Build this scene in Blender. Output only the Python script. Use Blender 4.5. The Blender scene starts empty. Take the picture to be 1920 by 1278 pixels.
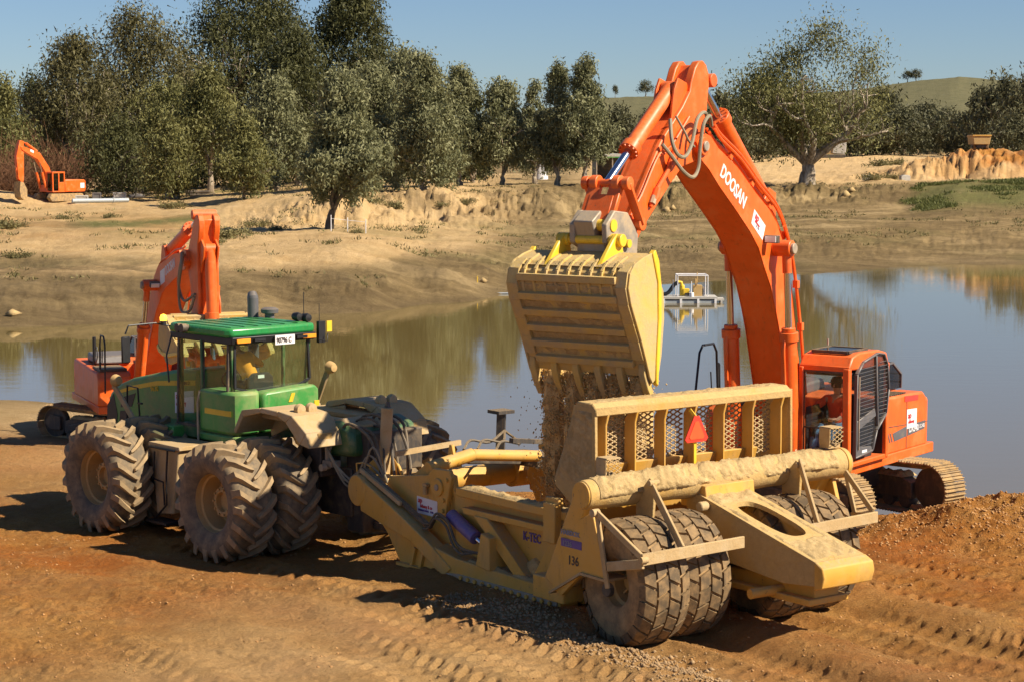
import bpy, math, random
import numpy as np
from mathutils import Vector, Matrix, Euler
R = math.radians
rng = np.random.default_rng(7)
random.seed(7)
scene = bpy.context.scene
COL = scene.collection

# ------------------------------------------------------------------ camera
cam_d = bpy.data.cameras.new("camera")
cam = bpy.data.objects.new("camera", cam_d)
COL.objects.link(cam)
cam.location = (0, 0, 7.0)
cam.rotation_euler = (R(90) - math.atan(359 / 3800), 0, 0)
cam_d.sensor_width = 36
cam_d.lens = 36 * 3800 / 1920
cam_d.clip_start = 0.5
cam_d.clip_end = 6000
scene.camera = cam

# ------------------------------------------------------------------ sky and sun
SUN_DIR = Vector((0.70, -0.275, 0.66)).normalized()
world = bpy.data.worlds.new("World")
scene.world = world
world.use_nodes = True
wn = world.node_tree
sky = wn.nodes.new("ShaderNodeTexSky")
sky.sky_type = 'NISHITA'
sky.sun_disc = False
sky.sun_elevation = math.asin(SUN_DIR.z)
sky.sun_rotation = math.atan2(SUN_DIR.x, SUN_DIR.y)
sky.air_density = 1.0
sky.dust_density = 0.3
sky.altitude = 900
sky.ozone_density = 2.2
bg = wn.nodes["Background"]
bg.inputs[1].default_value = 0.046
tintn = wn.nodes.new("ShaderNodeMix"); tintn.data_type = 'RGBA'; tintn.blend_type = 'MULTIPLY'; tintn.inputs[0].default_value = 1.0
tintn.inputs[7].default_value = (0.80, 0.93, 1.16, 1)
wn.links.new(sky.outputs[0], tintn.inputs[6]); wn.links.new(tintn.outputs[2], bg.inputs[0])
sun_d = bpy.data.lights.new("sun", 'SUN')
sun_d.energy = 5.0
sun_d.angle = R(0.53)
sun_d.color = (1.0, 0.88, 0.70)
sun = bpy.data.objects.new("sun", sun_d)
COL.objects.link(sun)
sun.rotation_euler = SUN_DIR.to_track_quat('Z', 'Y').to_euler()
sun.location = (60, -20, 60)
scene.view_settings.view_transform = 'Standard'
scene.view_settings.look = 'None'
scene.view_settings.exposure = 0.80
scene.view_settings.gamma = 1
scene.cycles.max_bounces = 6
scene.cycles.transparent_max_bounces = 12
scene.cycles.use_denoising = True

# ------------------------------------------------------------------ materials
def nodes(m):
    m.use_nodes = True
    nt = m.node_tree
    return nt, nt.nodes["Principled BSDF"]

def nd(nt, t, **kw):
    n = nt.nodes.new(t)
    for k, v in kw.items():
        if k == 'op': n.operation = v
        elif hasattr(n, k): setattr(n, k, v)
    return n

def noise(nt, co, scale, detail=4, rough=0.6, stretch=None):
    if stretch is not None:
        mp = nt.nodes.new("ShaderNodeMapping")
        mp.inputs["Scale"].default_value = stretch
        nt.links.new(co, mp.inputs[0]); co = mp.outputs[0]
    n = nt.nodes.new("ShaderNodeTexNoise")
    n.inputs["Scale"].default_value = scale
    n.inputs["Detail"].default_value = detail
    n.inputs["Roughness"].default_value = rough
    nt.links.new(co, n.inputs["Vector"])
    return n.outputs["Fac"]

def ramp(nt, fac, a, b, lo=0.0, hi=1.0):
    n = nt.nodes.new("ShaderNodeMapRange")
    n.inputs["From Min"].default_value = a
    n.inputs["From Max"].default_value = b
    n.inputs["To Min"].default_value = lo
    n.inputs["To Max"].default_value = hi
    nt.links.new(fac, n.inputs["Value"])
    return n.outputs[0]

def mth(nt, op, a, b=None):
    n = nt.nodes.new("ShaderNodeMath"); n.operation = op
    for i, v in enumerate((a, b)):
        if v is None: continue
        if isinstance(v, (int, float)): n.inputs[i].default_value = v
        else: nt.links.new(v, n.inputs[i])
    return n.outputs[0]

def mix(nt, fac, a, b):
    n = nt.nodes.new("ShaderNodeMix"); n.data_type = 'RGBA'
    if isinstance(fac, (int, float)): n.inputs[0].default_value = fac
    else: nt.links.new(fac, n.inputs[0])
    for i, v in ((6, a), (7, b)):
        if isinstance(v, (tuple, list)): n.inputs[i].default_value = (*v[:3], 1)
        else: nt.links.new(v, n.inputs[i])
    return n.outputs[2]

def bump(nt, bsdf, h, strength, dist):
    b = nt.nodes.new("ShaderNodeBump")
    b.inputs["Strength"].default_value = strength
    b.inputs["Distance"].default_value = dist
    nt.links.new(h, b.inputs["Height"])
    nt.links.new(b.outputs[0], bsdf.inputs["Normal"])

DUST = (0.45, 0.31, 0.145)
def paint(name, col, dust=0.3, up=0.5, rough=0.45, dustcol=DUST, metal=0.0, scale=3.0, bmp=0.15, streak=0.5):
    """painted or bare metal carrying dust: patches, runs and a layer on upward faces"""
    m = bpy.data.materials.new(name)
    nt, p = nodes(m)
    tc = nt.nodes.new("ShaderNodeTexCoord").outputs["Object"]
    geo = nt.nodes.new("ShaderNodeNewGeometry")
    sep = nt.nodes.new("ShaderNodeSeparateXYZ")
    nt.links.new(geo.outputs["Normal"], sep.inputs[0])
    n1 = noise(nt, tc, scale, 7, 0.65)
    n2 = noise(nt, tc, scale * 9, 5, 0.7)
    n3 = noise(nt, tc, scale * 2.2, 4, 0.6, stretch=(3.0, 3.0, 0.35))
    a = ramp(nt, n1, 0.62 - dust * 0.5, 0.80 - dust * 0.35)
    u = mth(nt, 'MULTIPLY', ramp(nt, sep.outputs[2], 0.25, 0.8), up)
    u = mth(nt, 'MULTIPLY', u, ramp(nt, n2, 0.25, 0.62))
    s = mth(nt, 'MULTIPLY', ramp(nt, n3, 0.5, 0.75), dust * streak)
    f = mth(nt, 'MAXIMUM', mth(nt, 'MULTIPLY', a, min(0.95, dust * 1.3)), u)
    f = mth(nt, 'MAXIMUM', f, s)
    f = mth(nt, 'ADD', f, mth(nt, 'MULTIPLY', n2, dust * 0.35))
    nf = nt.nodes.new("ShaderNodeClamp"); nt.links.new(f, nf.inputs[0]); f = nf.outputs[0]
    c0 = mix(nt, ramp(nt, n1, 0.3, 0.7), tuple(x * 0.86 for x in col), tuple(min(1, x * 1.1) for x in col))
    n4 = noise(nt, tc, scale * 1.7, 5, 0.7, stretch=(2.2, 2.2, 0.5)); n5 = noise(nt, tc, scale * 12, 4, 0.65)
    c0 = mix(nt, ramp(nt, n4, 0.55, 0.78, 0, 0.55), c0, tuple(x * 0.38 for x in col))
    chip = mth(nt, 'MULTIPLY', ramp(nt, n5, 0.64, 0.67), ramp(nt, n4, 0.5, 0.58))
    c0 = mix(nt, chip, c0, (0.16, 0.085, 0.045))
    dc = mix(nt, n2, tuple(x * 0.72 for x in dustcol), tuple(min(1, x * 1.2) for x in dustcol))
    nt.links.new(mix(nt, f, c0, dc), p.inputs["Base Color"])
    nt.links.new(ramp(nt, f, 0, 0.8, rough, 0.92), p.inputs["Roughness"])
    if metal:
        nt.links.new(ramp(nt, f, 0, 0.6, metal, 0.0), p.inputs["Metallic"])
    bump(nt, p, mth(nt, 'MULTIPLY', n2, f), bmp, 0.02)
    return m

def plain(name, col, rough=0.8, metal=0.0, scale=6.0, var=0.25, bmp=0.2, dist=0.02):
    m = bpy.data.materials.new(name)
    nt, p = nodes(m)
    tc = nt.nodes.new("ShaderNodeTexCoord").outputs["Object"]
    n1 = noise(nt, tc, scale, 6, 0.65)
    c = mix(nt, ramp(nt, n1, 0.3, 0.7), tuple(x * (1 - var) for x in col), tuple(min(1, x * (1 + var)) for x in col))
    nt.links.new(c, p.inputs["Base Color"])
    p.inputs["Roughness"].default_value = rough
    p.inputs["Metallic"].default_value = metal
    if bmp: bump(nt, p, n1, bmp, dist)
    return m

M = {}
M['orange'] = paint('orange_paint', (0.80, 0.115, 0.006), dust=0.24, up=0.22, rough=0.36, scale=2.2)
M['orange_dusty'] = paint('orange_paint_dusty', (0.80, 0.115, 0.015), dust=0.3, up=0.4, rough=0.45)
M['yellow'] = paint('scraper_yellow', (0.66, 0.35, 0.045), dust=0.36, up=0.85, rough=0.5, scale=1.6, bmp=0.3)
M['yellow_mud'] = paint('scraper_yellow_caked', (0.62, 0.34, 0.05), dust=0.8, up=1.0, rough=0.6, scale=1.4, dustcol=(0.49, 0.33, 0.13), bmp=0.8)
M['cream'] = paint('dust_covered_steel', (0.55, 0.42, 0.24), dust=0.7, up=0.9, rough=0.7, bmp=0.4)
M['bucket'] = paint('bucket_yellow', (0.66, 0.43, 0.09), dust=0.55, up=0.7, rough=0.5, scale=2.2, dustcol=(0.42, 0.32, 0.18), bmp=0.5)
M['bright_yellow'] = paint('bright_yellow_paint', (0.80, 0.52, 0.03), dust=0.15, up=0.2, rough=0.4)
M['green'] = paint('green_paint', (0.026, 0.27, 0.05), dust=0.38, up=0.35, rough=0.3, scale=1.4)
M['green_roof'] = paint('green_roof_paint', (0.012, 0.24, 0.06), dust=0.10, up=0.12, rough=0.22)
M['green_dark'] = paint('green_dark_paint', (0.012, 0.11, 0.04), dust=0.3, up=0.2, rough=0.3)
M['stripe'] = paint('yellow_stripe', (0.78, 0.50, 0.02), dust=0.2, up=0.2, rough=0.4)
M['fender'] = paint('dusty_fender', (0.50, 0.40, 0.27), dust=0.7, up=0.9, rough=0.75)
M['rim_yellow'] = paint('rim_yellow', (0.56, 0.36, 0.04), dust=0.35, up=0.3, rough=0.45)
M['rim_tan'] = paint('rim_tan', (0.50, 0.31, 0.10), dust=0.5, up=0.4, rough=0.6)
M['dark'] = paint('dark_steel', (0.035, 0.034, 0.036), dust=0.25, up=0.5, rough=0.5)
M['grey'] = paint('grey_paint', (0.10, 0.10, 0.11), dust=0.15, up=0.2, rough=0.4)
M['steel'] = paint('worn_steel', (0.33, 0.30, 0.26), dust=0.45, up=0.5, rough=0.45, metal=0.5)
M['chrome'] = plain('chrome_rod', (0.62, 0.62, 0.66), 0.16, 1.0, var=0.03, bmp=0)
M['blue_steel'] = paint('violet_cylinder', (0.10, 0.07, 0.30), dust=0.35, up=0.4, rough=0.4)
M['track'] = paint('track_steel', (0.14, 0.11, 0.08), dust=0.6, up=0.95, rough=0.7, dustcol=(0.48, 0.31, 0.13), scale=4, bmp=0.8)
M['hose'] = paint('hose_rubber', (0.05, 0.045, 0.04), dust=0.3, up=0.5, rough=0.6)
M['hose_grey'] = paint('braided_hose', (0.22, 0.20, 0.14), dust=0.3, up=0.3, rough=0.5)
M['black'] = plain('black_plastic', (0.012, 0.012, 0.014), 0.5, var=0.3, bmp=0.05)
M['white'] = plain('white_sticker', (0.74, 0.72, 0.72), 0.5, var=0.05, bmp=0)
M['red_print'] = plain('red_print', (0.55, 0.04, 0.04), 0.5, var=0.1, bmp=0)
M['grey_print'] = plain('grey_print', (0.25, 0.25, 0.30), 0.6, var=0.1, bmp=0)
M['dark_print'] = plain('dark_print', (0.07, 0.05, 0.04), 0.6, var=0.1, bmp=0)
M['violet_print'] = plain('violet_print', (0.12, 0.07, 0.25), 0.6, var=0.2, bmp=0)
M['amber'] = plain('amber_lens', (0.85, 0.30, 0.03), 0.2, var=0.1, bmp=0)
M['red_lens'] = plain('red_reflector', (0.70, 0.05, 0.03), 0.3, var=0.1, bmp=0)
M['concrete'] = plain('concrete', (0.42, 0.40, 0.36), 0.9, scale=3, var=0.15)
M['pipe'] = plain('pvc_pipe', (0.34, 0.37, 0.38), 0.4, scale=2, var=0.1, bmp=0)
M['skin'] = plain('skin', (0.50, 0.27, 0.17), 0.6, var=0.08, bmp=0)
M['hair'] = plain('dark_hair', (0.06, 0.035, 0.02), 0.8, scale=40, var=0.4)
M['shirt'] = plain('orange_shirt', (0.85, 0.32, 0.03), 0.85, scale=12, var=0.1, dist=0.01)
M['shirt_red'] = plain('red_orange_shirt', (0.85, 0.09, 0.03), 0.85, scale=12, var=0.12, dist=0.01)
M['denim'] = plain('blue_denim', (0.10, 0.20, 0.32), 0.9, scale=12, var=0.2)
M['cloth_dark'] = plain('dark_cloth', (0.02, 0.025, 0.04), 0.9, var=0.2)
M['seat'] = plain('seat_fabric', (0.02, 0.02, 0.022), 0.8, var=0.3)

def rubber(name, base, dusty, amt):
    m = bpy.data.materials.new(name)
    nt, p = nodes(m)
    tc = nt.nodes.new("ShaderNodeTexCoord").outputs["Object"]
    at = nt.nodes.new("ShaderNodeAttribute"); at.attribute_name = "lug"
    n1 = noise(nt, tc, 5, 6, 0.7); n2 = noise(nt, tc, 40, 3, 0.6)
    f = ramp(nt, n1, 0.62 - amt * 0.5, 0.85 - amt * 0.4)
    f = mth(nt, 'MULTIPLY', f, amt + 0.2)
    f = mth(nt, 'ADD', f, mth(nt, 'MULTIPLY', at.outputs["Fac"], 0.55))
    cl = nt.nodes.new("ShaderNodeClamp"); nt.links.new(f, cl.inputs[0])
    nt.links.new(mix(nt, cl.outputs[0], base, dusty), p.inputs["Base Color"])
    p.inputs["Roughness"].default_value = 0.85
    bump(nt, p, n2, 0.25, 0.006)
    return m
M['rubber_tractor'] = rubber('tractor_tyre_rubber', (0.105, 0.085, 0.06), (0.34, 0.235, 0.12), 0.45)
M['rubber_scraper'] = rubber('scraper_tyre_rubber', (0.105, 0.072, 0.038), (0.42, 0.26, 0.11), 0.42)

def glass(name, tint, t=0.8, rough=0.03, dust=0.15):
    m = bpy.data.materials.new(name); m.use_nodes = True
    nt = m.node_tree
    out = nt.nodes["Material Output"]; p = nt.nodes["Principled BSDF"]
    nt.nodes.remove(p)
    tr = nt.nodes.new("ShaderNodeBsdfTransparent"); tr.inputs[0].default_value = (*tint, 1)
    gl = nt.nodes.new("ShaderNodeBsdfGlossy"); gl.inputs["Roughness"].default_value = rough
    lw = nt.nodes.new("ShaderNodeLayerWeight"); lw.inputs[0].default_value = .5
    frs = mth(nt, 'ADD', mth(nt, 'MULTIPLY', mth(nt, 'POWER', lw.outputs["Facing"], 4.0), .6), .035)
    df = nt.nodes.new("ShaderNodeBsdfDiffuse"); df.inputs[0].default_value = (*DUST, 1)
    tc = nt.nodes.new("ShaderNodeTexCoord").outputs["Object"]
    n = noise(nt, tc, 2.5, 6, 0.7)
    d = ramp(nt, n, 0.4, 0.8, dust * 0.3, dust * 1.8)
    m1 = nt.nodes.new("ShaderNodeMixShader"); m2 = nt.nodes.new("ShaderNodeMixShader")
    nt.links.new(frs, m1.inputs[0]); nt.links.new(tr.outputs[0], m1.inputs[1]); nt.links.new(gl.outputs[0], m1.inputs[2])
    nt.links.new(d, m2.inputs[0]); nt.links.new(m1.outputs[0], m2.inputs[1]); nt.links.new(df.outputs[0], m2.inputs[2])
    nt.links.new(m2.outputs[0], out.inputs[0])
    return m
M['glass'] = glass('tinted_glass', (0.93, 0.96, 0.95), dust=0.03)
M['glass_green'] = glass('green_tinted_glass', (0.88, 0.95, 0.90), dust=0.035)
M['glass_door'] = glass('door_glass', (0.72, 0.74, 0.76), dust=0.02)
M['glass_dark'] = glass('dark_glass', (0.22, 0.24, 0.28), dust=0.04)
m = bpy.data.materials.new('lit_beacon'); nt, p = nodes(m)
p.inputs["Base Color"].default_value = (0.9, 0.35, 0.02, 1)
p.inputs["Emission Color"].default_value = (1.0, 0.42, 0.03, 1); p.inputs["Emission Strength"].default_value = 3.0
M['beacon'] = m

def soilmat(name, a, b, scale=9, rough=0.95, bmp=0.8, dist=0.04):
    m = bpy.data.materials.new(name); nt, p = nodes(m)
    tc = nt.nodes.new("ShaderNodeTexCoord").outputs["Object"]
    n1 = noise(nt, tc, scale, 8, 0.7); n2 = noise(nt, tc, scale * 0.2, 4, 0.6)
    c = mix(nt, ramp(nt, n1, 0.3, 0.7), a, b)
    c = mix(nt, ramp(nt, n2, 0.35, 0.7, 0, 0.45), c, tuple(x * 0.6 for x in a))
    nt.links.new(c, p.inputs["Base Color"]); p.inputs["Roughness"].default_value = rough
    bump(nt, p, n1, bmp, dist)
    return m
M['soil'] = soilmat('loose_soil', (0.46, 0.29, 0.10), (0.72, 0.48, 0.20), 14)
M['falling'] = soilmat('falling_soil', (0.60, 0.38, 0.13), (0.80, 0.56, 0.25), 20)  # paler copy of the loose soil; sunlight on the streams put into its colour
M['crust'] = soilmat('caked_dirt', (0.36, 0.24, 0.095), (0.58, 0.42, 0.20), 11)
M['gravel'] = soilmat('grey_gravel', (0.28, 0.17, 0.08), (0.48, 0.32, 0.16), 5)
M['clod'] = soilmat('earth_clods', (0.34, 0.17, 0.06), (0.55, 0.31, 0.12), 5)

# ------------------------------------------------------------------ mesh helpers
def tag(o, label=None, cat=None, group=None, kind=None):
    if label: o['label'] = label
    if cat: o['category'] = cat
    if group: o['group'] = group
    if kind: o['kind'] = kind
    return o

def empty(name, loc=(0, 0, 0), rz=0.0, label=None, cat=None, group=None, scale=1.0):
    o = bpy.data.objects.new(name, None); COL.objects.link(o)
    o.empty_display_size = 0.3
    o.location = loc; o.rotation_euler = (0, 0, R(rz)); o.scale = (scale,) * 3
    return tag(o, label, cat, group)

def link(name, me, mat=None, parent=None):
    if mat is not None and not me.materials: me.materials.append(mat)
    o = bpy.data.objects.new(name, me); COL.objects.link(o)
    if parent is not None: o.parent = parent
    return o

def finish(me, sharp=32):
    me.validate(clean_customdata=False)
    if len(me.polygons):
        me.polygons.foreach_set("use_smooth", np.ones(len(me.polygons), bool))
        me.set_sharp_from_angle(angle=R(sharp))
    me.update()
    return me

class MB:
    """collects simple solids; build() links them as one mesh object"""
    def __init__(s, T=None):
        s.v = []; s.f = []; s.T = T; s.tag = []; s.cur = 0.0; s.n = 0
    def add(s, pts, faces):
        pts = np.asarray(pts, float).reshape(-1, 3)
        if s.T is not None: pts = s.T(pts)
        s.v.append(pts); n = s.n; s.n += len(pts)
        for f in faces:
            s.f.append([n + i for i in f]); s.tag.append(s.cur)
        return s
    def box(s, c, size, rz=0.0, ry=0.0, rx=0.0):
        x, y, z = [k / 2 for k in size]
        p = np.array([(a * x, b * y, d * z) for a in (-1, 1) for b in (-1, 1) for d in (-1, 1)])
        if rz or ry or rx:
            p = p @ np.array(Euler((R(rx), R(ry), R(rz))).to_matrix()).T
        return s.add(p + np.array(c), [(0, 1, 3, 2), (4, 6, 7, 5), (0, 4, 5, 1), (2, 3, 7, 6), (0, 2, 6, 4), (1, 5, 7, 3)])
    def b2(s, lo, hi):
        lo = np.array(lo, float); hi = np.array(hi, float)
        return s.box((lo + hi) / 2, hi - lo)
    def prism(s, poly, a, b, axis='y'):
        n = len(poly); ar = sum(poly[i][0] * poly[(i + 1) % n][1] - poly[(i + 1) % n][0] * poly[i][1] for i in range(n))
        if ar < 0: poly = poly[::-1]
        def P(q, t):
            return {'y': (q[0], t, q[1]), 'x': (t, q[0], q[1]), 'z': (q[0], q[1], t)}[axis]
        pts = [P(q, a) for q in poly] + [P(q, b) for q in poly]
        fs = [tuple(range(n)), tuple(range(2 * n - 1, n - 1, -1))] + [(i, i + n, (i + 1) % n + n, (i + 1) % n) for i in range(n)]
        return s.add(pts, fs)
    def beam(s, p, q, w, h, up=(0, 0, 1)):
        p = np.array(p, float); q = np.array(q, float); d = q - p; L = np.linalg.norm(d); d = d / L
        u = np.array(up, float); r = np.cross(d, u)
        if np.linalg.norm(r) < 1e-4: r = np.cross(d, (1, 0, 0))
        r /= np.linalg.norm(r); u = np.cross(r, d)
        pts = [e + r * a * w / 2 + u * b * h / 2 for e in (p, q) for a, b in ((-1, -1), (1, -1), (1, 1), (-1, 1))]
        return s.add(pts, [(0, 1, 2, 3), (7, 6, 5, 4), (0, 4, 5, 1), (1, 5, 6, 2), (2, 6, 7, 3), (3, 7, 4, 0)])
    def tube(s, pts, r, n=8, cap=True):
        pts = [np.array(p, float) for p in pts]; rings = []; k = len(pts)
        rr = r if isinstance(r, (list, tuple, np.ndarray)) else [r] * k
        prev = None
        for i, p in enumerate(pts):
            d = pts[min(i + 1, k - 1)] - pts[max(i - 1, 0)]; d = d / (np.linalg.norm(d) + 1e-9)
            if prev is None:
                a = np.cross(d, (0, 0, 1.0))
                if np.linalg.norm(a) < 1e-3: a = np.cross(d, (1.0, 0, 0))
            else: a = prev - d * np.dot(prev, d)
            a = a / np.linalg.norm(a); prev = a; b = np.cross(d, a)
            rings += [p + rr[i] * (math.cos(t) * a + math.sin(t) * b) for t in np.linspace(0, 2 * math.pi, n, endpoint=False)]
        fs = []
        for i in range(k - 1):
            for j in range(n):
                fs.append((i * n + j, i * n + (j + 1) % n, (i + 1) * n + (j + 1) % n, (i + 1) * n + j))
        if cap: fs += [tuple(range(n - 1, -1, -1)), tuple(range((k - 1) * n, k * n))]
        return s.add(rings, fs)
    def cyl(s, p, q, r, n=16):
        return s.tube([p, q], r, n)
    def lathe(s, prof, c=(0, 0, 0), axis='y', n=32, closed=False):
        """prof: (radius, along)"""
        pts = []; k = len(prof)
        for r, t in prof:
            for a in np.linspace(0, 2 * math.pi, n, endpoint=False):
                x, z = r * math.cos(a), r * math.sin(a)
                q = {'y': (x, t, z), 'z': (x, z, t), 'x': (t, x, z)}[axis]
                pts.append(np.array(q) + np.array(c))
        fs = []
        for i in range(k if closed else k - 1):
            for j in range(n):
                i2 = (i + 1) % k
                fs.append((i * n + j, i2 * n + j, i2 * n + (j + 1) % n, i * n + (j + 1) % n))
        return s.add(pts, fs)
    def mesh(s, name, sharp=32):
        me = bpy.data.meshes.new(name)
        me.from_pydata(np.concatenate(s.v).tolist(), [], s.f)
        if any(s.tag):
            at = me.attributes.new("lug", 'FLOAT', 'FACE')
            at.data.foreach_set("value", np.array(s.tag, np.float32))
        return finish(me, sharp)
    def build(s, name, mat, parent=None, bevel=0.0, sharp=32):
        me = s.mesh(name, sharp)
        o = link(name, me, mat, parent)
        if bevel:
            b = o.modifiers.new("bevel", 'BEVEL'); b.width = bevel; b.segments = 1 if bevel < 0.02 else 2; b.limit_method = 'ANGLE'; b.angle_limit = R(40); b.harden_normals = False
        return o

def curve_pts(ctrl, n=6):
    """Catmull-Rom through control points"""
    c = [np.array(p, float) for p in ctrl]; c = [2 * c[0] - c[1]] + c + [2 * c[-1] - c[-2]]; out = []
    for i in range(1, len(c) - 2):
        for t in np.linspace(0, 1, n, endpoint=False):
            out.append(0.5 * ((2 * c[i]) + (-c[i - 1] + c[i + 1]) * t + (2 * c[i - 1] - 5 * c[i] + 4 * c[i + 1] - c[i + 2]) * t * t + (-c[i - 1] + 3 * c[i] - 3 * c[i + 1] + c[i + 2]) * t ** 3))
    out.append(c[-2]); return out

def text(s, size, mat, parent, origin, xdir, ydir, name='lettering', bold=0.0, align='LEFT', sx=1.0):
    cu = bpy.data.curves.new(name, 'FONT'); cu.body = s; cu.size = size; cu.extrude = 0.004; cu.offset = bold; cu.align_x = align
    cu.resolution_u = 3
    cu.materials.append(mat)
    o = bpy.data.objects.new(name, cu); COL.objects.link(o); o.parent = parent
    x = Vector(xdir).normalized(); y = Vector(ydir); y = (y - x * y.dot(x)).normalized(); z = x.cross(y)
    m = Matrix((x, y, z)).transposed().to_4x4()
    bpy.context.view_layer.update()
    me = bpy.data.meshes.new_from_object(o.evaluated_get(bpy.context.evaluated_depsgraph_get()))
    bpy.data.objects.remove(o); me.name = name
    if not me.materials: me.materials.append(mat)
    o = link(name, me, None, parent)
    o.matrix_local = Matrix.Translation(Vector(origin)) @ m @ Matrix.Scale(sx, 4, (1, 0, 0))
    return o

def copy_tree(o, parent=None, depth=0):
    c = o.copy(); COL.objects.link(c)
    if parent is not None:
        c.parent = parent
        c.matrix_parent_inverse = o.matrix_parent_inverse.copy()
    if depth < 2:
        for ch in list(o.children): copy_tree(ch, c, depth + 1)
    return c
# ------------------------------------------------------------------ terrain
def _h(ix, iy, seed):
    h = (ix.astype(np.int64) * 374761393 + iy.astype(np.int64) * 668265263 + seed * 974711) & 0x7fffffff
    h = ((h ^ (h >> 13)) * 1274126177) & 0x7fffffff
    return ((h ^ (h >> 16)) & 0xffff) / 65535.0

def vn(x, y, seed=0):
    ix = np.floor(x); iy = np.floor(y); fx = x - ix; fy = y - iy
    fx = fx * fx * (3 - 2 * fx); fy = fy * fy * (3 - 2 * fy)
    a = _h(ix, iy, seed); b = _h(ix + 1, iy, seed); c = _h(ix, iy + 1, seed); d = _h(ix + 1, iy + 1, seed)
    return (a + (b - a) * fx) * (1 - fy) + (c + (d - c) * fx) * fy

def fbm(x, y, sc, oct=4, seed=0):
    v = 0; a = 1; t = 0
    for i in range(oct):
        v = v + a * (vn(x * sc + 13.7 * i, y * sc - 7.1 * i, seed + i) - 0.5); t += a; a *= 0.55; sc *= 2.03
    return v / t * 2

PROF = {
 -900: [(-20, 0), (31, 0), (35, -.24), (42, -.3), (48, -.55), (53, -1.1), (64, -1.0), (69, -1.6), (75, -2.6), (90, -2.3), (96, -1.5), (103, -.3), (108, .18), (130, .2), (150, .7), (180, 1.45), (200, 1.3), (300, 1.3), (900, 2)],
 0:    [(-20, 0), (31, 0), (35, -.24), (42, -.3), (48, -.5), (53, -1.0), (60, -.95), (65, -1.05), (69, -1.6), (75, -2.6), (90, -2.3), (97, -1.5), (102, -.5), (108, .18), (130, .2), (143, 1.0), (165, 1.25), (180, 1.5), (190, 1.3), (300, 1.3), (900, 2)],
 300:  [(-20, 0), (31, 0), (35, -.24), (42, -.28), (48, -.5), (53, -1.1), (62, -1.15), (67, -1.7), (75, -2.6), (92, -2.3), (101, -1.5), (106, -.4), (111, .35), (130, .45), (150, .9), (175, 1.5), (196, 1.7), (300, 1.5), (900, 2)],
 460:  [(-20, 0), (31, 0), (35, -.24), (42, -.28), (48, -.6), (54, -1.3), (57, -1.7), (66, -2.6), (92, -2.3), (102.5, -1.5), (107, -.3), (118, .7), (135, .8), (160, 1.2), (178, 2.2), (200, 2.4), (300, 2.2), (900, 3)],
 620:  [(-20, 0), (31, 0), (35, -.24), (42, -.28), (47, -.6), (52, -1.5), (60, -2.6), (96, -2.3), (105, -1.5), (110, -.3), (126, 1.1), (147, 1.1), (158, 1.3), (164, 2.9), (170, 3.1), (300, 2.8), (900, 3)],
 820:  [(-20, 0), (33, 0), (42, -.2), (46, -.8), (49.5, -1.5), (58, -2.6), (100, -2.3), (112, -1.5), (117, -.7), (140, .6), (165, .9), (174, 1.2), (181, 2.9), (300, 2.9), (900, 3)],
 1000: [(-20, 0), (36, 0), (42, -.15), (46, -.9), (49, -1.5), (58, -2.6), (110, -2.3), (123, -1.5), (127, -1.0), (150, .1), (178, .8), (186, 1.2), (194, 3.0), (300, 3.0), (900, 3.5)],
 1250: [(-20, 0), (40, 0), (43, -.5), (46.5, -1.5), (56, -2.6), (118, -2.3), (129, -1.5), (137, -1.0), (160, -.1), (198, .8), (205, 1.0), (213, 3.0), (260, 3.2), (400, 4.5), (560, 5.2), (900, 6)],
 1500: [(-20, 0), (41.5, 0), (43, -.6), (45.5, -1.5), (56, -2.6), (125, -2.3), (139, -1.5), (146, -1.0), (175, .15), (213, 1.1), (224, 2.6), (234, 3.0), (270, 3.4), (400, 5.0), (500, 5.9), (900, 7)],
 1690: [(-20, 0), (38.6, 0), (40.6, -.7), (43, -1.5), (56, -2.6), (130, -2.3), (146, -1.5), (153, -1.1), (178, .35), (210, 1.2), (222, 3.0), (240, 3.4), (270, 4.2), (400, 5.4), (500, 6.2), (900, 8)],
 1800: [(-20, 0), (38.2, 0), (40.2, -.7), (42.5, -1.5), (56, -2.6), (135, -2.3), (150, -1.5), (157, -1.2), (180, .5), (192, 1.3), (203, 2.6), (222, 3.3), (240, 3.6), (400, 5.6), (500, 6.4), (900, 9)],
 2800: [(-20, 0), (38.2, 0), (40.2, -.7), (42.5, -1.5), (56, -2.6), (138, -2.3), (156, -1.5), (163, -1.2), (182, .6), (190, 1.4), (200, 2.7), (222, 3.3), (240, 3.6), (400, 5.6), (500, 6.4), (900, 9)],
}
HILLTOP = ([-2500, 900, 1100, 1230, 1340, 1460, 1600, 1700, 1780, 1860, 1950, 2200, 4000], [18, 24, 42, 44.5, 43, 45, 50, 56, 59, 57, 53, 40, 25])
SA = R(127); SF = np.array([math.cos(SA), math.sin(SA)]); SL = np.array([-SF[1], SF[0]])
PK = sorted(PROF)

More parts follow.
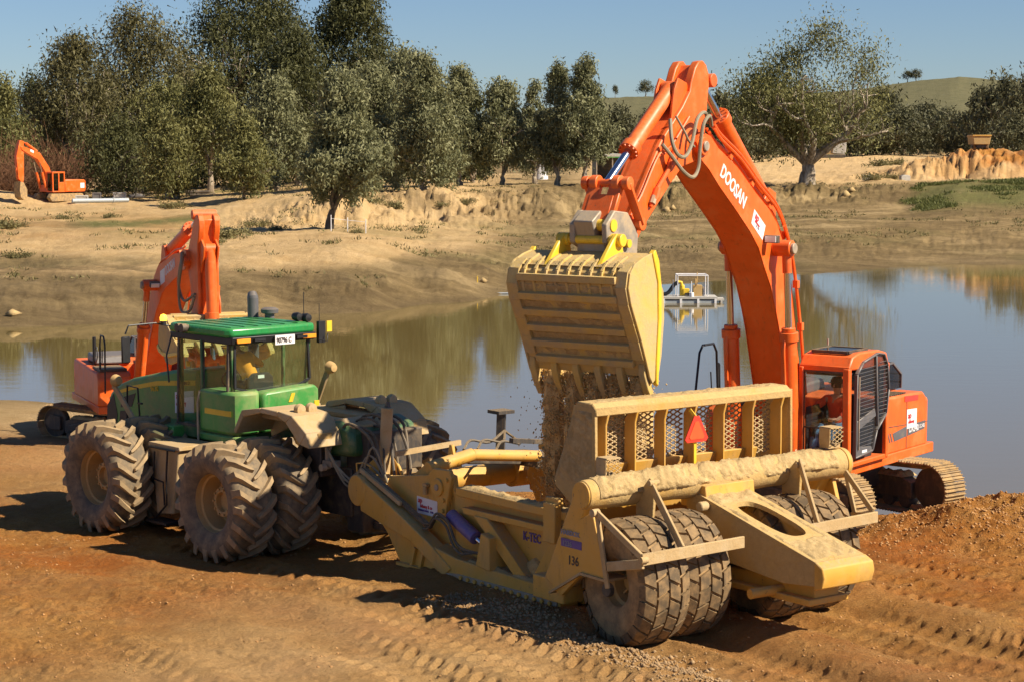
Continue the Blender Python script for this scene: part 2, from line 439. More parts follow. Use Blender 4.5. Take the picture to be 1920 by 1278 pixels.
def base_h(x, y):
    yy = np.maximum(y, 15.0)
    u = 960 + 3800 * x / yy
    u = u + 22 * fbm(x, y, 0.03, 3, 50) * (y > 80)
    cols = np.array([np.interp(y, [p[0] for p in PROF[k]], [p[1] for p in PROF[k]]) for k in PK])
    uc = np.clip(u, PK[0], PK[-1] - 1e-3)
    idx = np.clip(np.searchsorted(PK, uc, side='right') - 1, 0, len(PK) - 2)
    k0 = np.array(PK)[idx]; k1 = np.array(PK)[idx + 1]; t = (uc - k0) / (k1 - k0); t = t * t * (3 - 2 * t)
    ar = np.arange(len(x))
    z = cols[idx, ar] * (1 - t) + cols[idx + 1, ar] * t
    ht = np.interp(u, *HILLTOP)
    k = np.clip((y - 750) / 750, 0, 1); k = k * k * (3 - 2 * k)
    f = 1 - np.clip((y - 1500) / 900, 0, 1) * 0.5
    return np.where(y > 750, z * (1 - k) + ht * k * f, z)

def gauss(x, y, cx, cy, rx, ry, rot=0.0):
    c, s_ = math.cos(R(rot)), math.sin(R(rot)); dx, dy = x - cx, y - cy
    a = (dx * c + dy * s_) / rx; b = (-dx * s_ + dy * c) / ry
    return np.exp(-(a * a + b * b))

MOUNDX, MOUNDY = 9.9, 36.9
def height(x, y, fine=True):
    shp = np.shape(x); x = np.ravel(np.asarray(x, float)); y = np.ravel(np.asarray(y, float))
    z = base_h(x, y)
    far = np.clip((y - 60) / 60, 0, 1); hill = np.clip((y - 700) / 300, 0, 1)
    dryland = np.clip((z + 1.6) / 1.0, 0, 1)
    z = z + far * dryland * (0.35 * fbm(x, y, 0.05, 4, 3) + 0.34 * fbm(x, y * .6, 0.22, 4, 4) + .16 * np.abs(fbm(x, y, .8, 3, 5)) * (1 - hill)) + hill * 3 * fbm(x, y, 0.004, 3, 9)
    # eroded scarps: gullies where the bank is steep
    for k0, y0, w in ((620, 162, 9), (820, 178, 9), (1000, 191, 9), (1250, 210, 9), (1500, 224, 10)):
        u = 960 + 3800 * x / np.maximum(y, 15)
        g = np.exp(-((u - k0) / 190) ** 2) * np.exp(-((y - y0) / w) ** 2)
        z = z + g * (1.1 * fbm(x, y * 0.4, 0.30, 3, 21) + .9 * np.abs(fbm(x, y * .6, 0.9, 3, 22)) + .5 * fbm(x, y * .5, 2.2, 3, 25) - .15)
    fc = np.exp(-((z + .5) / .75) ** 2) * (y > 92) * (y < 175)
    z = z + fc * (.42 * fbm(x + .6 * y, y * .25, .55, 4, 23) - .18 * np.abs(fbm(x - .5 * y, y * .3, 1.2, 3, 24)))
    # spoil mounds: one near right, one reddish far right, gravel heap far left
    z = z + .52 * np.clip(gauss(x, y, 9.0, 36.6, 2.0, 1.35, 10) * 1.25, 0, 1) + .5 * gauss(x, y, 12.3, 36.8, 2.2, 1.6)
    z = z + 3.0 * np.clip(gauss(x, y, 62, 258, 8.5, 10) * 1.5, 0, 1) + 1.2 * gauss(x, y, 51, 252, 3.5, 6) * (1 + .5 * fbm(x, y, .3, 3, 8)) + gauss(x, y, 56, 252, 16, 12) * (1.5 * fbm(x, y * .5, .35, 4, 18) - 1.3 * np.abs(fbm(x, y * .3, .9, 3, 19)) + .5 * fbm(x, y, 1.6, 3, 20))
    z = z + 1.5 * gauss(x, y, -52, 206, 4.0, 3)
    z = z + .45 * gauss(x, y, -12.2, 48.5, 2.2, 1.5)
    if not fine: return z.reshape(shp)
    nm = np.clip((52 - y) / 6, 0, 1)
    lump = fbm(x, y, 0.7, 3, 30) * 0.07 + fbm(x, y, 3.1, 3, 31) * 0.028 + np.clip(fbm(x, y, 7.5, 3, 35) - .15, 0, 1) * .045
    md = gauss(x, y, 9.4, 36.7, 3.4, 1.9)
    z = z + nm * (lump + md * (0.16 * fbm(x, y, 1.6, 3, 33) + .10 * fbm(x, y, 5.5, 3, 34)))
    # wheel ruts and tread prints along the haul direction
    sx, sy = x - 3.58, y - 29.82
    s = sx * SF[0] + sy * SF[1]; n = sx * SL[0] + sy * SL[1]
    n = n + 0.018 * np.clip(s, -14, 30) ** 2 * 0.25 * (s < 0) + 0.12 * np.sin(s * 0.35)
    near = np.clip((y - 15) / 2, 0, 1) * np.clip((44 - y) / 4, 0, 1)
    def prints(n0, w, pitch, depth, seed, skew=0.55, s0=-99, s1=99):
        depth = depth * 1.6
        a = np.clip(1 - ((n - n0) / w) ** 2, 0, 1)
        ph = (s / pitch + skew * np.abs(n - n0) / w * np.sign(w)) % 1.0
        pit = np.exp(-((ph - 0.5) / 0.17) ** 4) - .4 * np.exp(-((ph - .80) / .09) ** 2)
        br = np.clip((vn(s * .45, n0 + s * 0, seed) - 0.10) * 4, 0, 1)
        win = np.clip((s - s0), 0, 1) * np.clip((s1 - s), 0, 1)
        half = np.clip(np.abs(n - n0) / w * 4 - .8, 0, 1)
        return -depth * (a > 0) * np.sqrt(a) * pit * br * win * near * half
    for n0, w, p, d, sd, s0, s1 in ((2.15, .42, .31, .085, 1, -20, -0.6), (1.25, .40, .31, .05, 2, -20, -.8), (-.8, .40, .31, .075, 3, -20, -.6), (-1.7, .42, .31, .09, 4, -20, -.6),
                            (4.2, .42, .33, .075, 5, -12, 5.5), (5.0, .40, .33, .07, 13, -12, 3.5), (5.9, .42, .34, .065, 6, -9, 2.5), (6.8, .40, .30, .05, 11, -9, 0), (8.2, .45, .36, .02, 7, -7, 9),
                            (-3.6, .45, .36, .08, 8, -20, 3), (-5.2, .4, .3, .07, 9, -20, 2), (-6.6, .42, .33, .06, 14, -20, 2), (3.35, .42, .36, .07, 10, -6, 12), (-2.6, .42, .36, .05, 12, -20, -2)):
        z = z + prints(n0, w, p, d, sd, .55, s0, s1)
    # raised edges between ruts, low sweeping ridges from a blade
    z = z + near * 0.035 * np.sin(n * 4.1 + 1.3 * fbm(x, y, .4, 2, 40)) * (0.5 + vn(x * .3, y * .3, 41))
    q = np.hypot(x + 8, y - 14)
    z = z + near * 0.012 * np.sin(q * 21 + 3 * fbm(x, y, .6, 2, 42)) * np.clip(vn(x * .35, y * .35, 43) * 2 - .7, 0, 1)
    # churned strips of loose clods
    tr = np.clip(fbm(x, y, .25, 3, 60) * 3 - .2, 0, 1)
    z = z + near * tr * .07 * np.abs(fbm(x, y, 4.5, 3, 61))
    # loose berm of gravel beside the near wheels, and settled ruts under them
    bm = np.exp(-((n - 2.75) / .33) ** 2) * np.clip((s + 4.5), 0, 1) * np.clip((3.6 - s), 0, 1)
    z = z + bm * (.05 + .08 * fbm(x, y, 3, 3, 44)) * np.clip((2.6 - s) / 1.5, .3, 1)
    for n0 in (2.1, 1.22, -.8, -1.66):
        z = z - .15 * np.exp(-((n - n0) / .42) ** 4) * np.clip((1.6 - s) / .8, 0, 1) * np.clip((s + 9) / 5, 0, 1)
    return z.reshape(shp)

def gz(x, y): return float(height(np.array([x]), np.array([y]))[0])

def grid_y():
    ys = [-40, -20, -8, 0, 6, 10, 13, 15, 16]; y = 16.6
    while y < 42: ys.append(y); y += 0.036 + (y - 16) * 0.0011
    while y < 70: ys.append(y); y *= 1.006
    while y < 300: ys.append(y); y *= 1.008
    while y < 3600: ys.append(y); y *= 1.03
    return np.array(ys)
ys = grid_y()
sg = np.concatenate([np.linspace(-6, -1.08, 26)[:-1], np.linspace(-1.08, 1.08, 700), np.linspace(1.08, 6, 26)[1:]])
Wd = 0.2527 * np.maximum(ys, 14) + 0.6
X = sg[None, :] * Wd[:, None]; Y = np.repeat(ys[:, None], len(sg), 1)
# jitter breaks the regular grid
Z = height(X, Y)
nr, nc = X.shape
verts = np.stack([X, Y, Z], -1).reshape(-1, 3)
i = np.arange(nr * nc).reshape(nr, nc)
quads = np.stack([i[:-1, :-1], i[:-1, 1:], i[1:, 1:], i[1:, :-1]], -1).reshape(-1, 4)
me = bpy.data.meshes.new("ground")
me.vertices.add(len(verts)); me.vertices.foreach_set("co", verts.astype(np.float32).ravel())
me.loops.add(quads.size); me.loops.foreach_set("vertex_index", quads.astype(np.int32).ravel())
me.polygons.add(len(quads)); me.polygons.foreach_set("loop_start", np.arange(0, quads.size, 4, dtype=np.int32))
me.polygons.foreach_set("loop_total", np.full(len(quads), 4, np.int32)); me.polygons.foreach_set("use_smooth", np.ones(len(quads), bool))
me.update()
# soil kinds as an attribute: r orange earth, g grass, b pale dry sand, a dark mud, soaked at the waterline
x, y, z = verts.T
u = 960 + 3800 * x / np.maximum(y, 15)
near = np.clip((60 - y) / 12, 0, 1)
ctr = near * np.clip(1.15 * gauss(x, y, -1.0, 25, 6.5, 7.5) + .9 * gauss(x, y, -9, 47, 5, 5) + .5 * fbm(x, y, .3, 3, 72), 0, 1)
org = near * (0.95 + .3 * fbm(x, y, .12, 3, 70)) * (1 - .55 * ctr)
md_ = np.clip(1.4 * gauss(x, y, 62, 256, 11, 12), 0, 1) * (y > 200); org = np.maximum(org, md_ * np.clip(.95 + 1.1 * fbm(x, y, .35, 3, 71), 0, 1))
grass = np.clip(fbm(x, y, .12, 4, 80) * 1.8 + .55, 0, 1) * np.exp(-((y - 162) / 15) ** 2) * np.clip((430 - u) / 100, 0, 1) * np.clip((u - 120) / 80, 0, 1) * 1.6
grass = np.maximum(grass, np.clip((u - 1690) / 60 + .8 * fbm(x, y, .25, 4, 81), 0, 1) * np.exp(-((y - 208) / 14) ** 4) * (1.5 + .9 * fbm(x, y, .5, 3, 82)))
grass = np.maximum(grass, .8 * gauss(x, y, -33, 232, 9, 14)); grass = np.maximum(grass, .9 * np.clip((y - 600) / 300, 0, 1))
grass = np.maximum(grass, .35 * np.clip(fbm(x, y, .09, 4, 83) * 2 - .2, 0, 1) * np.clip((y - 110) / 20, 0, 1) * (y < 240))
pale = np.clip((1010 - u) / 120, 0, 1) * np.clip((y - 103) / 6, 0, 1) * np.clip((z - .0) / .5, 0, 1) * (y < 330) * .9
pale = np.maximum(pale, np.clip((y - 226) / 12, 0, 1) * np.clip((u - 1050) / 80, 0, 1) * (y < 640))
pale = np.maximum(pale, .8 * gauss(x, y, -14, 60, 9, 6))
pale = np.maximum(pale, ctr); dark_mud = np.clip((-1.0 - z) / .5, 0, 1)
bank = np.clip((900 - u) / 80, 0, 1) * (y > 90) * (y < 150) * np.clip((.35 - z) / .35 + .5 * fbm(x, y, .5, 4, 87), 0, 1) * np.clip(.6 + .8 * fbm(x + .5 * y, y * .3, .35, 4, 88) + np.clip((430 - u) / 200, 0, .5), 0, 1)
pale = pale * (1 - .85 * bank); slope2 = np.clip((430 - u) / 150, 0, 1) * np.exp(-((y - 158) / 16) ** 2)
pale = pale * (1 - slope2 * np.clip(.5 + fbm(x, y, .3, 4, 89), 0, 1))
dark_mud = np.maximum(dark_mud, .85 * bank); dark_mud = np.maximum(dark_mud, .8 * np.clip((y - 600) / 300, 0, 1))
for k0, y0 in ((820, 178), (1000, 190), (1250, 207), (1500, 220)): dark_mud = np.maximum(dark_mud, .8 * np.exp(-((u - k0) / 170) ** 2) * np.exp(-((y - y0) / 7) ** 2) * np.clip(.3 + 1.6 * fbm(x, y * .4, .5, 3, 92), 0, 1))  # scarp faces toned darker in noisy patches
org = np.maximum(org, .45 * slope2 * np.clip(.6 + fbm(x, y, .15, 3, 90), 0, 1))
dark_mud = np.maximum(dark_mud, .75 * np.clip((u - 850) / 150, 0, 1) * np.clip((y - 118) / 8, 0, 1) * np.clip((175 - y) / 25, 0, 1) * (.6 + .5 * fbm(x, y, .1, 3, 85)))
ca = me.color_attributes.new("soil", 'FLOAT_COLOR', 'POINT')
ca.data.foreach_set("color", np.clip(np.stack([org, grass, pale, dark_mud], -1), 0, 1).astype(np.float32).ravel())

m = bpy.data.materials.new("earth"); nt, p = nodes(m)
at = nt.nodes.new("ShaderNodeAttribute"); at.attribute_name = "soil"
sp = nt.nodes.new("ShaderNodeSeparateColor"); nt.links.new(at.outputs["Color"], sp.inputs[0])
co = nt.nodes.new("ShaderNodeTexCoord").outputs["Object"]
n1 = noise(nt, co, .16, 6, .65); n2 = noise(nt, co, 1.6, 8, .72); n3 = noise(nt, co, 20, 7, .8); n4 = noise(nt, co, .9, 6, .65, stretch=(.35, 1, 1)); n6 = noise(nt, co, .13, 5, .65, stretch=(.45, 1, 1)); n5 = noise(nt, co, .45, 5, .7)
mud = mix(nt, ramp(nt, n4, .3, .7), (0.17, 0.115, 0.048), (0.33, 0.235, 0.11))
mud = mix(nt, ramp(nt, n2, .4, .7, 0, .5), mud, (0.11, 0.075, 0.034)); mud = mix(nt, ramp(nt, n6, .5, .62, 0, .75), mud, (0.44, 0.32, 0.16)); mud = mix(nt, ramp(nt, n6, .46, .36, 0, .6), mud, (0.12, 0.082, 0.038))
orange = mix(nt, ramp(nt, n5, .3, .72), (0.38, 0.155, 0.028), (0.58, 0.285, 0.068))
orange = mix(nt, ramp(nt, n1, .42, .62, 0, .8), orange, (0.42, 0.125, 0.022))
orange = mix(nt, ramp(nt, n2, .45, .75, 0, .6), orange, (0.58, 0.34, 0.12))
orange = mix(nt, ramp(nt, n3, .50, .66, 0, .7), orange, (0.17, 0.065, 0.018))
pale_c = mix(nt, ramp(nt, n5, .3, .7), (0.50, 0.325, 0.14), (0.68, 0.48, 0.25))
pale_c = mix(nt, ramp(nt, n3, .5, .75, 0, .4), pale_c, (0.34, 0.23, 0.11))
gr = mix(nt, ramp(nt, n2, .3, .7), (0.085, 0.095, 0.025), (0.20, 0.18, 0.065))
dark_mud_c = mix(nt, ramp(nt, n4, .3, .7), (0.10, 0.068, 0.033), (0.21, 0.15, 0.07))
c = mix(nt, sp.outputs[2], mud, pale_c)
aw = mth(nt, 'MULTIPLY', at.outputs["Alpha"], 0.9); c = mix(nt, aw, c, dark_mud_c)
c = mix(nt, sp.outputs[0], c, orange)
g2 = mth(nt, 'MULTIPLY', sp.outputs[1], ramp(nt, n2, .32, .5, .25, 1.0)); c = mix(nt, g2, c, gr)
spz = nt.nodes.new("ShaderNodeSeparateXYZ"); nt.links.new(co, spz.inputs[0])
c = mix(nt, ramp(nt, spz.outputs[2], 14, 26, 0, .85), c, mix(nt, ramp(nt, n1, .35, .65), (0.10, 0.098, 0.05), (0.155, 0.14, 0.075)))
nt.links.new(c, p.inputs["Base Color"]); p.inputs["Roughness"].default_value = .95
p.inputs["Specular IOR Level"].default_value = .15
b1 = nt.nodes.new("ShaderNodeBump"); b1.inputs["Strength"].default_value = .8; b1.inputs["Distance"].default_value = .45; nt.links.new(n2, b1.inputs["Height"])
b2 = nt.nodes.new("ShaderNodeBump"); b2.inputs["Strength"].default_value = .9; b2.inputs["Distance"].default_value = .07
nt.links.new(n3, b2.inputs["Height"]); nt.links.new(b1.outputs[0], b2.inputs["Normal"]); nt.links.new(b2.outputs[0], p.inputs["Normal"])
ground = link("ground", me, m); tag(ground, 'orange earth haul ground, mud flats, sandy banks and the hills beyond', None, None, 'structure')

# ------------------------------------------------------------------ water
m = bpy.data.materials.new("pond_water"); nt, p = nodes(m)
p.inputs["Base Color"].default_value = (0.17, 0.125, 0.045, 1); p.inputs["Roughness"].default_value = .02
p.inputs["IOR"].default_value = 1.6
co = nt.nodes.new("ShaderNodeTexCoord").outputs["Object"]
w1 = noise(nt, co, 1.1, 4, .6, stretch=(.45, 1.5, 1)); w2 = noise(nt, co, 5.0, 3, .6, stretch=(.5, 1.4, 1)); wm = ramp(nt, noise(nt, co, .035, 3, .5, stretch=(.6, 1, 1)), .38, .62, .15, 1)
hh = mth(nt, 'MULTIPLY', mth(nt, 'ADD', w1, mth(nt, 'MULTIPLY', w2, .3)), wm)
bump(nt, p, hh, .13, .035)
wv = [(-260, 42, -1.5), (260, 42, -1.5), (260, 200, -1.5), (-260, 200, -1.5)]
mb = MB(); mb.add(wv, [(0, 1, 2, 3)])
water = mb.build("water", m); tag(water, 'calm brown pond water with reflections of the far bank', None, None, 'structure')

# ------------------------------------------------------------------ foliage and trees
def leafmat(name, a, b, dark):
    m = bpy.data.materials.new(name); nt, p = nodes(m)
    at = nt.nodes.new("ShaderNodeAttribute"); at.attribute_name = "tint"
    c = mix(nt, at.outputs["Fac"], a, b)
    nt.links.new(c, p.inputs["Base Color"]); p.inputs["Roughness"].default_value = .6
    p.inputs["Specular IOR Level"].default_value = .25
    tr = nt.nodes.new("ShaderNodeBsdfTranslucent"); nt.links.new(c, tr.inputs[0])
    mx = nt.nodes.new("ShaderNodeMixShader"); mx.inputs[0].default_value = .22
    nt.links.new(p.outputs[0], mx.inputs[1]); nt.links.new(tr.outputs[0], mx.inputs[2]); nt.links.new(mx.outputs[0], nt.nodes["Material Output"].inputs[0])
    return m
LEAF = {
 'dark': leafmat('dark_gum_leaves', (0.038, 0.042, 0.014), (0.125, 0.125, 0.045), .5),
 'brown': leafmat('rusty_gum_leaves', (0.050, 0.046, 0.017), (0.175, 0.155, 0.062), .5),
 'grey': leafmat('grey_green_gum_leaves', (0.095, 0.102, 0.045), (0.30, 0.295, 0.15), .5),
 'green': leafmat('olive_green_gum_leaves', (0.07, 0.074, 0.024), (0.245, 0.23, 0.08), .5),
 'far': leafmat('far_tree_leaves', (0.060, 0.062, 0.032), (0.150, 0.145, 0.072), .5),
 'rust': leafmat('bare_rust_twigs', (0.09, 0.045, 0.02), (0.20, 0.11, 0.05), .5),
 'scrub': leafmat('bank_scrub_leaves', (0.10, 0.09, 0.035), (0.26, 0.22, 0.09), .5),
}
def barkmat(name, a, b):
    m = bpy.data.materials.new(name); nt, p = nodes(m)
    co = nt.nodes.new("ShaderNodeTexCoord").outputs["Object"]
    n1 = noise(nt, co, 1.2, 6, .7, stretch=(2, 2, .5)); n2 = noise(nt, co, 8, 4, .7)
    nt.links.new(mix(nt, ramp(nt, n1, .42, .58), a, b), p.inputs["Base Color"]); p.inputs["Roughness"].default_value = .9
    bump(nt, p, n2, .4, .05); return m
BARK = {'pale': barkmat('pale_gum_bark', (0.46, 0.39, 0.30), (0.20, 0.15, 0.10)), 'dark': barkmat('dark_gum_bark', (0.14, 0.11, 0.08), (0.07, 0.055, 0.04)), 'mid': barkmat('grey_brown_bark', (0.32, 0.26, 0.20), (0.14, 0.11, 0.08))}

def leaves_mesh(name, centers, radii, per, size, rs, droop=.7, tint_c=None):
    """small drooping leaf triangles spread through clumps"""
    C = np.repeat(centers, per, 0); n = len(C)
    d = np.clip(rs.normal(size=(n, 3)), -2.2, 2.2) * .62
    P = C + d * np.repeat(radii, per, 0)
    a = rs.normal(size=(n, 3)); a[:, 2] -= droop * 1.6; a /= np.linalg.norm(a, axis=1)[:, None]
    b = np.cross(a, rs.normal(size=(n, 3))); b /= np.linalg.norm(b, axis=1)[:, None] + 1e-9
    L = size * (.6 + .8 * rs.random(n))[:, None]; W = L * .42
    v = np.stack([P - b * W * .5, P + b * W * .5, P + a * L], 1).reshape(-1, 3)
    me = bpy.data.meshes.new(name)
    me.vertices.add(len(v)); me.vertices.foreach_set("co", v.astype(np.float32).ravel())
    me.loops.add(3 * n); me.loops.foreach_set("vertex_index", np.arange(3 * n, dtype=np.int32))
    me.polygons.add(n); me.polygons.foreach_set("loop_start", np.arange(0, 3 * n, 3, dtype=np.int32)); me.polygons.foreach_set("loop_total", np.full(n, 3, np.int32))
    me.update()
    tc = rs.random(len(centers)) if tint_c is None else tint_c
    t = np.clip(np.repeat(tc, per) * .65 + rs.random(n) * .45 - .05, 0, 1)
    atr = me.attributes.new("tint", 'FLOAT', 'FACE'); atr.data.foreach_set("value", t.astype(np.float32))
    return me

def tree(seed, H, Rw, kind='dark', bark='pale', lo=.3, forks=4, trunk=None, clumps=90, per=90, leaf=.42, open_=0.0, lean=(0, 0), lobes=None, tall=False, clr=None, cone=False, fat=1.0):
    """returns (trunk mesh, crown mesh) with the base at the origin"""
    rs = np.random.default_rng(seed)
    tr = trunk or H * .022; shape0 = lobes is None
    mb = MB(); tips = []
    fork = np.array([lean[0] * .35, lean[1] * .35, H * lo * (.6 if not tall else 1.0)])
    k = 5
    tp = [np.array([0, 0, -.6]), np.array([lean[0] * .08 + rs.normal() * .05, lean[1] * .08, H * lo * .2])] + [fork * t + np.array([rs.normal(), rs.normal(), 0]) * H * .008 for t in (.6, 1.0)]
    mb.tube(curve_pts(tp, 3), np.linspace(tr * 1.35, tr * .85, 10), 9)
    def limb(p0, d, L, r, depth):
        pts = [p0]; p = p0.copy(); dd = d.copy()
        for i in range(4):
            dd = dd + rs.normal(size=3) * .22; dd[2] += .08; dd /= np.linalg.norm(dd)
            p = p + dd * L / 4; pts.append(p.copy())
        mb.tube(pts, np.linspace(r, r * .45, 5), 6 if depth < 2 else 4, cap=False)
        tips.append(pts[-1]); tips.append(pts[-2])
        if depth < 3:
            for j in range(2 if depth else 3):
                q = pts[rs.integers(2, 5)]; nd_ = dd + rs.normal(size=3) * .6; nd_[2] = abs(nd_[2]) * .8; nd_ /= np.linalg.norm(nd_)
                limb(q, nd_, L * .62, r * .5, depth + 1)
    for j in range(forks):
        a = 2 * math.pi * (j + rs.random() * .6) / forks; el = .9 + rs.random() * .9
        d = np.array([math.cos(a) * Rw / H * 1.7, math.sin(a) * Rw / H * 1.7, el]); d /= np.linalg.norm(d)
        limb(fork, d, min(H * (1 - lo) * .52, Rw * (1.15 if shape0 else 9)), tr * .62, 0)
    tm = mb.mesh("trunk", 60)
    tips = np.array(tips)
    # clump centres: on limb ends plus lobes that fill an uneven envelope
    shape = lobes is None
    if lobes is None:
        lobes = [(0, 0, lo + (1 - lo) * .52, 1.0, (1 - lo) * .52)]
        for j in range(7):
            a = rs.random() * 6.28; q = .35 + .35 * rs.random(); zc = lo + (1 - lo) * (.2 + .75 * rs.random())
            sh = math.sqrt(max(.1, 1 - ((zc - (lo + 1) / 2) / ((1 - lo) * .55)) ** 2))
            lobes.append((math.cos(a) * .65 * sh, math.sin(a) * .65 * sh, min(zc, .9), q * .8, (1 - lo) * .22))
    cs = []
    nl = len(lobes); w = np.array([l[3] * l[3] * l[4] for l in lobes]); w = w / w.sum()
    ph1, ph2 = rs.random() * 6.28, rs.random() * 99
    while shape and len(cs) < clumps * 1.15:
        h = rs.random() ** .92; a = rs.random() * 6.28
        w_ = (1 - h ** 2.2) ** .8 * (.62 + .38 * min(1, h / .25)) if not cone else (1 - h) ** .46 * (.74 + .26 * min(1, h / .2))
        w_ *= .62 + .62 * vn(np.array([a * 1.3 + ph2]), np.array([h * 4.5 + ph1]), seed)[0]
        q = (.25 + .75 * math.sqrt(rs.random())) * w_ * 1.12
        c = np.array([math.cos(a) * q * Rw + lean[0], math.sin(a) * q * Rw + lean[1], (lo + (1 - lo) * h) * H * .97])
        if open_ and vn(np.array([c[0] * .38 + 7]), np.array([c[2] * .38]), seed)[0] < open_: continue
        cs.append(c)
    while not shape and len(cs) < clumps:
        l = lobes[rs.choice(nl, p=w)]
        d = rs.normal(size=3); d /= np.linalg.norm(d); q = rs.random() ** (.33 if open_ < .5 else .2)
        c = np.array([(l[0] + d[0] * q * l[3]) * Rw, (l[1] + d[1] * q * l[3]) * Rw, (l[2] + d[2] * q * l[4]) * H])
        if c[2] > .98 * H: continue
        if open_ and vn(np.array([c[0] * .42]), np.array([c[2] * .42]), seed)[0] < open_: continue
        cs.append(c)
    cs = np.array(cs)
    if len(tips):
        tt = tips[tips[:, 2] > H * lo * .9]
        if len(tt): cs = np.concatenate([cs, tt[rs.permutation(len(tt))[:clumps // 3]]])
    cr = fat * (Rw * (.12 + .17 * rs.random(len(cs))) * (90 / clumps) ** .25)
    rad = np.stack([cr * 1.05, cr * 1.05, cr * (1.25 if shape else .9)], 1)
    # per-clump colour: its own leaf tone
    cm = leaves_mesh("crown", cs, rad, per, leaf, rs)
    return tm, cm

def plant(tm, cm, x, y, label, cat='tree', group=None, kind='dark', bark='pale', rz=0.0, sc=(1, 1, 1), name='gum_tree', z=None):
    zz = float(height(np.array([x]), np.array([y]), False)[0]) if z is None else z
    e = empty(name, (x, y, zz - .1), rz, label, cat, group); e.scale = sc
    if tm is not None: link("trunk", tm, BARK[bark], e)
    link("crown", cm, LEAF[kind], e)
    return e

def at_u(u, d): return (u - 960) / 3800 * d

# big individual trees on the left bank, nearest last:  u, d, top v, half width px, base z guess, kind, bark ...
def gum(seed, u, d, vtop, wpx, label, kind, bark='pale', **kw):
    kw['cone'] = kind == 'grey'; kw['per'] = int(kw.get('per', 90) * (1.3 if kind == 'grey' else 1.45)); kw['clumps'] = int(kw.get('clumps', 90) * (.9 if kind == 'grey' else .68)); kw['fat'] = 1.0 if kind == 'grey' else 1.25; wpx = wpx * (1.22 if kind == 'grey' else 1.05)
    x = at_u(u, d); z = float(height(np.array([x]), np.array([float(d)]), False)[0])
    H = (7 - z) + (280 - vtop) * d / 3800; Rw = wpx * d / 3800
    pl = {k: kw.pop(k) for k in ('rz', 'group') if k in kw}
    tm, cm = tree(seed, H, Rw, **kw)
    return plant(tm, cm, x, d, label, kind=kind, bark=bark, **pl)

G1 = 'gum trees along the left bank'
gum(101, 10, 222, 158, 62, 'olive green tree at the left edge behind the rusty scrub', 'green', 'dark', group=G1, clumps=110, per=80, leaf=.42, lo=.15)
gum(102, 66, 262, 150, 52, 'dark tree filling the gap right of the leftmost tree', 'dark', 'mid', group=G1, clumps=80, per=80, leaf=.45, lo=.2)
gum(103, 150, 232, 78, 92, 'spreading dark gum with white forked limbs behind the small orange excavator', 'brown', group=G1, clumps=170, per=80, leaf=.42, lo=.30, forks=6, trunk=.55, open_=.30)
gum(104, 262, 245, 14, 108, 'broad rounded dark gum with bushy rust tinted top, left of the tallest trees', 'brown', group=G1, clumps=240, per=90, leaf=.42, lo=.2, forks=6, trunk=.5, open_=.22)
gum(105, 318, 228, 150, 74, 'lower olive gum with many thin white stems', 'green', group=G1, clumps=140, per=85, leaf=.4, lo=.25, forks=7, open_=.2)
gum(107, 470, 262, -70, 128, 'very tall dark gum reaching past the top of the picture', 'dark', group=G1, clumps=330, per=90, leaf=.46, lo=.22, forks=6, trunk=.7, open_=.32)
gum(108, 662, 252, -50, 98, 'tall dark gum with ragged right edge against the sky', 'dark', group=G1, clumps=320, per=90, leaf=.44, lo=.12, forks=5, trunk=.6, open_=.22)
gum(109, 560, 240, 60, 86, 'dark gum between the two tallest trees', 'dark', group=G1, clumps=170, per=85, leaf=.42, lo=.15)
gum(106, 396, 216, 130, 58, 'gum with a bare pale forked trunk beside the grass patch', 'green', group=G1, clumps=120, per=85, leaf=.38, lo=.38, forks=4, trunk=.3)
gum(116, 225, 214, 230, 60, 'dark undergrowth tree under the broad rounded gum', 'dark', 'dark', group=G1, clumps=90, per=75, leaf=.36, lo=.1)
gum(117, 320, 206, 225, 46, 'low dark bushy gum behind the concrete blocks', 'green', 'mid', group=G1, clumps=70, per=80, leaf=.36, lo=.12)
gum(110, 458, 186, 222, 44, 'small grey green gum on the bank edge above the orange boom', 'green', group=G1, clumps=80, per=85, leaf=.34, lo=.15)
gum(118, 520, 205, 150, 56, 'grey green gum left of the leaning tree', 'grey', group=G1, clumps=110, per=85, leaf=.38, lo=.1)
gum(111, 617, 148, 136, 62, 'leafy gum with dark leaning trunk standing alone by the white posts', 'grey', 'dark', group=G1, clumps=170, per=110, leaf=.30, lo=.22, forks=5, trunk=.28, lean=(1.0, 0))
gum(112, 700, 196, 128, 62, 'grey green gum with light upper stem right of the leaning tree', 'grey', group=G1, clumps=150, per=95, leaf=.36, lo=.10, forks=4)
gum(113, 795, 190, 108, 58, 'conical grey green gum at the edge of the dense grove', 'grey', group=G1, clumps=150, per=95, leaf=.36, lo=.08, forks=3)
gum(114, 757, 214, 90, 52, 'slim grey green gum behind the conical one', 'grey', group=G1, clumps=110, per=90, leaf=.38, lo=.12)
gum(115, 862, 216, 122, 40, 'slim gum with fine stems between grove and pale bank', 'grey', group=G1, clumps=110, per=85, leaf=.36, lo=.14)
G2 = 'slender gums on the pale bank'
gum(120, 942, 216, 150, 46, 'round topped grey green gum left of the white silo', 'grey', group=G2, clumps=110, per=90, leaf=.36, lo=.16)
gum(121, 1003, 236, 148, 24, 'narrow gum just behind the white silo', 'grey', group=G2, clumps=60, per=80, leaf=.36, lo=.14)
gum(122, 1046, 214, 120, 34, 'left one of the twin tall gums between silo and orange boom', 'grey', group=G2, clumps=110, per=90, leaf=.34, lo=.16, forks=3)
gum(123, 1096, 212, 108, 40, 'right one of the twin tall gums between silo and orange boom', 'grey', group=G2, clumps=120, per=90, leaf=.34, lo=.16, forks=3)
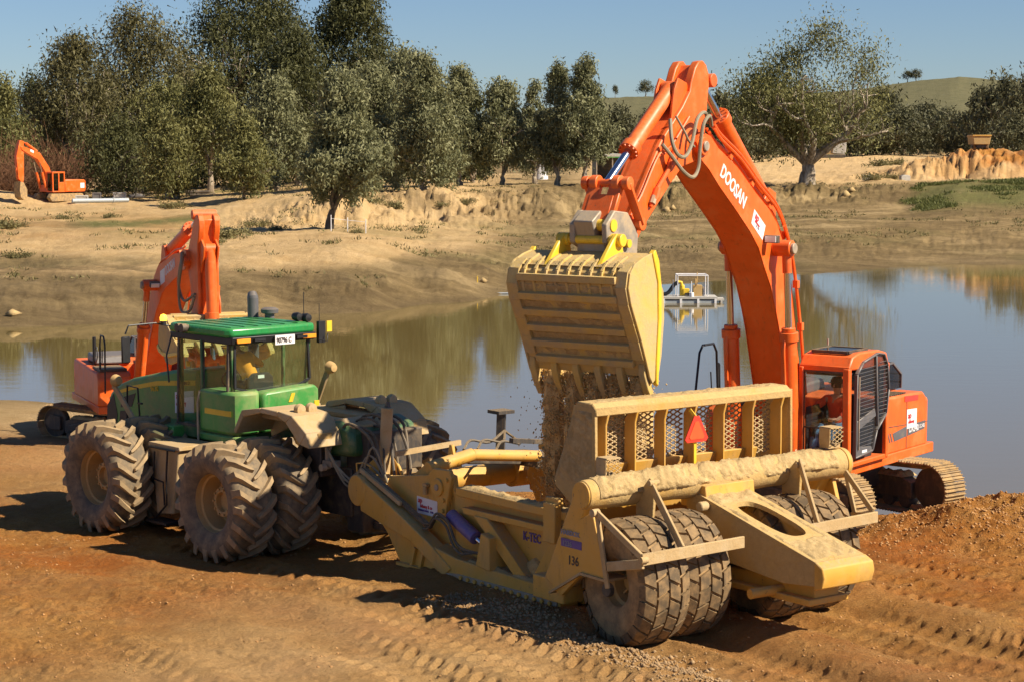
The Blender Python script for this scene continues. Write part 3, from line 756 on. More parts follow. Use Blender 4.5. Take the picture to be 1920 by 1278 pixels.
gum(124, 888, 250, 170, 34, 'dark gum behind the slender ones', 'dark', group=G2, clumps=60, per=80, leaf=.4, lo=.1)
# the lone river gum
gum(130, 1512, 230, 48, 150, 'huge spreading river gum with open crown and thick grey trunk', 'green', 'pale', clumps=400, per=56, leaf=.36, lo=.20, forks=8, trunk=.78, open_=.5,
    lobes=[(-.62, 0, .55, .30, .12), (-.35, .1, .78, .26, .12), (-.05, 0, .86, .16, .10), (.22, 0, .90, .20, .09), (.55, 0, .78, .28, .12), (.30, 0, .62, .35, .14), (-.15, .2, .60, .45, .15), (-.72, 0, .36, .25, .11), (.62, -.1, .48, .25, .12), (0, -.2, .42, .45, .12), (-.45, .1, .33, .35, .12)])
# treeline beyond the field: prototypes, copied
protos = [tree(200 + i, 12, 5.5, lo=.12, clumps=55, per=60, leaf=.75, forks=4) for i in range(4)]
G3 = 'far treeline behind the dirt field'
FT = [(1160, 430, 205, 52, 'grey gum behind the right twin gum'), (1215, 470, 215, 40, 'far tree seen left of the orange arm'), (1345, 360, 176, 50, 'far tree between boom and river gum'),
      (1400, 380, 190, 55, 'far tree under the left crown of the river gum'), (1455, 420, 215, 50, 'low far tree left of the river gum trunk'), (1560, 440, 210, 50, 'far tree right of the river gum trunk'),
      (1605, 430, 196, 48, 'far tree under the right crown of the river gum'), (1652, 440, 168, 50, 'tall far tree with bare stem right of the river gum'), (1690, 430, 205, 44, 'far tree left of the middle of the right treeline'),
      (1732, 460, 198, 44, 'rounded far tree below the hilltop trees'), (1770, 450, 206, 42, 'far tree at the middle of the right treeline'), (1805, 430, 214, 40, 'low far tree left of the dump truck'),
      (1838, 420, 170, 48, 'dark far tree behind the dump truck'), (1880, 400, 150, 56, 'tall dark tree near the right edge'), (1930, 380, 134, 60, 'tallest dark tree at the right edge'), (1300, 470, 226, 40, 'far tree hidden partly by the orange boom'),
      (1255, 480, 232, 40, 'far low tree behind the orange arm'), (1500, 480, 240, 46, 'far low tree behind the river gum trunk'), (1900, 330, 215, 45, 'bushy dark tree right of the dump truck')]
for i, (uu, d, vt, wp, lab) in enumerate(FT):
    x = at_u(uu, d); z = float(height(np.array([x]), np.array([float(d)]), False)[0]); H = (7 - z) + (280 - vt) * d / 3800; Rw = wp * d / 3800
    tm, cm = protos[i % 4]
    plant(tm, cm, x, d, lab, group=G3, kind=('dark' if uu > 1820 else 'far') if i % 3 else ('brown' if uu > 1600 else 'far'), bark='mid', rz=37 * i, sc=(Rw / 5.0, Rw / 5.0, H / 12), name='far_tree')
# low scrub closing the far treeline
rs = np.random.default_rng(5)
cs = []
for i in range(420):
    uu = rs.uniform(1180, 1960); d = rs.uniform(470, 520); x = at_u(uu, d)
    cs.append((x, d, float(height(np.array([x]), np.array([d]), False)[0]) + rs.uniform(.5, 5.0)))
cm = leaves_mesh("far_scrub", np.array(cs), np.full((len(cs), 3), 3.0), 40, 1.1, rs)
tag(link("far_scrub", cm, LEAF['far']), 'continuous low scrub under the far treeline', 'scrub', None, 'stuff')
cs = []
for i in range(420):
    uu = rs.uniform(-60, 900); d = rs.uniform(262, 285) + (0 if uu < 600 else 0); x = at_u(uu, d)
    cs.append((x, d, float(height(np.array([x]), np.array([d]), False)[0]) + rs.uniform(.2, 9.0 if uu < 800 else 4)))
cm = leaves_mesh("grove_understorey", np.array(cs), np.full((len(cs), 3), 2.6), 60, .8, rs)
tag(link("grove_understorey", cm, LEAF['dark']), 'dark understorey behind the grove on the left bank', 'undergrowth', None, 'stuff')
# leafless rusty scrub behind the small excavator
def twigs(seed, n, H, Rw):
    rs = np.random.default_rng(seed); mb = MB()
    for i in range(n):
        a = rs.random() * 6.28; b = rs.random() * Rw * .4; p = np.array([math.cos(a) * b, math.sin(a) * b, 0]); d = np.array([math.cos(a) * .5, math.sin(a) * .5, 1.0]) + rs.normal(size=3) * .25
        pts = [p]; L = H * rs.uniform(.5, 1.0)
        for k in range(4):
            d = d / np.linalg.norm(d); p = p + d * L / 4; pts.append(p.copy()); d = d + rs.normal(size=3) * .25
        mb.tube(pts, np.linspace(.05, .015, 5), 3, cap=False)
        for k in range(5):
            q = pts[rs.integers(1, 5)]; e = d + rs.normal(size=3) * .8; e /= np.linalg.norm(e); mb.tube([q, q + e * L * .25, q + e * L * .4 + np.array([0, 0, .2])], [.025, .018, .01], 3, cap=False)
    return mb.mesh("stems", 180)
M['twig'] = plain('rusty_twigs', (0.16, 0.075, 0.035), .9, scale=2, var=.4, bmp=0)
tw = [twigs(300 + i, 120, 5.5, 3.0) for i in range(2)]
for i, (uu, d, s_, lab) in enumerate([(8, 214, 1.0, 'leafless rusty bush at the left edge'), (48, 218, 1.15, 'leafless rusty bush left of the small excavator boom'), (92, 222, 1.25, 'leafless rusty bush behind the small excavator boom'), (130, 224, 1.0, 'leafless rusty bush behind the small excavator cab'), (28, 224, 1.3, 'taller leafless rusty bush behind the two leftmost ones')]):
    x = at_u(uu, d); z = float(height(np.array([x]), np.array([float(d)]), False)[0])
    e = empty('bare_bush', (x, d, z - .1), i * 70, lab, 'bush', 'leafless bushes behind the small excavator'); e.scale = (s_, s_, s_)
    link('stems', tw[i % 2], M['twig'], e)
# dry grass and weeds scattered over the banks
rs = np.random.default_rng(77); n_ = 5200
uu = rs.uniform(-40, 1960, n_); dd_ = rs.uniform(104, 236, n_); xx = (uu - 960) / 3800 * dd_
zz = height(xx, dd_, False); kp = (zz > -.6) & (fbm(xx, dd_, .16, 3, 95) + .5 * fbm(xx, dd_, .9, 2, 96) > np.where(uu < 900, .30, .16))
xx, dd_, zz = xx[kp], dd_[kp], zz[kp]
cm = leaves_mesh("dry_grass", np.stack([xx, dd_, zz + .05], -1), np.tile(np.array([.45, .45, .07]), (len(xx), 1)), 14, .20, rs, droop=-.9)
tag(link("dry_grass", cm, LEAF['scrub']), 'dry grass and weeds scattered over the far banks', 'grass', None, 'stuff')
n_ = 5600; uu = rs.uniform(1685, 1960, n_); dd_ = rs.uniform(193, 224, n_); xx = (uu - 960) / 3800 * dd_; zz = height(xx, dd_, False)
kp = ((uu - 1690) / 60 + .9 * fbm(xx, dd_, .25, 4, 81) > .35) & (fbm(xx, dd_, .22, 4, 97) > -.02); xx, dd_, zz = xx[kp], dd_[kp], zz[kp]
cm = leaves_mesh("grass", np.stack([xx, dd_, zz + .06], -1), np.tile(np.array([.5, .5, .07]), (len(xx), 1)), 8, .24, rs, droop=-.9)
LEAF['grass'] = leafmat('green_bank_grass', (0.065, 0.080, 0.018), (0.18, 0.185, 0.055), .5)
tag(link("grass", cm, LEAF['grass']), 'strip of green grass on the low bank at the right', 'grass', None, 'stuff')
# hilltop trees
hp = [tree(230 + i, 12, 5, lo=.42, clumps=22, per=45, leaf=1.0, forks=4, trunk=.35) for i in range(2)]
for i, (uu, d, vt, vb, w_, lab) in enumerate([(1152, 1450, 163, 186, 6, 'tiny slim tree on the left hill crest'), (1209, 1450, 153, 184, 13, 'round lone tree on the left hill crest'), (1696, 1450, 136, 156, 10, 'left of the two touching trees on the right hill crest'), (1712, 1450, 132, 155, 10, 'right of the two touching trees on the right hill crest')]):
    x = at_u(uu, d); z = float(height(np.array([x]), np.array([float(d)]), False)[0]); H = (280 - vt) * d / 3800 + 7 - z; Rw = w_ * d / 3800
    plant(*hp[i % 2], x, d, lab, group='trees on the hill crest', kind='far', bark='mid', rz=50 * i, sc=(Rw / 4.5, Rw / 4.5, max(4, H) / 12), name='hill_tree')
# bank scrub tufts
rs = np.random.default_rng(11)
def tuft(seed, n=26):
    r = np.random.default_rng(seed); c = r.normal(size=(n, 3)) * np.array([.5, .5, .22]); c[:, 2] = np.abs(c[:, 2]) + .1
    return leaves_mesh("shrub", c, np.full((n, 3), .28), 26, .22, r, droop=-.6)
tf = [tuft(i) for i in range(3)]
k = 0
SH = [(35, 128, .8, 'low tuft on the sandy road at the far left'), (400, 133, .9, 'scrubby tuft left of the second excavator boom tip'), (425, 136, 1.1, 'widest scrubby tuft right of the second excavator boom tip'), (445, 140, .8, 'small tuft behind the widest one by the boom tip'),
      (668, 141, .6, 'yellowish tuft at the foot of the white stakes'), (10, 150, 1.3, 'dark bush at the left edge of the slope'), (34, 152, .8, 'round bush on the slope beside the leftmost one'), (120, 165, .8, 'tuft on the reddish bank under the small excavator'), (205, 168, .7, 'tuft on the grassy bank under the grey pipe'),
      (320, 182, 1.1, 'green bush on the bank crest under the concrete pair'), (336, 184, .9, 'green bush touching the one on the bank crest'), (520, 150, .7, 'small dry tuft left of the leaning tree'), (480, 156, .9, 'dry tuft between boom tip and leaning tree'), (560, 165, 1.0, 'scrub behind the leaning tree trunk'),
      (740, 170, 1.1, 'scrub at the foot of the conical gum'), (700, 172, .9, 'scrub right of the leaning tree crown'), (660, 168, 1.0, 'scrub between leaning tree and grove'), (870, 180, .8, 'scrub at the foot of the slim gum'), (830, 178, .7, 'small scrub right of the conical gum'),
      (1385, 214, .7, 'tuft on the scarp right of the boom'), (1635, 238, 1.3, 'low bush right of the river gum trunk'), (1665, 240, 1.1, 'low bush beside the white concrete block'), (1650, 300, 1.9, 'green scrub in the dirt field'), (1680, 310, 1.6, 'green scrub farther right in the dirt field')]
for uu, d, s_, lab in SH:
    x = at_u(uu, d); z = float(height(np.array([x]), np.array([float(d)]), False)[0])
    o = link('shrub', tf[k % 3], LEAF['scrub']); o.location = (x, d, z - .08); o.scale = (s_, s_, s_ * .8); o.rotation_euler = (0, 0, k * 1.3)
    tag(o, lab, 'shrub', 'scrubby tufts on the banks'); k += 1
# ------------------------------------------------------------------ tyres
def ag_tyre_mesh(R0=1.025, w=.74, rb=.50):
    mb = MB(); h = w / 2; Rc = R0 - .06
    prof = [(rb, -h * .72), (rb + .04, -h * .88), (rb + .16, -h * 1.04), (R0 * .76, -h * 1.08), (Rc - .10, -h * 1.0), (Rc - .03, -h * .82), (Rc - .005, -h * .45), (Rc, 0)]
    prof = prof + [(r, -t) for r, t in prof[-2::-1]]
    mb.cur = .12; mb.lathe(prof, n=60)
    mb.cur = 1.0
    N = 19
    def rc(t): return float(np.interp(abs(t), [0, h * .45, h * .82, h], [Rc, Rc - .005, Rc - .03, Rc - .10]))
    for sd in (-1, 1):
        for k in range(N):
            f0 = 2 * math.pi * (k + (.5 if sd > 0 else 0)) / N
            pts = []; T = [0, .22, .5, .78, 1.0, 1.10]
            for q, t in enumerate(T):
                yy = sd * (-.03 + t * (h * .97 + .03)); a = f0 - (.02 + .30 * min(t, 1.05) ** 1.25)
                top = R0 + .01 if t < .9 else (R0 - .02 if t <= 1.0 else R0 - .15); bot = rc(yy) - .03 if t <= 1.0 else R0 - .24
                dw = (.038 if q else .028) + .008 * q; dt = dw * .72
                ca = [(bot, a - dw * 1.25), (top, a - dt), (top, a + dt), (bot, a + dw * 1.25)]
                for r, aa in ca: pts.append((r * math.cos(aa), yy, r * math.sin(aa)))
            fs = [(3, 2, 1, 0), tuple(20 + i for i in range(4))]
            for q in range(5):
                for c in range(3): fs.append((4 * q + c, 4 * q + c + 1, 4 * q + c + 5, 4 * q + c + 4))
            if sd < 0: fs = [f[::-1] for f in fs]
            mb.add(pts, fs)
    return mb.mesh("tyre", 38)

def block_tyre_mesh(R0=.935, w=.76, rb=.345):
    mb = MB(); h = w / 2; Rc = R0 - .045
    prof = [(rb, -h * .80), (rb + .05, -h * .92), (rb + .2, -h * 1.03), (R0 * .74, -h * 1.05), (Rc - .10, -h * 1.0), (Rc - .02, -h * .86), (Rc, -h * .5), (Rc, 0)]
    prof = prof + [(r, -t) for r, t in prof[-2::-1]]
    mb.cur = .7; mb.lathe(prof, n=60)
    N = 23; P = 2 * math.pi / N
    mb.cur = .02
    cols = [(-1.0, -.56, 0, .34), (-.50, -.02, .5, -.34), (.02, .50, .08, .34), (.56, 1.0, .58, -.34)]
    for y0, y1, st, sk in cols:
        for k in range(N):
            a0 = P * (k + st); pts = []
            for rr in (Rc - .02, R0):
                g = .44 if rr < R0 else .40
                for yy, s_ in ((y0, -1), (y1, 1)):
                    ym = (y0 + y1) / 2; yq = ym + (yy - ym) * (1 if rr < R0 else .93)
                    r = rr - (.05 if abs(yy) > .9 and rr == R0 else 0)
                    off = sk * s_ * .5
                    for e in (-1, 1):
                        a = a0 + P * (off + e * g); pts.append((r * math.cos(a), yq * h, r * math.sin(a)))
            # pts: base(y0-,y0+,y1-,y1+) top(same)
            fs = [(4, 5, 7, 6), (0, 1, 5, 4), (2, 6, 7, 3), (0, 4, 6, 2), (1, 3, 7, 5)]
            if abs(y0) > .9 or abs(y1) > .9:
                mb.add(pts, fs)
                yo = (y0 if abs(y0) > .9 else y1); sg = math.copysign(1, yo); q = []
                off = sk * (1 if sg > 0 else -1) * .5
                for r, yy in ((R0 - .05, h * .99 * sg), (R0 - .17, h * 1.075 * sg), (R0 - .17, h * .9 * sg), (R0 - .05, h * .85 * sg)):
                    for e in (-1, 1):
                        a = a0 + P * (off + e * .38); q.append((r * math.cos(a), yy, r * math.sin(a)))
                mb.add(q, [(0, 1, 3, 2), (0, 2, 4, 6), (1, 7, 5, 3), (2, 3, 5, 4)])
            else: mb.add(pts, fs)
    me = mb.mesh("tyre", 38)
    return me
def fixn(me):
    import bmesh
    bm = bmesh.new(); bm.from_mesh(me); bmesh.ops.recalc_face_normals(bm, faces=bm.faces[:]); bm.to_mesh(me); bm.free()
    return finish(me, 38)
AG = fixn(ag_tyre_mesh()); BLK = fixn(block_tyre_mesh())
for me_, mt in ((AG, 'rubber_tractor'), (BLK, 'rubber_scraper')): me_.materials.append(M[mt])

mb = MB(); h = .37
mb.lathe([(.52, h * .80), (.535, h * .74), (.50, h * .70), (.485, h * .45), (.45, h * .40), (.445, -.02), (.42, -.14), (.25, -.17), (.25, -.20), (.43, -.19), (.46, -.1), (.50, -h * .7), (.53, -h * .8)], n=40)
mb.lathe([(.26, -.18), (.255, .06), (.19, .08), (.17, .07), (.165, -.02), (.0, -.03)], n=26)
for k in range(10):
    a = k * .628; mb.cyl((.22 * math.cos(a), .05, .22 * math.sin(a)), (.22 * math.cos(a), .1, .22 * math.sin(a)), .022, 6)
RIM_AG = fixn(mb.mesh("wheel"))
mb = MB(); h = .38
mb.lathe([(.37, h * .86), (.385, h * .80), (.36, h * .76), (.345, h * .5), (.30, h * .42), (.285, .0), (.27, -.06), (.12, -.02), (.12, -.06), (.27, -.1), (.36, -h * .7), (.38, -h * .85)], n=36)
mb.lathe([(.14, -.03), (.13, .10), (.09, .12), (0, .12)], n=20)
for k in range(12):
    a = k * 2 * math.pi / 12; mb.cyl((.20 * math.cos(a), -.05, .20 * math.sin(a)), (.20 * math.cos(a), .0, .20 * math.sin(a)), .018, 6)
for k in range(6):
    a = k * math.pi / 3 + .2; mb.beam((.10 * math.cos(a), .0, .10 * math.sin(a)), (.29 * math.cos(a), .05, .29 * math.sin(a)), .03, .05, up=(0, 1, 0))
RIM_BLK = fixn(mb.mesh("wheel"))

def wheel(parent, x, y, z, rim, tyre, mat, out=1, roll=0.0, toe=0.0):
    w = link('wheel', rim, mat, parent); w.location = (x, y, z)
    w.rotation_euler = (0, R(roll), R(toe)) if out > 0 else (0, R(roll), R(180 + toe))
    link('tyre', tyre, None, w)
    return w

# ================================================================== SCRAPER
sc = empty('earth_scraper', (3.58, 29.82, 0), 127, 'dust caked yellow pull scraper being loaded, with mesh back guard and four rear tyres', 'scraper')
Y = M['yellow']; YM = M['yellow_mud']; CR = M['cream']
for i, (xx, yy) in enumerate(((.38, 1.97), (.46, 1.10), (.50, -.78), (.52, -1.66))):
    wheel(sc, xx, yy, .78, RIM_BLK, BLK, M['rim_tan'], 1 if yy > 0 else -1, 13 * i, -8)
MB().cyl((.45, 2.0, .78), (.45, -1.6, .78), .13, 14).b2((.25, -.9, .6), (.65, 1.3, .95)).build('axle', M['dark'], sc)
# bowl
for s_, yi, yo in ((1, 1.50, 1.60), (-1, -1.60, -1.50)):
    MB().prism([(2.15, .1), (5.45, .1), (5.5, 1.3), (5.2, 1.46), (2.15, 1.46)], yi, yo).build('bowl_side', Y, sc, .01)
MB().prism([(2.1, .06), (5.5, .02), (5.5, .12), (2.1, .16)], -1.52, 1.52).build('bowl_floor', Y, sc)
MB().prism([(2.1, .1), (2.25, .1), (2.05, 1.0), (1.75, 2.0), (1.62, 2.3), (1.5, 2.3), (1.9, 1.0)], -1.55, 1.6).build('ejector_wall', Y, sc, .01)
for sg in (1, -1):
    def yy(a, b): return (a, b) if sg > 0 else (-b, -a)
    MB().prism([(2.2, 1.36), (5.1, 1.36), (5.1, 1.50), (2.2, 1.50)], *yy(1.56, 1.80)).build('top_rail', Y, sc, .015)
    MB().prism([(2.2, 1.12), (4.85, 1.10), (4.9, 1.2), (2.2, 1.22)], *yy(1.58, 1.82)).build('rail_ledge', Y, sc, .01)
    MB().prism([(2.15, .0), (2.15, .31), (4.3, .35), (4.87, .37), (5.6, .47), (5.9, .3), (5.29, .0)], *yy(1.58, 1.95)).build('lower_box', Y, sc, .015)
    MB().prism([(2.2, -.02), (2.2, .15), (4.8, .13), (5.3, .08), (5.2, -.02)], *yy(1.93, 1.975)).build('side_cutter', M['steel'], sc, .004)
    MB().prism([(4.53, 1.12), (4.16, 1.12), (3.03, .28), (3.42, .30)], *yy(1.6, 1.86)).build('diagonal_brace', Y, sc, .012)
    MB().prism([(2.25, 1.12), (2.5, 1.12), (3.05, .34), (2.7, .30)], *yy(1.6, 1.80)).build('diagonal_brace', Y, sc, .012)
    MB().prism([(4.13, .91), (3.90, .86), (3.88, .33), (4.27, .36)], *yy(1.62, 2.0)).build('cylinder_bracket', Y, sc, .012)
    # draft arm
    mb = MB(); mb.prism([(7.75, 1.34), (6.65, .93), (5.6, .50), (5.0, .18), (5.2, .02), (6.18, .46), (7.13, .64), (7.7, .76)], *yy(1.72, 1.98)); mb.build('draft_arm', Y, sc, .02)
    MB().cyl((7.82, sg * 1.35, 1.10), (7.82, sg * 1.99, 1.10), .27, 30).build('pivot_tube', Y, sc, .015)
    MB().prism([(7.25, .68), (6.95, .45), (6.56, .0), (5.3, .0), (5.6, .25), (6.2, .44)], *yy(1.80, 1.90)).build('apron_lower_plate', Y, sc, .01)
    mb = MB()
    for xx in (6.2, 5.95): mb.beam((xx, sg * 1.93, .02), (xx - .12, sg * 1.93, .36), .05, .06)
    mb.b2((5.5, min(sg * 1.88, sg * 1.99), .0), (6.58, max(sg * 1.88, sg * 1.99), .05)); mb.build('plate_stiffener', Y, sc)
    MB().cyl((5.30, sg * 1.74, 1.00), (4.55, sg * 1.78, .74), .115, 20).build('lift_cylinder', M['blue_steel'], sc, .008)
    MB().cyl((4.56, sg * 1.78, .745), (4.10, sg * 1.80, .60), .05, 14).build('cylinder_rod', M['chrome'], sc)
    # front frame plate carrying the pivot
    MB().prism([(7.5, 1.10), (7.35, 1.38), (6.9, 1.44), (6.1, 1.56), (5.75, 1.66), (5.45, 1.62), (5.38, 1.2), (5.35, .55), (5.7, .42), (7.2, .6)], *yy(1.50, 1.60)).build('front_side_plate', Y, sc, .01)
    mb = MB(); mb.prism([(6.05, 1.60), (5.9, 1.70), (5.45, 1.72), (5.38, 1.6), (5.45, 1.42), (5.55, .95), (5.68, .92), (5.72, 1.05), (6.0, 1.35)], *yy(1.60, 1.68))
    mb.build('pivot_plate', Y, sc, .012)
    MB().cyl((5.76, sg * 1.62, 1.40), (5.76, sg * 1.715, 1.40), .15, 28).build('pivot_disc', Y, sc, .01)
    MB().cyl((5.76, sg * 1.70, 1.40), (5.76, sg * 1.735, 1.40), .055, 18).build('pivot_pin', M['steel'], sc, .006)
bolt = MB().cyl((0, 0, 0), (0, .035, 0), .036, 8).mesh('bolt')
bolt.materials.append(Y)
for i in range(13):
    o = link('bolt', bolt, None, sc); o.location = (2.35 + i * .195, 1.975, .09)
for p_ in ((5.62, 1.68, 1.02), (5.60, 1.68, 1.2), (5.50, 1.68, 1.55)):
    o = link('bolt', bolt, None, sc); o.location = p_
MB().b2((2.32, 1.78, 1.0), (2.62, 1.92, 1.62)).b2((2.30, 1.76, 1.55), (2.64, 1.86, 1.70)).build('rail_bracket', Y, sc, .015)
# crust of dirt on the rail, the boxes and the tube
def crust(name, f, nu, nv, mat, parent, amp, seed, thick=.05):
    """rough layer of caked dirt lying on a surface f(u,v) with normal estimate up"""
    U, V = np.meshgrid(np.linspace(0, 1, nu), np.linspace(0, 1, nv), indexing='ij')
    P = np.array([[f(a, b) for b in V[i]] for i, a in enumerate(U[:, 0])]).reshape(nu, nv, 2, 3)
    base, nrm = P[:, :, 0], P[:, :, 1]
    ed = np.minimum(np.minimum(U, 1 - U) * nu, np.minimum(V, 1 - V) * nv); ed = np.clip(ed / 2.2, 0, 1)
    s_ = base[..., 0] * .8 + base[..., 1]; t_ = base[..., 2] * 1.6 - base[..., 0] * .9
    n_ = fbm(s_.ravel(), t_.ravel(), 4.5, 4, seed).reshape(nu, nv)
    n2_ = fbm(s_.ravel(), t_.ravel(), 22, 3, seed + 5).reshape(nu, nv)
    hgt = ed * (thick + amp * n_ + amp * .5 * n2_) - .012
    Q = base + nrm * hgt[..., None]
    idx = np.arange(nu * nv).reshape(nu, nv)
    f_ = [(int(idx[a, b]), int(idx[a + 1, b]), int(idx[a + 1, b + 1]), int(idx[a, b + 1])) for a in range(nu - 1) for b in range(nv - 1)]
    mb = MB(); mb.add(Q.reshape(-1, 3), f_); return mb.build(name, mat, parent, 0, 60)
up = (0, 0, 1)
crust('dirt_crust', lambda a, b: ((2.25 + a * 2.8, 1.52 + b * .27, 1.50), up), 90, 10, M['crust'], sc, .045, 3, .045)
crust('dirt_crust', lambda a, b: ((2.3 + a * 2.8, -1.54 - b * .24, 1.50), up), 60, 8, M['crust'], sc, .04, 4, .03)
crust('dirt_crust', lambda a, b: ((2.3 + a * 2.9, 1.60 + b * .33, .315 + .03 * a), up), 80, 12, M['crust'], sc, .05, 6, .04)
crust('dirt_crust', lambda a, b: ((2.72 + a * .95, 1.60 + b * .12, .34 + .3 * (1 - abs(a * 2 - 1)) * (1 - b)), (0, .5, .8)), 30, 8, M['soil'], sc, .05, 8, .05)
# rear torque tube
T0 = np.array((1.0, 2.45, 2.0)); T1 = np.array((.82, -2.78, 2.02)); tr_ = .235
MB().tube([T0, T0 + (T1 - T0) * .13, T0 + (T1 - T0) * .32, T0 + (T1 - T0) * .36, T0 + (T1 - T0) * .62, T0 + (T1 - T0) * .66, T1], [tr_ * .92, tr_, tr_, tr_ * 1.06, tr_ * 1.06, tr_, tr_], 32).build('torque_tube', YM, sc, .01)
def tubesurf(a, b, r=tr_ * 1.03):
    ang = R(-62 + b * 150); c = T0 + (T1 - T0) * a; nrm = np.array((-math.sin(ang + R(12)), 0, math.cos(ang + R(12))))
    return (c + nrm * r, nrm)
crust('dirt_crust', lambda a, b: tubesurf(.03 + .91 * a, b), 200, 30, M['crust'], sc, .05, 9, .03)
MB().cyl(T0 + (0, .0, 0), T0 + (0, .03, 0), .20, 30).build('tube_cap', Y, sc, .006)
MB().cyl(T1 + (0, .05, 0), T1 + (0, .12, 0), tr_ * 1.05, 30).build('tube_cap', Y, sc, .006)
# side arms dropping from the tube
for sg, yo in ((1, 2.42), (-1, -2.55)):
    mb = MB(); xa = 1.05 if sg > 0 else .9
    mb.beam((xa, yo - sg * .12, 1.98), (1.80, yo - sg * .14, .55), .26, .34, up=(1, 0, .3)); mb.build('side_arm', Y, sc, .03)
    a, b = sorted((yo - sg * .06, yo + sg * .02))
    MB().prism([(.78, 1.78), (1.08, 1.62), (1.60, .95), (1.72, .50), (1.5, .42), (1.02, .84), (.48, .84)], a, b).build('frame_plate', Y, sc, .008)
    a, b = sorted((yo - sg * .36, yo + sg * .06))
    mb = MB(); mb.beam((1.75, (a + b) / 2, .43), (1.02, (a + b) / 2, .84), abs(b - a), .035); mb.beam((1.02, (a + b) / 2, .84), (.42, (a + b) / 2, .83), abs(b - a), .035); mb.build('step_plate', CR, sc)
    a, b = sorted((yo - sg * .5, yo - sg * .1)); MB().b2((1.6, a, .25), (2.35, b, .6)).build('frame_link', Y, sc, .02)
    MB().cyl((.42, yo - sg * .03, .70), (.42, yo + sg * .06, .70), .10, 20).build('axle_cap', M['dark'], sc, .01)
# rear centre beam with an oval opening
tp = lambda x: 1.82 - (0.60 - x) * .262
mb = MB()
for a, b in ((.36, .44), (-.56, -.48)):
    mb.prism([(1.0, 1.88), (.6, 1.82), (-1.75, 1.205), (-1.80, .86), (-1.1, .80), (.9, 1.0)], a, b)
mb.build('beam_side', YM, sc, .01)
# top plate with hole
n = 40; ring_o = []; ring_i = []
cx, cy, ax_, ay_ = -.33, -.06, .62, .27
for k in range(n):
    t = 2 * math.pi * k / n; c_, s2 = math.cos(t), math.sin(t)
    xi = cx + ax_ * np.sign(c_) * abs(c_) ** .7; yi = cy + ay_ * np.sign(s2) * abs(s2) ** .7; ring_i.append((xi, yi))
    m_ = max(abs(c_) / 1.0, abs(s2) / 1.0); xo, yo = c_ / m_, s2 / m_
    ring_o.append((cx + xo * (1.30 if xo > 0 else 1.43) if abs(xo) > .999 else cx + xo * (1.30 if xo > 0 else 1.43), cy + yo * .50))
pts = [(x_, y_, tp(x_)) for x_, y_ in ring_o] + [(x_, y_, tp(x_)) for x_, y_ in ring_i] + [(x_, y_, tp(x_) - .07) for x_, y_ in ring_i]
fs = []
for k in range(n):
    q = (k + 1) % n; fs += [(k, q, n + q, n + k), (n + k, n + q, 2 * n + q, 2 * n + k)]
mb = MB(); mb.add(pts, fs); mb.build('beam_top', YM, sc, 0, 30)
MB().prism([(.95, 1.86), (.9, 1.0), (-1.1, .82), (-1.1, .9), (.8, 1.1)], -.50, .38).build('beam_inner_plate', M['bright_yellow'], sc)
MB().prism([(-1.74, 1.215), (-1.90, 1.14), (-1.93, 1.0), (-1.88, .84), (-1.74, .80)], -.58, .46).build('push_block', Y, sc, .02)
MB().prism([(1.15, 1.62), (1.15, 2.0), (.60, 1.98), (.56, 1.70), (.75, 1.60)], -.60, .40).build('tube_box', Y, sc, .01)
MB().cyl((.50, .46, 1.70), (.50, .62, 1.70), .075, 14).build('boss', CR, sc, .02)
crust('dirt_crust', lambda a, b: ((.30 + .50 * a, -.5 + .9 * b, tp(.3 + .5 * a)), up), 20, 30, M['crust'], sc, .04, 12, .04)
crust('dirt_crust', lambda a, b: ((-1.70 + .66 * a, -.52 + .92 * b, tp(-1.7 + .66 * a)), up), 30, 36, M['crust'], sc, .035, 13, .02)
for sg in (1, -1):
    a, b = sorted((sg * .47 - .06, sg * .34 - .06))
    crust('dirt_crust', (lambda y0, y1: (lambda a_, b_: ((-1.1 + 1.5 * a_, y0 + (y1 - y0) * b_, tp(-1.1 + 1.5 * a_)), up)))(a, b), 60, 6, M['crust'], sc, .03, 14 + sg, .02)
MB().b2((-1.55, -.45, .52), (1.0, .35, .62)).beam((1.0, -.05, .6), (-1.5, -.05, .72), .5, .30).build('lower_beam', Y, sc, .02)
MB().cyl((-1.2, 2.0, .58), (-1.2, 2.01, .58), .01, 4)
MB().cyl((-.75, .75, .62), (-1.05, -1.2, .70), .075, 14).build('tow_tube', Y, sc)
# guard bars behind the tyres
def bar(p, q, w, h, name='guard_bar', mat=CR):
    return MB().beam(p, q, w, h).build(name, mat, sc, .008)
bar((-.60, 2.68, 1.33), (-.60, .74, 1.36), .05, .17); bar((-.60, -.42, 1.38), (-.60, -2.05, 1.42), .05, .17)
bar((-.60, 2.66, 1.27), (.35, 2.5, 1.06), .05, .14); bar((-.60, -2.02, 1.42), (.30, -2.45, 1.25), .05, .14)
bar((.60, 2.5, 1.80), (.35, 2.5, .74), .04, .09, 'guard_strut'); bar((.60, 2.50, 1.80), (-.45, 2.55, 1.33), .05, .10, 'guard_strut')
bar((.58, 1.5, 2.12), (-.58, 1.90, 1.38), .04, .15, 'guard_strut'); bar((.45, -1.42, 2.2), (-.58, -.80, 1.42), .04, .15, 'guard_strut')
bar((.35, -2.35, 1.95), (-.56, -2.0, 1.50), .04, .11, 'guard_strut'); bar((.35, -2.35, 1.95), (.1, -2.3, 1.35), .04, .09, 'guard_strut')
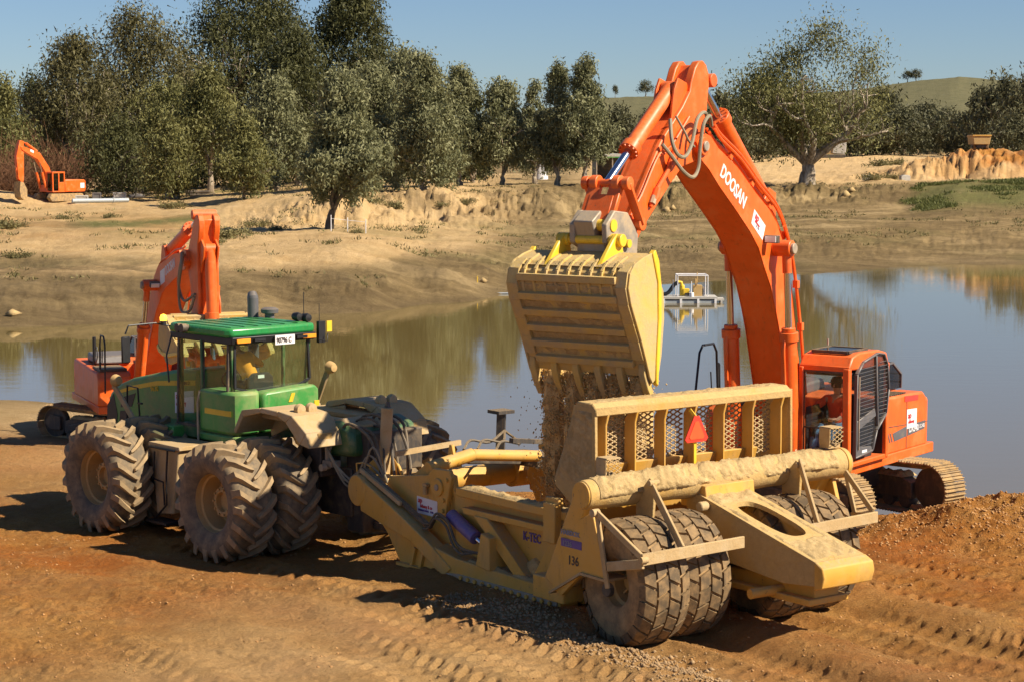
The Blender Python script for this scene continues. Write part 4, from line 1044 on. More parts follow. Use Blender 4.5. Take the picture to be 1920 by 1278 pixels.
for y0, x0 in ((1.5, .78), (-1.42, .70)):
    MB().prism([(x0 - .26, 1.55), (x0 - .32, 2.15), (x0 - .2, 2.22), (x0 + .1, 1.9), (x0 + .1, 1.6)], y0 - .03, y0 + .03).build('strut_bracket', YM, sc, .01)
    MB().cyl((x0 - .26, y0 - .09, 2.15), (x0 - .26, y0 + .09, 2.15), .045, 10).build('pin', CR, sc)
MB().cyl((.62, 2.46, 1.80), (.62, 2.58, 1.80), .06, 12).build('pin', CR, sc)
MB().cyl((-.62, 2.60, 1.33), (-.62, 2.72, 1.33), .05, 12).build('pin', CR, sc)
# back guard: ribs, top beam, mesh panels
ribs = [1.70, 1.13, .54, -.06, -.68, -1.30, -1.92]
for yv in ribs:
    MB().prism([(1.36, 2.15), (1.36, 2.92), (1.30, 3.08), (1.46, 3.12), (1.60, 2.95), (1.60, 2.15)], yv - .02, yv + .02).build('guard_rib', Y, sc, .008)
MB().prism([(1.30, 3.07), (1.30, 3.19), (1.40, 3.26), (1.76, 3.26), (1.78, 3.18), (1.60, 3.07)], -2.08, 1.95).build('guard_top_beam', YM, sc, .015)
crust('dirt_crust', lambda a, b: ((1.42 + .34 * b, 1.85 - 3.85 * a, 3.26), up), 130, 14, M['crust'], sc, .035, 20, .015)
for y0 in (1.93, -2.10):
    MB().prism([(1.32, 3.2), (1.82, 3.2), (1.90, 2.9), (2.12, 2.4), (2.28, 1.95), (1.9, 1.7), (1.3, 1.95)], y0 - .025, y0 + .025).build('guard_end_plate', YM, sc, .006)
crust('dirt_crust', lambda a, b: ((1.36 + (.45 + .5 * (1 - a)) * b, 1.955, 2.0 + 1.15 * a), (0, 1, 0)), 50, 34, M['crust'], sc, .03, 23, .02)
def mesh_panel(w, hgt, pw=.082, ph=.040, t=.019):
    mb = MB(); rows = int(hgt / ph); colsn = int(w / (pw / 2))
    for j in range(rows + 1):
        pts = []
        for i in range(colsn + 1):
            ph_ = (i + (j % 2) * 2) % 4; q = ph * .36
            pts.append((i * pw / 2, j * ph + (q if ph_ in (0, 1) else -q) * 1.0))
        for a, b in zip(pts[:-1], pts[1:]):
            mb.beam((0, a[0], a[1]), (0, b[0], b[1]), t, t, up=(1, 0, 0))
    return mb
allr = [1.93] + ribs + [-2.10]
for a, b in zip(allr[:-1], allr[1:]):
    w_ = a - b - .06
    if w_ < .08: continue
    o = mesh_panel(w_, .84).build('mesh_panel', CR, sc, 0, 180); o.location = (1.61, b + .03, 2.20)
def slow_sign():
    c = (1.14, .10, 2.56); P = [(0.19, 0), (.235, .05), (.05, .40), (-.05, .40), (-.235, .05), (-.19, 0)]
    s_ = MB(); s_.prism([(c[1] + a, c[2] + b) for a, b in P], 1.13, 1.15, 'x'); o = s_.build('warning_triangle', M['red_lens'], sc)
    s_ = MB(); s_.prism([(c[1] + a * .66, c[2] + .045 + b * .68) for a, b in P], 1.122, 1.13, 'x'); s_.build('triangle_centre', M['amber_red'], o)
    MB().beam((1.17, .10, 2.20), (1.17, .10, 2.62), .05, .02, up=(1, 0, 0)).build('sign_post', M['bright_yellow'], sc); MB().beam((1.25, .14, 3.05), (1.15, .10, 2.93), .02, .05).build('sign_hook', M['bright_yellow'], sc)
M['amber_red'] = plain('orange_red_reflector', (0.80, 0.10, 0.03), .35, var=.1, bmp=0)
slow_sign()
for c in ((1.15, 1.85, 2.35), (.85, -2.50, 2.48)):
    g = mesh_panel(.26, .22, .06, .035, .01); g.build('lamp_guard', CR, sc, 0, 180).location = (c[0] - .16, c[1] - .13, c[2] - .1)
    MB().b2((c[0] - .14, c[1] - .13, c[2] + .12), (c[0] + .1, c[1] + .13, c[2] + .14)).b2((c[0] - .13, c[1] + .12, c[2] - .14), (c[0] + .1, c[1] + .14, c[2] + .12)).b2((c[0] - .1, c[1] - .13, c[2] - .2), (c[0] + .1, c[1] + .13, c[2] - .14)).build('lamp_box', CR, sc)
    MB().cyl((c[0] - .1, c[1] + .02, c[2] - .12), (c[0] - .02, c[1] + .02, c[2] - .12), .05, 12).build('tail_lamp', M['dark'], sc)
# front: cross tube, uprights, hoses
MB().cyl((7.82, 1.6, 1.10), (7.82, -1.6, 1.10), .20, 20).build('cross_tube', Y, sc)
MB().cyl((7.98, 1.30, 1.27), (7.86, 1.30, 2.50), .105, 24).build('upright_cylinder', CR, sc, .012)
MB().cyl((7.99, 1.30, 1.05), (7.98, 1.30, 1.27), .05, 12).build('cylinder_rod', M['dark'], sc)
MB().prism([(7.80, 2.50), (7.84, 2.60), (7.92, 2.50)], 1.27, 1.33).build('lifting_eye', M['dark'], sc)
for yv in (1.48, 1.12):
    MB().prism([(8.2, 1.05), (8.15, 1.5), (7.95, 1.62), (7.75, 1.45), (7.45, 1.05)], yv - .025, yv + .025).build('cylinder_bracket', Y, sc, .01)
mb = MB(); mb.cyl((7.9, -1.20, 1.5), (7.86, -1.20, 2.2), .11, 4); mb.b2((7.7, -1.38, 2.2), (8.05, -1.02, 2.26)); mb.build('upright_post', M['dark'], sc)
MB().cyl((6.35, 1.48, 1.62), (6.35, .55, 1.78), .115, 20).cyl((6.35, .56, 1.775), (6.35, -.9, 1.62), .10, 16).build('apron_tube', Y, sc, .01)
MB().prism([(6.2, 1.3), (6.2, 1.62), (6.5, 1.7), (6.9, 1.45), (6.6, 1.2)], 1.30, 1.40).prism([(6.3, 1.75), (6.5, 1.75), (6.44, 1.98), (6.36, 1.98)], .92, .98).build('apron_lug', Y, sc, .01)
MB().beam((7.2, 1.55, 1.78), (7.2, .2, 1.86), .06, .09).build('hose_tray', CR, sc)
MB().beam((6.9, .3, 1.62), (6.9, -1.7, 1.42), .22, .18).beam((6.4, -1.2, 1.5), (7.6, -1.2, 1.45), .6, .2).build('cross_beam', M['dark'], sc, .02)
for yv, z_ in ((-.5, 1.66), (-.1, 1.72), (.2, 1.74)):
    MB().tube(curve_pts([(7.1, yv, z_), (7.3, yv - .3, z_ + .12), (7.3, yv - .7, z_ + .05), (7.7, -1.15, 1.9)], 5), .025, 6).build('hose', M['hose'], sc)
MB().beam((6.9, -1.55, 1.75), (6.9, -.7, 1.85), .12, .08).build('hose_tray', M['dark'], sc)
MB().beam((7.5, -1.85, 1.60), (5.6, -1.85, 1.62), .16, .14).beam((5.5, -1.75, 1.5), (5.2, -1.75, 1.7), .2, .2).build('far_side_beam', Y, sc, .01)
# strip of rubber guard and hose channel on the near draft arm
MB().beam((7.85, 1.86, 1.44), (6.62, 1.86, 1.02), .05, .07).build('hose_cover', CR, sc)
MB().beam((7.85, 1.78, 1.46), (5.85, 1.78, .72), .09, .05).build('rubber_strip', M['hose'], sc)
MB().tube([(7.98, 1.86, 1.40), (8.0, 1.86, 1.54), (7.9, 1.78, 1.56), (7.75, 1.72, 1.5)], .018, 6).build('grab_rod', Y, sc)
for k, (dy, dz) in enumerate(((0, 0), (.03, .05), (.06, -.03))):
    MB().tube(curve_pts([(5.95, 1.80 + dy, .72 + dz), (5.7, 1.86 + dy, .78 + dz), (5.45, 1.9 + dy, .98 + dz), (5.15, 1.9 + dy, .90 + dz), (4.95, 1.9 + dy, .62 + dz), (4.75, 1.88 + dy, .50 + dz), (4.45, 1.85, .52), (4.25, 1.8, .50)], 5), .022, 6).build('hose', M['hose'], sc)
MB().b2((6.12, 1.60, 1.36), (6.24, 1.68, 1.40)).cyl((6.18, 1.66, 1.22), (6.18, 1.66, 1.36), .04, 10).build('grease_valve', M['rim_tan'], sc)
# signs and numbers on the near side
o = MB().prism([(6.50, 1.15), (5.90, 1.13), (5.90, .86), (6.50, .86)], 1.60, 1.608).build('sign_plate', M['white'], sc)
def sidetext(s, x, z, y, size, mat, sx=1.0, bold=.004, par=sc): return text(s, size, mat, par, (x, y, z), (-1, 0, 0), (0, 0, 1), bold=bold, sx=sx)
sidetext('ap', 6.46, 1.05, 1.612, .13, M['red_print'], 1, .002, o); sidetext('delaney & co', 6.40, .97, 1.612, .085, M['red_print'], .8, .001, o); sidetext('EARTHMOVING   CIVIL', 6.46, .91, 1.612, .045, M['violet_print'], 1, .001, o)
sidetext('K-TEC', 3.52, .86, 1.612, .20, M['violet_print'], .82, .004)
sidetext('HARDOX', 1.50, 1.36, 2.445, .10, M['grey_print'], 1.0, .003)
o = MB().prism([(1.50, 1.30), (1.02, 1.30), (1.02, 1.18), (1.50, 1.18)], 2.44, 2.446).build('number_strip', M['violet_print'], sc)
sidetext('1236', 1.46, 1.195, 2.448, .11, M['grey_print'], 1.0, .001, o)
sidetext('136', 1.34, .93, 2.445, .19, M['dark_print'], .9, .002)
# earth lying in the bowl
def heap(a, b):
    x_ = 2.15 + 3.2 * a; y_ = -1.48 + 2.96 * b; return ((x_, y_, .15 + .85 * math.exp(-((x_ - 3.4) / 1.1) ** 2 - (y_ / 1.2) ** 2)), up)
hp_ = crust('soil_load', heap, 60, 60, M['soil'], None, .10, 31, .05)
hp_.matrix_world = Matrix.Translation((3.58, 29.82, 0)) @ Matrix.Rotation(R(127), 4, 'Z')
tag(hp_, 'heap of brown soil building up inside the scraper bowl', 'soil', None, 'stuff')
# ================================================================== EXCAVATORS
def rot2(p, c, a):
    p = np.array(p, float); ca, sa = math.cos(a), math.sin(a); dx = p[..., 0] - c[0]; dz = p[..., 2] - c[1]; o = p.copy()
    o[..., 0] = c[0] + dx * ca - dz * sa; o[..., 2] = c[1] + dx * sa + dz * ca; return o
FOOT = (1.10, 1.65); TIP = (4.95, 7.05); PIV = (7.20, 5.42)

def seat_person(parent_loc, rz, label, shirt, trousers, lean=(0, 0), back=False, cap=True, arms=None, scale=1.0):
    """one seated figure: skinned body with clothes and hair as children"""
    root = empty('person', parent_loc, rz, label, 'person'); root.scale = (scale,) * 3
    lx, ly = lean
    def S_(v): return v
    hip = (0, 0, .50); chest = (lx * .6, ly * .6, .86); neck = (lx, ly, 1.08); head = (lx * 1.12 + .03, ly * 1.15, 1.25)
    A = arms or [((.30, -.26, .78), (.52, -.20, .70), (.60, -.19, .70)), ((.28, .26, .78), (.50, .20, .72), (.58, .19, .72))]
    sh = [(lx * .9, ly * .9 - .19, 1.00), (lx * .9, ly * .9 + .19, 1.00)]
    def skin(name, V, E_, Rr, mat, sub=2, par=root):
        me = bpy.data.meshes.new(name); me.from_pydata(V, E_, []); o = link(name, me, mat, par)
        me.skin_vertices.new() if hasattr(me.skin_vertices, 'new') and not me.skin_vertices else None
        m1 = o.modifiers.new("skin", 'SKIN'); m1.use_smooth_shade = True
        for i, r in enumerate(Rr): me.skin_vertices[0].data[i].radius = (r if isinstance(r, tuple) else (r, r))
        me.skin_vertices[0].data[0].use_root = True
        m2 = o.modifiers.new("sub", 'SUBSURF'); m2.levels = sub; m2.render_levels = sub; return o
    V = [hip, (lx * .3, ly * .3, .68), chest, (lx * .9, ly * .9, 1.0), neck, (head[0] - .01, head[1], 1.17), head, (head[0] - .01, head[1], 1.34)]
    E_ = [(0, 1), (1, 2), (2, 3), (3, 4), (4, 5), (5, 6), (6, 7)]; Rr = [(.13, .15), (.10, .13), (.11, .15), (.08, .14), .05, .065, .098, .07]
    for k in (0, 1):
        b = len(V); V += [sh[k], A[k][0], A[k][1], A[k][2]]; E_ += [(3, b), (b, b + 1), (b + 1, b + 2), (b + 2, b + 3)]; Rr += [.055, .042, .03, .035]
        b = len(V); sg = -1 if k == 0 else 1; V += [(.08, sg * .10, .50), (.46, sg * .15, .52), (.56, sg * .15, .12), (.70, sg * .15, .06)]; E_ += [(0, b), (b, b + 1), (b + 1, b + 2), (b + 2, b + 3)]; Rr += [.09, .07, .05, .04]
    body = skin('body', V, E_, Rr, M['skin'])
    # face
    f = MB(); hx, hy, hz = head
    f.tube([(hx + .085, hy, hz + .03), (hx + .118, hy, hz - .015)], [.012, .02], 6)
    f.b2((hx + .082, hy - .025, hz - .06), (hx + .096, hy + .025, hz - .052)); f.build('face', M['skin'], body)
    ey = MB()
    for sg in (-1, 1): ey.box((hx + .088, hy + sg * .033, hz + .02), (.012, .022, .012))
    ey.build('eyes', M['black'], body)
    er = MB()
    for sg in (-1, 1): er.box((hx, hy + sg * .098, hz - .005), (.04, .015, .06))
    er.build('ears', M['skin'], body)
    V = [hip, (lx * .3, ly * .3, .68), chest, (lx * .9, ly * .9, 1.0), (lx, ly, 1.05)]; E_ = [(0, 1), (1, 2), (2, 3), (3, 4)]; Rr = [(.145, .165), (.125, .155), (.14, .18), (.10, .165), .065]
    for k in (0, 1):
        b = len(V); V += [sh[k], A[k][0], tuple(.35 * a_ + .65 * b_ for a_, b_ in zip(A[k][0], A[k][1]))]; E_ += [(3, b), (b, b + 1), (b + 1, b + 2)]; Rr += [.078, .062, .052]
    skin('shirt', V, E_, Rr, shirt)
    V = [(0, 0, .50)]; E_ = []; Rr = [(.145, .16)]
    for sg in (-1, 1):
        b = len(V); V += [(.08, sg * .10, .50), (.46, sg * .15, .53), (.56, sg * .15, .16)]; E_ += [(0, b), (b, b + 1), (b + 1, b + 2)]; Rr += [.11, .088, .065]
    skin('trousers', V, E_, Rr, trousers)
    hr = MB(); hr.lathe([(.02, .125), (.07, .11), (.103, .06), (.108, .0), (.10, -.04)], c=(hx - .022, hy, hz + .0), axis='z', n=16); hr.build('hair', M['hair'], body, 0, 60)
    if cap:
        c_ = MB(); c_.lathe([(.0, .13), (.07, .12), (.108, .06), (.112, .035)], c=(hx - .005, hy, hz + .02), axis='z', n=18); c_.prism([(hy - .07, hz + .055), (hy + .07, hz + .055), (hy + .06, hz + .045), (hy - .06, hz + .045)], hx + .08, hx + .19, 'x'); c_.build('cap', M['cloth_dark'], root, 0, 60)
    # hands: palm, four fingers and a thumb curled around the lever
    for k in (0, 1):
        w = np.array(A[k][2]); e = np.array(A[k][1]); d = (w - e) / np.linalg.norm(w - e); side = np.array((0, 1.0, 0)); hb = MB()
        hb.beam(w, w + d * .07, .07, .03)
        for j in range(4):
            q = w + d * .065 + side * (j - 1.5) * .019; ln = (.030, .036, .033, .025)[j]
            hb.tube([q, q + d * ln + np.array((0, 0, -.006)), q + d * ln * .9 + np.array((0, 0, -.035)), q + d * .005 + np.array((0, 0, -.05))], [.009, .009, .008, .007], 6)
        q = w + d * .02 + side * (-.036 if k else .036); hb.tube([q, q + d * .03 + side * (-.01 if k else .01) + np.array((0, 0, -.02)), q + d * .05 + np.array((0, 0, -.04))], [.011, .010, .008], 6)
        hb.build('hand', M['skin'], body, 0, 60)
    return root

SHOE = MB(); SHOE.b2((-.098, -.30, 0), (.098, .30, .022))
for xx in (-.07, 0, .07): SHOE.prism([(xx - .012, .02), (xx - .006, .055), (xx + .006, .055), (xx + .012, .02)], -.30, .30)
SHOE = SHOE.mesh('shoe'); SHOE.materials.append(M['track'])

def undercarriage(root, ang, L=2.02, half=1.30):
    """two tracks under the machine, turned by ang against the upper structure"""
    ca, sa = math.cos(R(ang)), math.sin(R(ang))
    T = lambda p: np.stack([p[:, 0] * ca - p[:, 1] * sa, p[:, 0] * sa + p[:, 1] * ca, p[:, 2]], -1)
    for sg in (1, -1):
        y0 = sg * half
        fr = MB(T); fr.prism([(-L + .42, .30), (-L + .42, .62), (-L + .8, .74), (L - .8, .74), (L - .42, .62), (L - .42, .28)], y0 - .17, y0 + .17)
        fr.prism([(-L + .35, .40), (-L + .5, .56), (-L + 1.5, .66), (L - 1.3, .66), (L - .6, .52), (L - .6, .34), (-L + .9, .34)], y0 + sg * .17, y0 + sg * .23)
        f = fr.build('track_frame', M['dark'], root, .02)
        for xe in (-L, L):
            MB(T).lathe([(0, -.12), (.14, -.12), (.40, -.10), (.43, -.05), (.43, .05), (.40, .10), (.14, .12), (0, .12)], c=(xe, y0, .55), n=28).build('idler' if xe < 0 else 'sprocket', M['dark'], f)
            MB(T).prism([(xe - .28, .36), (xe - .28, .74), (xe + .1, .78), (xe + .32, .55), (xe + .1, .34)], min(y0 + sg * .13, y0 + sg * .21), max(y0 + sg * .13, y0 + sg * .21)).build('axle_guard', M['dark'], f, .02)
        for k in range(8):
            xr = -L + .6 + k * (2 * L - 1.2) / 7; MB(T).lathe([(0, -.16), (.13, -.16), (.15, -.1), (.15, .1), (.13, .16), (0, .16)], c=(xr, y0, .25), n=14).build('roller', M['dark'], f)
        # shoe path
        path = []; n_ = 240
        r = .47; arc = math.pi * r; sag = lambda t: -.05 * math.sin(math.pi * t)
        tot = 2 * (2 * L) + 2 * arc; N = int(round(tot / .205))
        def pt(s):
            s %= tot
            if s < 2 * L: return (-L + s, .55 - r, 0, 0)
            s -= 2 * L
            if s < arc: a = s / r; return (L + r * math.sin(a), .55 - r * math.cos(a), a, 0)
            s -= arc
            if s < 2 * L: t = s / (2 * L); return (L - s, .55 + r + sag(t), math.pi, 0)
            s -= 2 * L; a = s / r; return (-L - r * math.sin(a), .55 + r * math.cos(a), math.pi + a, 0)
        chain = MB(T)
        cp = [pt(tot * i / 90) for i in range(90)]
        o_ = [(x_ - math.sin(a) * .0, z_) for x_, z_, a, _ in cp]
        for (xa, za, aa, _), (xb, zb, ab, _) in zip(cp, cp[1:] + cp[:1]):
            ina = .07; chain.beam((xa - math.sin(aa) * ina, y0, za + math.cos(aa) * ina), (xb - math.sin(ab) * ina, y0, zb + math.cos(ab) * ina), .2, .08)
        c = chain.build('track', M['track'], root)
        for i in range(N):
            x_, z_, a, _ = pt(tot * i / N)
            o = link('shoe', SHOE, None, c)
            m_ = Matrix.Rotation(R(ang), 4, 'Z') @ Matrix.Translation((x_, y0, z_)) @ Matrix.Rotation(-a, 4, 'Y') @ Matrix.Rotation(math.pi, 4, 'X')
            o.matrix_local = m_
        crust_f = lambda a_, b_, y1=y0: (T(np.array([[-L + .6 + (2 * L - 1.2) * a_, y1 - .22 + .44 * b_, .72]]))[0], up)
        crust('dirt_crust', crust_f, 60, 12, M['crust'], f, .09, 77, .06)
    fr = MB(T); fr.b2((-.8, -1.2, .45), (.8, 1.2, .95)); fr.build('track_frame', M['dark'], root, .03)
    MB().cyl((0, 0, .9), (0, 0, 1.12), .75, 32).build('slew_ring', M['dark'], root)

def excavator(loc, rz, label, trk, db, da, dk, detail=True, side_text=1, lab_person=None, simple=False):
    root = empty('excavator', loc, rz, label, 'excavator', None)
    TB = lambda p: rot2(p, FOOT, db)
    tipw = rot2(np.array([TIP[0], 0, TIP[1]]), FOOT, db); TIPw = (tipw[0], tipw[2]); dxy = (TIPw[0] - TIP[0], TIPw[1] - TIP[1])
    def TA(p): p = np.array(p, float); p = rot2(p, TIP, da); p[..., 0] += dxy[0]; p[..., 2] += dxy[1]; return p
    def TK(p): return TA(rot2(p, PIV, dk))
    O = M['orange']; G = M['grey']
    undercarriage(root, trk)
    # ---- upper structure
    MB().prism([(-2.35, 1.0), (1.7, 1.0), (1.85, 1.08), (1.85, 1.20), (-2.35, 1.20)], .15, 1.56).prism([(-2.35, 1.0), (1.45, 1.0), (1.45, 1.2), (-2.35, 1.2)], -1.55, -.2).b2((-2.2, -.3, 1.02), (1.6, .3, 1.3)).build('revolving_frame', O, root, .02)
    MB().prism([(-2.02, 1.18), (-.02, 1.18), (-.02, 2.30), (-1.82, 2.26), (-1.98, 2.15)], 1.0, 1.55).prism([(-2.02, 1.18), (-.02, 1.18), (-.02, 2.30), (-1.82, 2.26), (-1.98, 2.15)], .3, 1.0).build('side_cover', O, root, .05)
    MB().prism([(-2.02, 1.18), (1.42, 1.18), (1.42, 1.95), (1.25, 2.12), (-1.9, 2.22), (-2.0, 2.1)], -1.55, -.62).build('tank_cover', O, root, .06)
    MB().prism([(-2.02, 1.18), (-.2, 1.18), (-.2, 2.2), (-1.9, 2.3)], -.63, .32).build('engine_cover', O, root, .03)
    cw = MB(); cw.prism([(-2.0, 1.50), (-2.0, -1.50), (-2.3, -1.45), (-2.62, -.9), (-2.7, 0), (-2.62, .9), (-2.3, 1.45)], 1.12, 2.12, 'z'); cw.build('counterweight', O, root, .08)
    MB().prism([(-2.02, 1.64), (-.06, 1.72), (-.06, 1.735), (-2.02, 1.655)], 1.552, 1.556).prism([(-1.05, 1.22), (-1.03, 1.22), (-1.03, 2.2), (-1.05, 2.2)], 1.552, 1.5555).build('panel_seam', M['dark'], root)
    MB().prism([(-1.05, 1.46), (-.48, 1.42), (-.40, 1.58), (-1.05, 1.66)], 1.553, 1.557).prism([(-1.09, 1.46), (-1.90, 1.52), (-1.93, 1.68), (-1.09, 1.66)], 1.553, 1.557).build('stripe_decal', M['grey'], root)
    for k in range(3): MB().prism([(-.40 + k * .10, 1.42), (-.36 + k * .10, 1.42), (-.27 + k * .10, 1.60), (-.31 + k * .10, 1.60)], 1.553, 1.557).build('stripe_decal', M['grey'], root)
    MB().prism([(-.93, 2.14), (-1.56, 2.12), (-1.56, 2.22), (-.93, 2.25)], 1.553, 1.559).build('reflector', M['red_lens'], root)
    o = MB().prism([(-1.04, 1.60), (-1.04, 1.98), (-1.50, 1.96), (-1.50, 1.60)], 1.556, 1.560).build('sticker', M['white'], root)
    if detail:
        text('ap', .17, M['red_print'], o, (-1.08, 1.564, 1.80), (-1, 0, 0), (0, 0, 1), bold=.002); text('delaney', .09, M['red_print'], o, (-1.10, 1.564, 1.70), (-1, 0, 0), (0, 0, 1), bold=.002)
        text('DX340', .17, M['white'], root, (-1.14, 1.560, 1.52), (-1, 0, 0), (0, 0, 1), bold=.003, sx=.9); text('LC-HD', .10, M['white'], root, (-1.63, 1.560, 1.555), (-1, 0, 0), (0, 0, 1), bold=.001, sx=.85)
    # hood cage and deck
    cg = MB(); cg.prism([(-1.15, 2.28), (-1.15, 2.78), (-1.55, 2.80), (-1.95, 2.55), (-1.95, 2.28)], .05, 1.0); cg.build('air_intake_housing', M['glass_dark'], root)
    rl = MB()
    for yv in (.04, .52, 1.01):
        P_ = [(-1.14, yv, 2.28), (-1.14, yv, 2.79), (-1.55, yv, 2.81), (-1.96, yv, 2.56), (-1.96, yv, 2.28)]
        for a, b in zip(P_[:-1], P_[1:]): rl.beam(a, b, .035, .035)
    for x_, z_ in ((-1.14, 2.79), (-1.55, 2.81), (-1.96, 2.56), (-1.96, 2.4)): rl.beam((x_, .04, z_), (x_, 1.01, z_), .035, .035)
    rl.build('housing_frame', M['grey'], root)
    gr_ = MB()
    for k in range(8): gr_.b2((-1.1 + k * .09, 1.0, 2.29), (-1.05 + k * .09, 1.5, 2.31))
    gr_.build('deck_grille', M['dark'], root)
    MB().b2((.2, -1.45, 2.12), (1.2, -.7, 2.2)).build('tank_top', M['dark'], root, .01)
    MB().prism([(-1.3, 2.2), (-.1, 2.2), (-.2, 2.42), (-1.2, 2.46)], -1.3, -.3).build('black_hood', M['grey'], root, .05)
    # hand rails
    P_ = [(1.72, -1.42, 1.6), (1.78, -1.42, 2.9), (1.62, -1.42, 3.12), (1.25, -1.42, 3.12), (1.14, -1.42, 2.9), (1.12, -1.42, 2.1)] if side_text < 0 else [(2.10, -1.42, 1.9), (1.86, -1.42, 3.15), (1.74, -1.42, 3.28), (1.32, -1.42, 3.28), (1.20, -1.42, 3.12), (1.12, -1.42, 2.1)]
    MB().tube(P_, .024, 8).tube([(1.05, -1.42, 2.1), (1.08, -1.42, 2.85), (1.12, -1.42, 2.9), (1.12, -1.42, 2.5)], .02, 6).tube([(1.42, -1.42, 2.75), (1.38, -1.42, 2.4), (1.22, -1.42, 2.38)], .015, 6).build('hand_rail', M['black'], root)
    if side_text < 0:
        MB().cyl((-.25, -1.3, 2.2), (-.25, -1.3, 2.95), .05, 10).tube(curve_pts([(-.1, -1.3, 2.25), (.15, -1.3, 2.4), (.1, -1.3, 2.7), (-.15, -1.3, 2.6)], 4), .015, 5).build('filler_pipe', M['black'], root)
    # ---- cab
    cx0, cx1, cy0, cy1 = .04, 1.76, .64, 1.66
    cb = MB()
    cb.prism([(cx0 + .02, 3.0), (cx0 + .12, 3.20), (.5, 3.27), (1.35, 3.28), (1.62, 3.22), (cx1, 3.04), (cx1 - .02, 2.98), (cx0 + .02, 2.94)], cy0, cy1)
    cb.build('cab_roof', O, root, .05)
    MB().b2((.75, cy0 + .18, 3.27), (1.48, cy1 - .18, 3.305)).build('skylight', M['glass_dark'], root, .02)
    sk = MB(); 
    for a, b in (((.72, cy0 + .15), (1.52, cy0 + .15)), ((.72, cy1 - .15), (1.52, cy1 - .15)), ((.72, cy0 + .15), (.72, cy1 - .15)), ((1.52, cy0 + .15), (1.52, cy1 - .15))): sk.beam((*a, 3.29), (*b, 3.29), .05, .05)
    sk.build('skylight_frame', M['dark'], root)
    p_ = MB()
    p_.beam((cx1 - .05, cy1 - .06, 1.2), (cx1 - .03, cy1 - .06, 3.02), .13, .12, up=(1, 0, 0)); p_.beam((cx1 - .05, cy0 + .05, 1.2), (cx1 - .03, cy0 + .05, 3.02), .09, .12, up=(1, 0, 0))
    p_.beam((cx0 + .06, cy1 - .05, 1.2), (cx0 + .06, cy1 - .05, 3.0), .12, .12, up=(1, 0, 0)); p_.beam((cx0 + .06, cy0 + .05, 1.2), (cx0 + .06, cy0 + .05, 3.0), .1, .12, up=(1, 0, 0))
    p_.b2((cx0, cy0, 1.2), (cx1, cy0 + .05, 1.9)); p_.b2((cx0, cy0, 1.2), (cx0 + .06, cy1, 2.0)); p_.b2((cx0, cy0, 1.18), (cx1, cy1, 1.27)); p_.b2((cx1 - .1, cy0, 2.95), (cx1, cy1, 3.06))
    p_.build('cab_frame', O, root, .02)
    MB().b2((cx1 - .045, cy0 + .1, 1.30), (cx1 - .03, cy1 - .13, 2.94)).build('front_window', M['glass'], root)
    MB().b2((cx1 - .03, cy0 + .08, 1.88), (cx1 - .005, cy1 - .1, 1.91)).b2((cx1 - .03, cy0 + .08, 2.92), (cx1 - .004, cy1 - .1, 2.96)).b2((cx1 - .03, cy0 + .085, 1.28), (cx1 - .005, cy0 + .105, 2.94)).b2((cx1 - .03, cy1 - .135, 1.28), (cx1 - .005, cy1 - .115, 2.94)).build('window_seal', M['dark'], root)
    MB().b2((cx0 + .01, cy0 + .1, 2.05), (cx0 + .025, cy1 - .1, 2.9)).build('rear_window', M['glass'], root)
    MB().b2((cx0 + .1, cy0 + .01, 1.95), (cx1 - .1, cy0 + .025, 2.9)).build('side_window', M['glass'], root)
    # door on the operator's left
    dY = cy1 + .005
    outer = [(1.54, 1.36), (1.50, 2.9), (1.25, 3.10), (.62, 3.22), (.34, 3.18), (.18, 2.95), (.12, 2.5), (.22, 2.05), (.62, 1.78), (.80, 1.42)]
    MB().prism(outer, dY, dY + .015).build('door_window', M['glass_door'], root)
    fr = MB()
    for a, b in zip(outer, outer[1:] + outer[:1]): fr.beam((a[0], dY + .012, a[1]), (b[0], dY + .012, b[1]), .035, .075, up=(0, 1, 0))
    fr.beam((.60, dY + .015, 1.85), (.70, dY + .015, 3.18), .04, .07, up=(0, 1, 0)); fr.prism([(1.5, 1.34), (1.5, 2.02), (.72, 2.20), (.66, 2.05), (1.4, 1.86), (1.36, 1.55), (.84, 1.50), (.80, 1.38)], dY + .005, dY + .03)
    d = fr.build('door', M['grey'], root, .01)
    gb = MB()
    for k in range(22): gb.beam((1.42, dY + .035, 1.55 + k * .068), (.74 if k > 6 else .8, dY + .035, 1.57 + k * .068), .006, .007)
    for k in range(15): gb.beam((.56, dY + .035, 2.0 + k * .075), (.22, dY + .035, 2.0 + k * .075), .008, .010)
    gb.build('window_guard', M['grey'], d)
    MB().tube([(1.44, dY + .05, 1.5), (1.47, dY + .06, 1.7), (1.47, dY + .06, 2.85)], .014, 6).build('door_rail', M['steel'], d)
    MB().b2((1.05, dY + .028, 1.42), (1.26, dY + .034, 1.47)).build('sticker', M['white'], root)
    # inside
    st = MB(); st.b2((.50, .74, 1.27), (1.10, 1.20, 1.70)); st.b2((.40, .74, 1.7), (.52, 1.20, 2.4)); st.b2((.12, .72, 1.27), (.17, 1.60, 2.12)); st.b2((.12, .70, 1.27), (1.6, .73, 2.25)); st.b2((.12, 1.50, 2.1), (.17, 1.60, 2.95)); st.b2((.12, .70, 2.86), (1.6, 1.58, 2.93)); st.b2((.9, .75, 1.27), (1.5, .85, 1.9)); st.b2((.5, .72, 1.27), (1.1, .86, 1.95)); st.b2((.5, 1.44, 1.27), (1.1, 1.54, 1.95)); st.build('seat', M['seat'], root, .02)
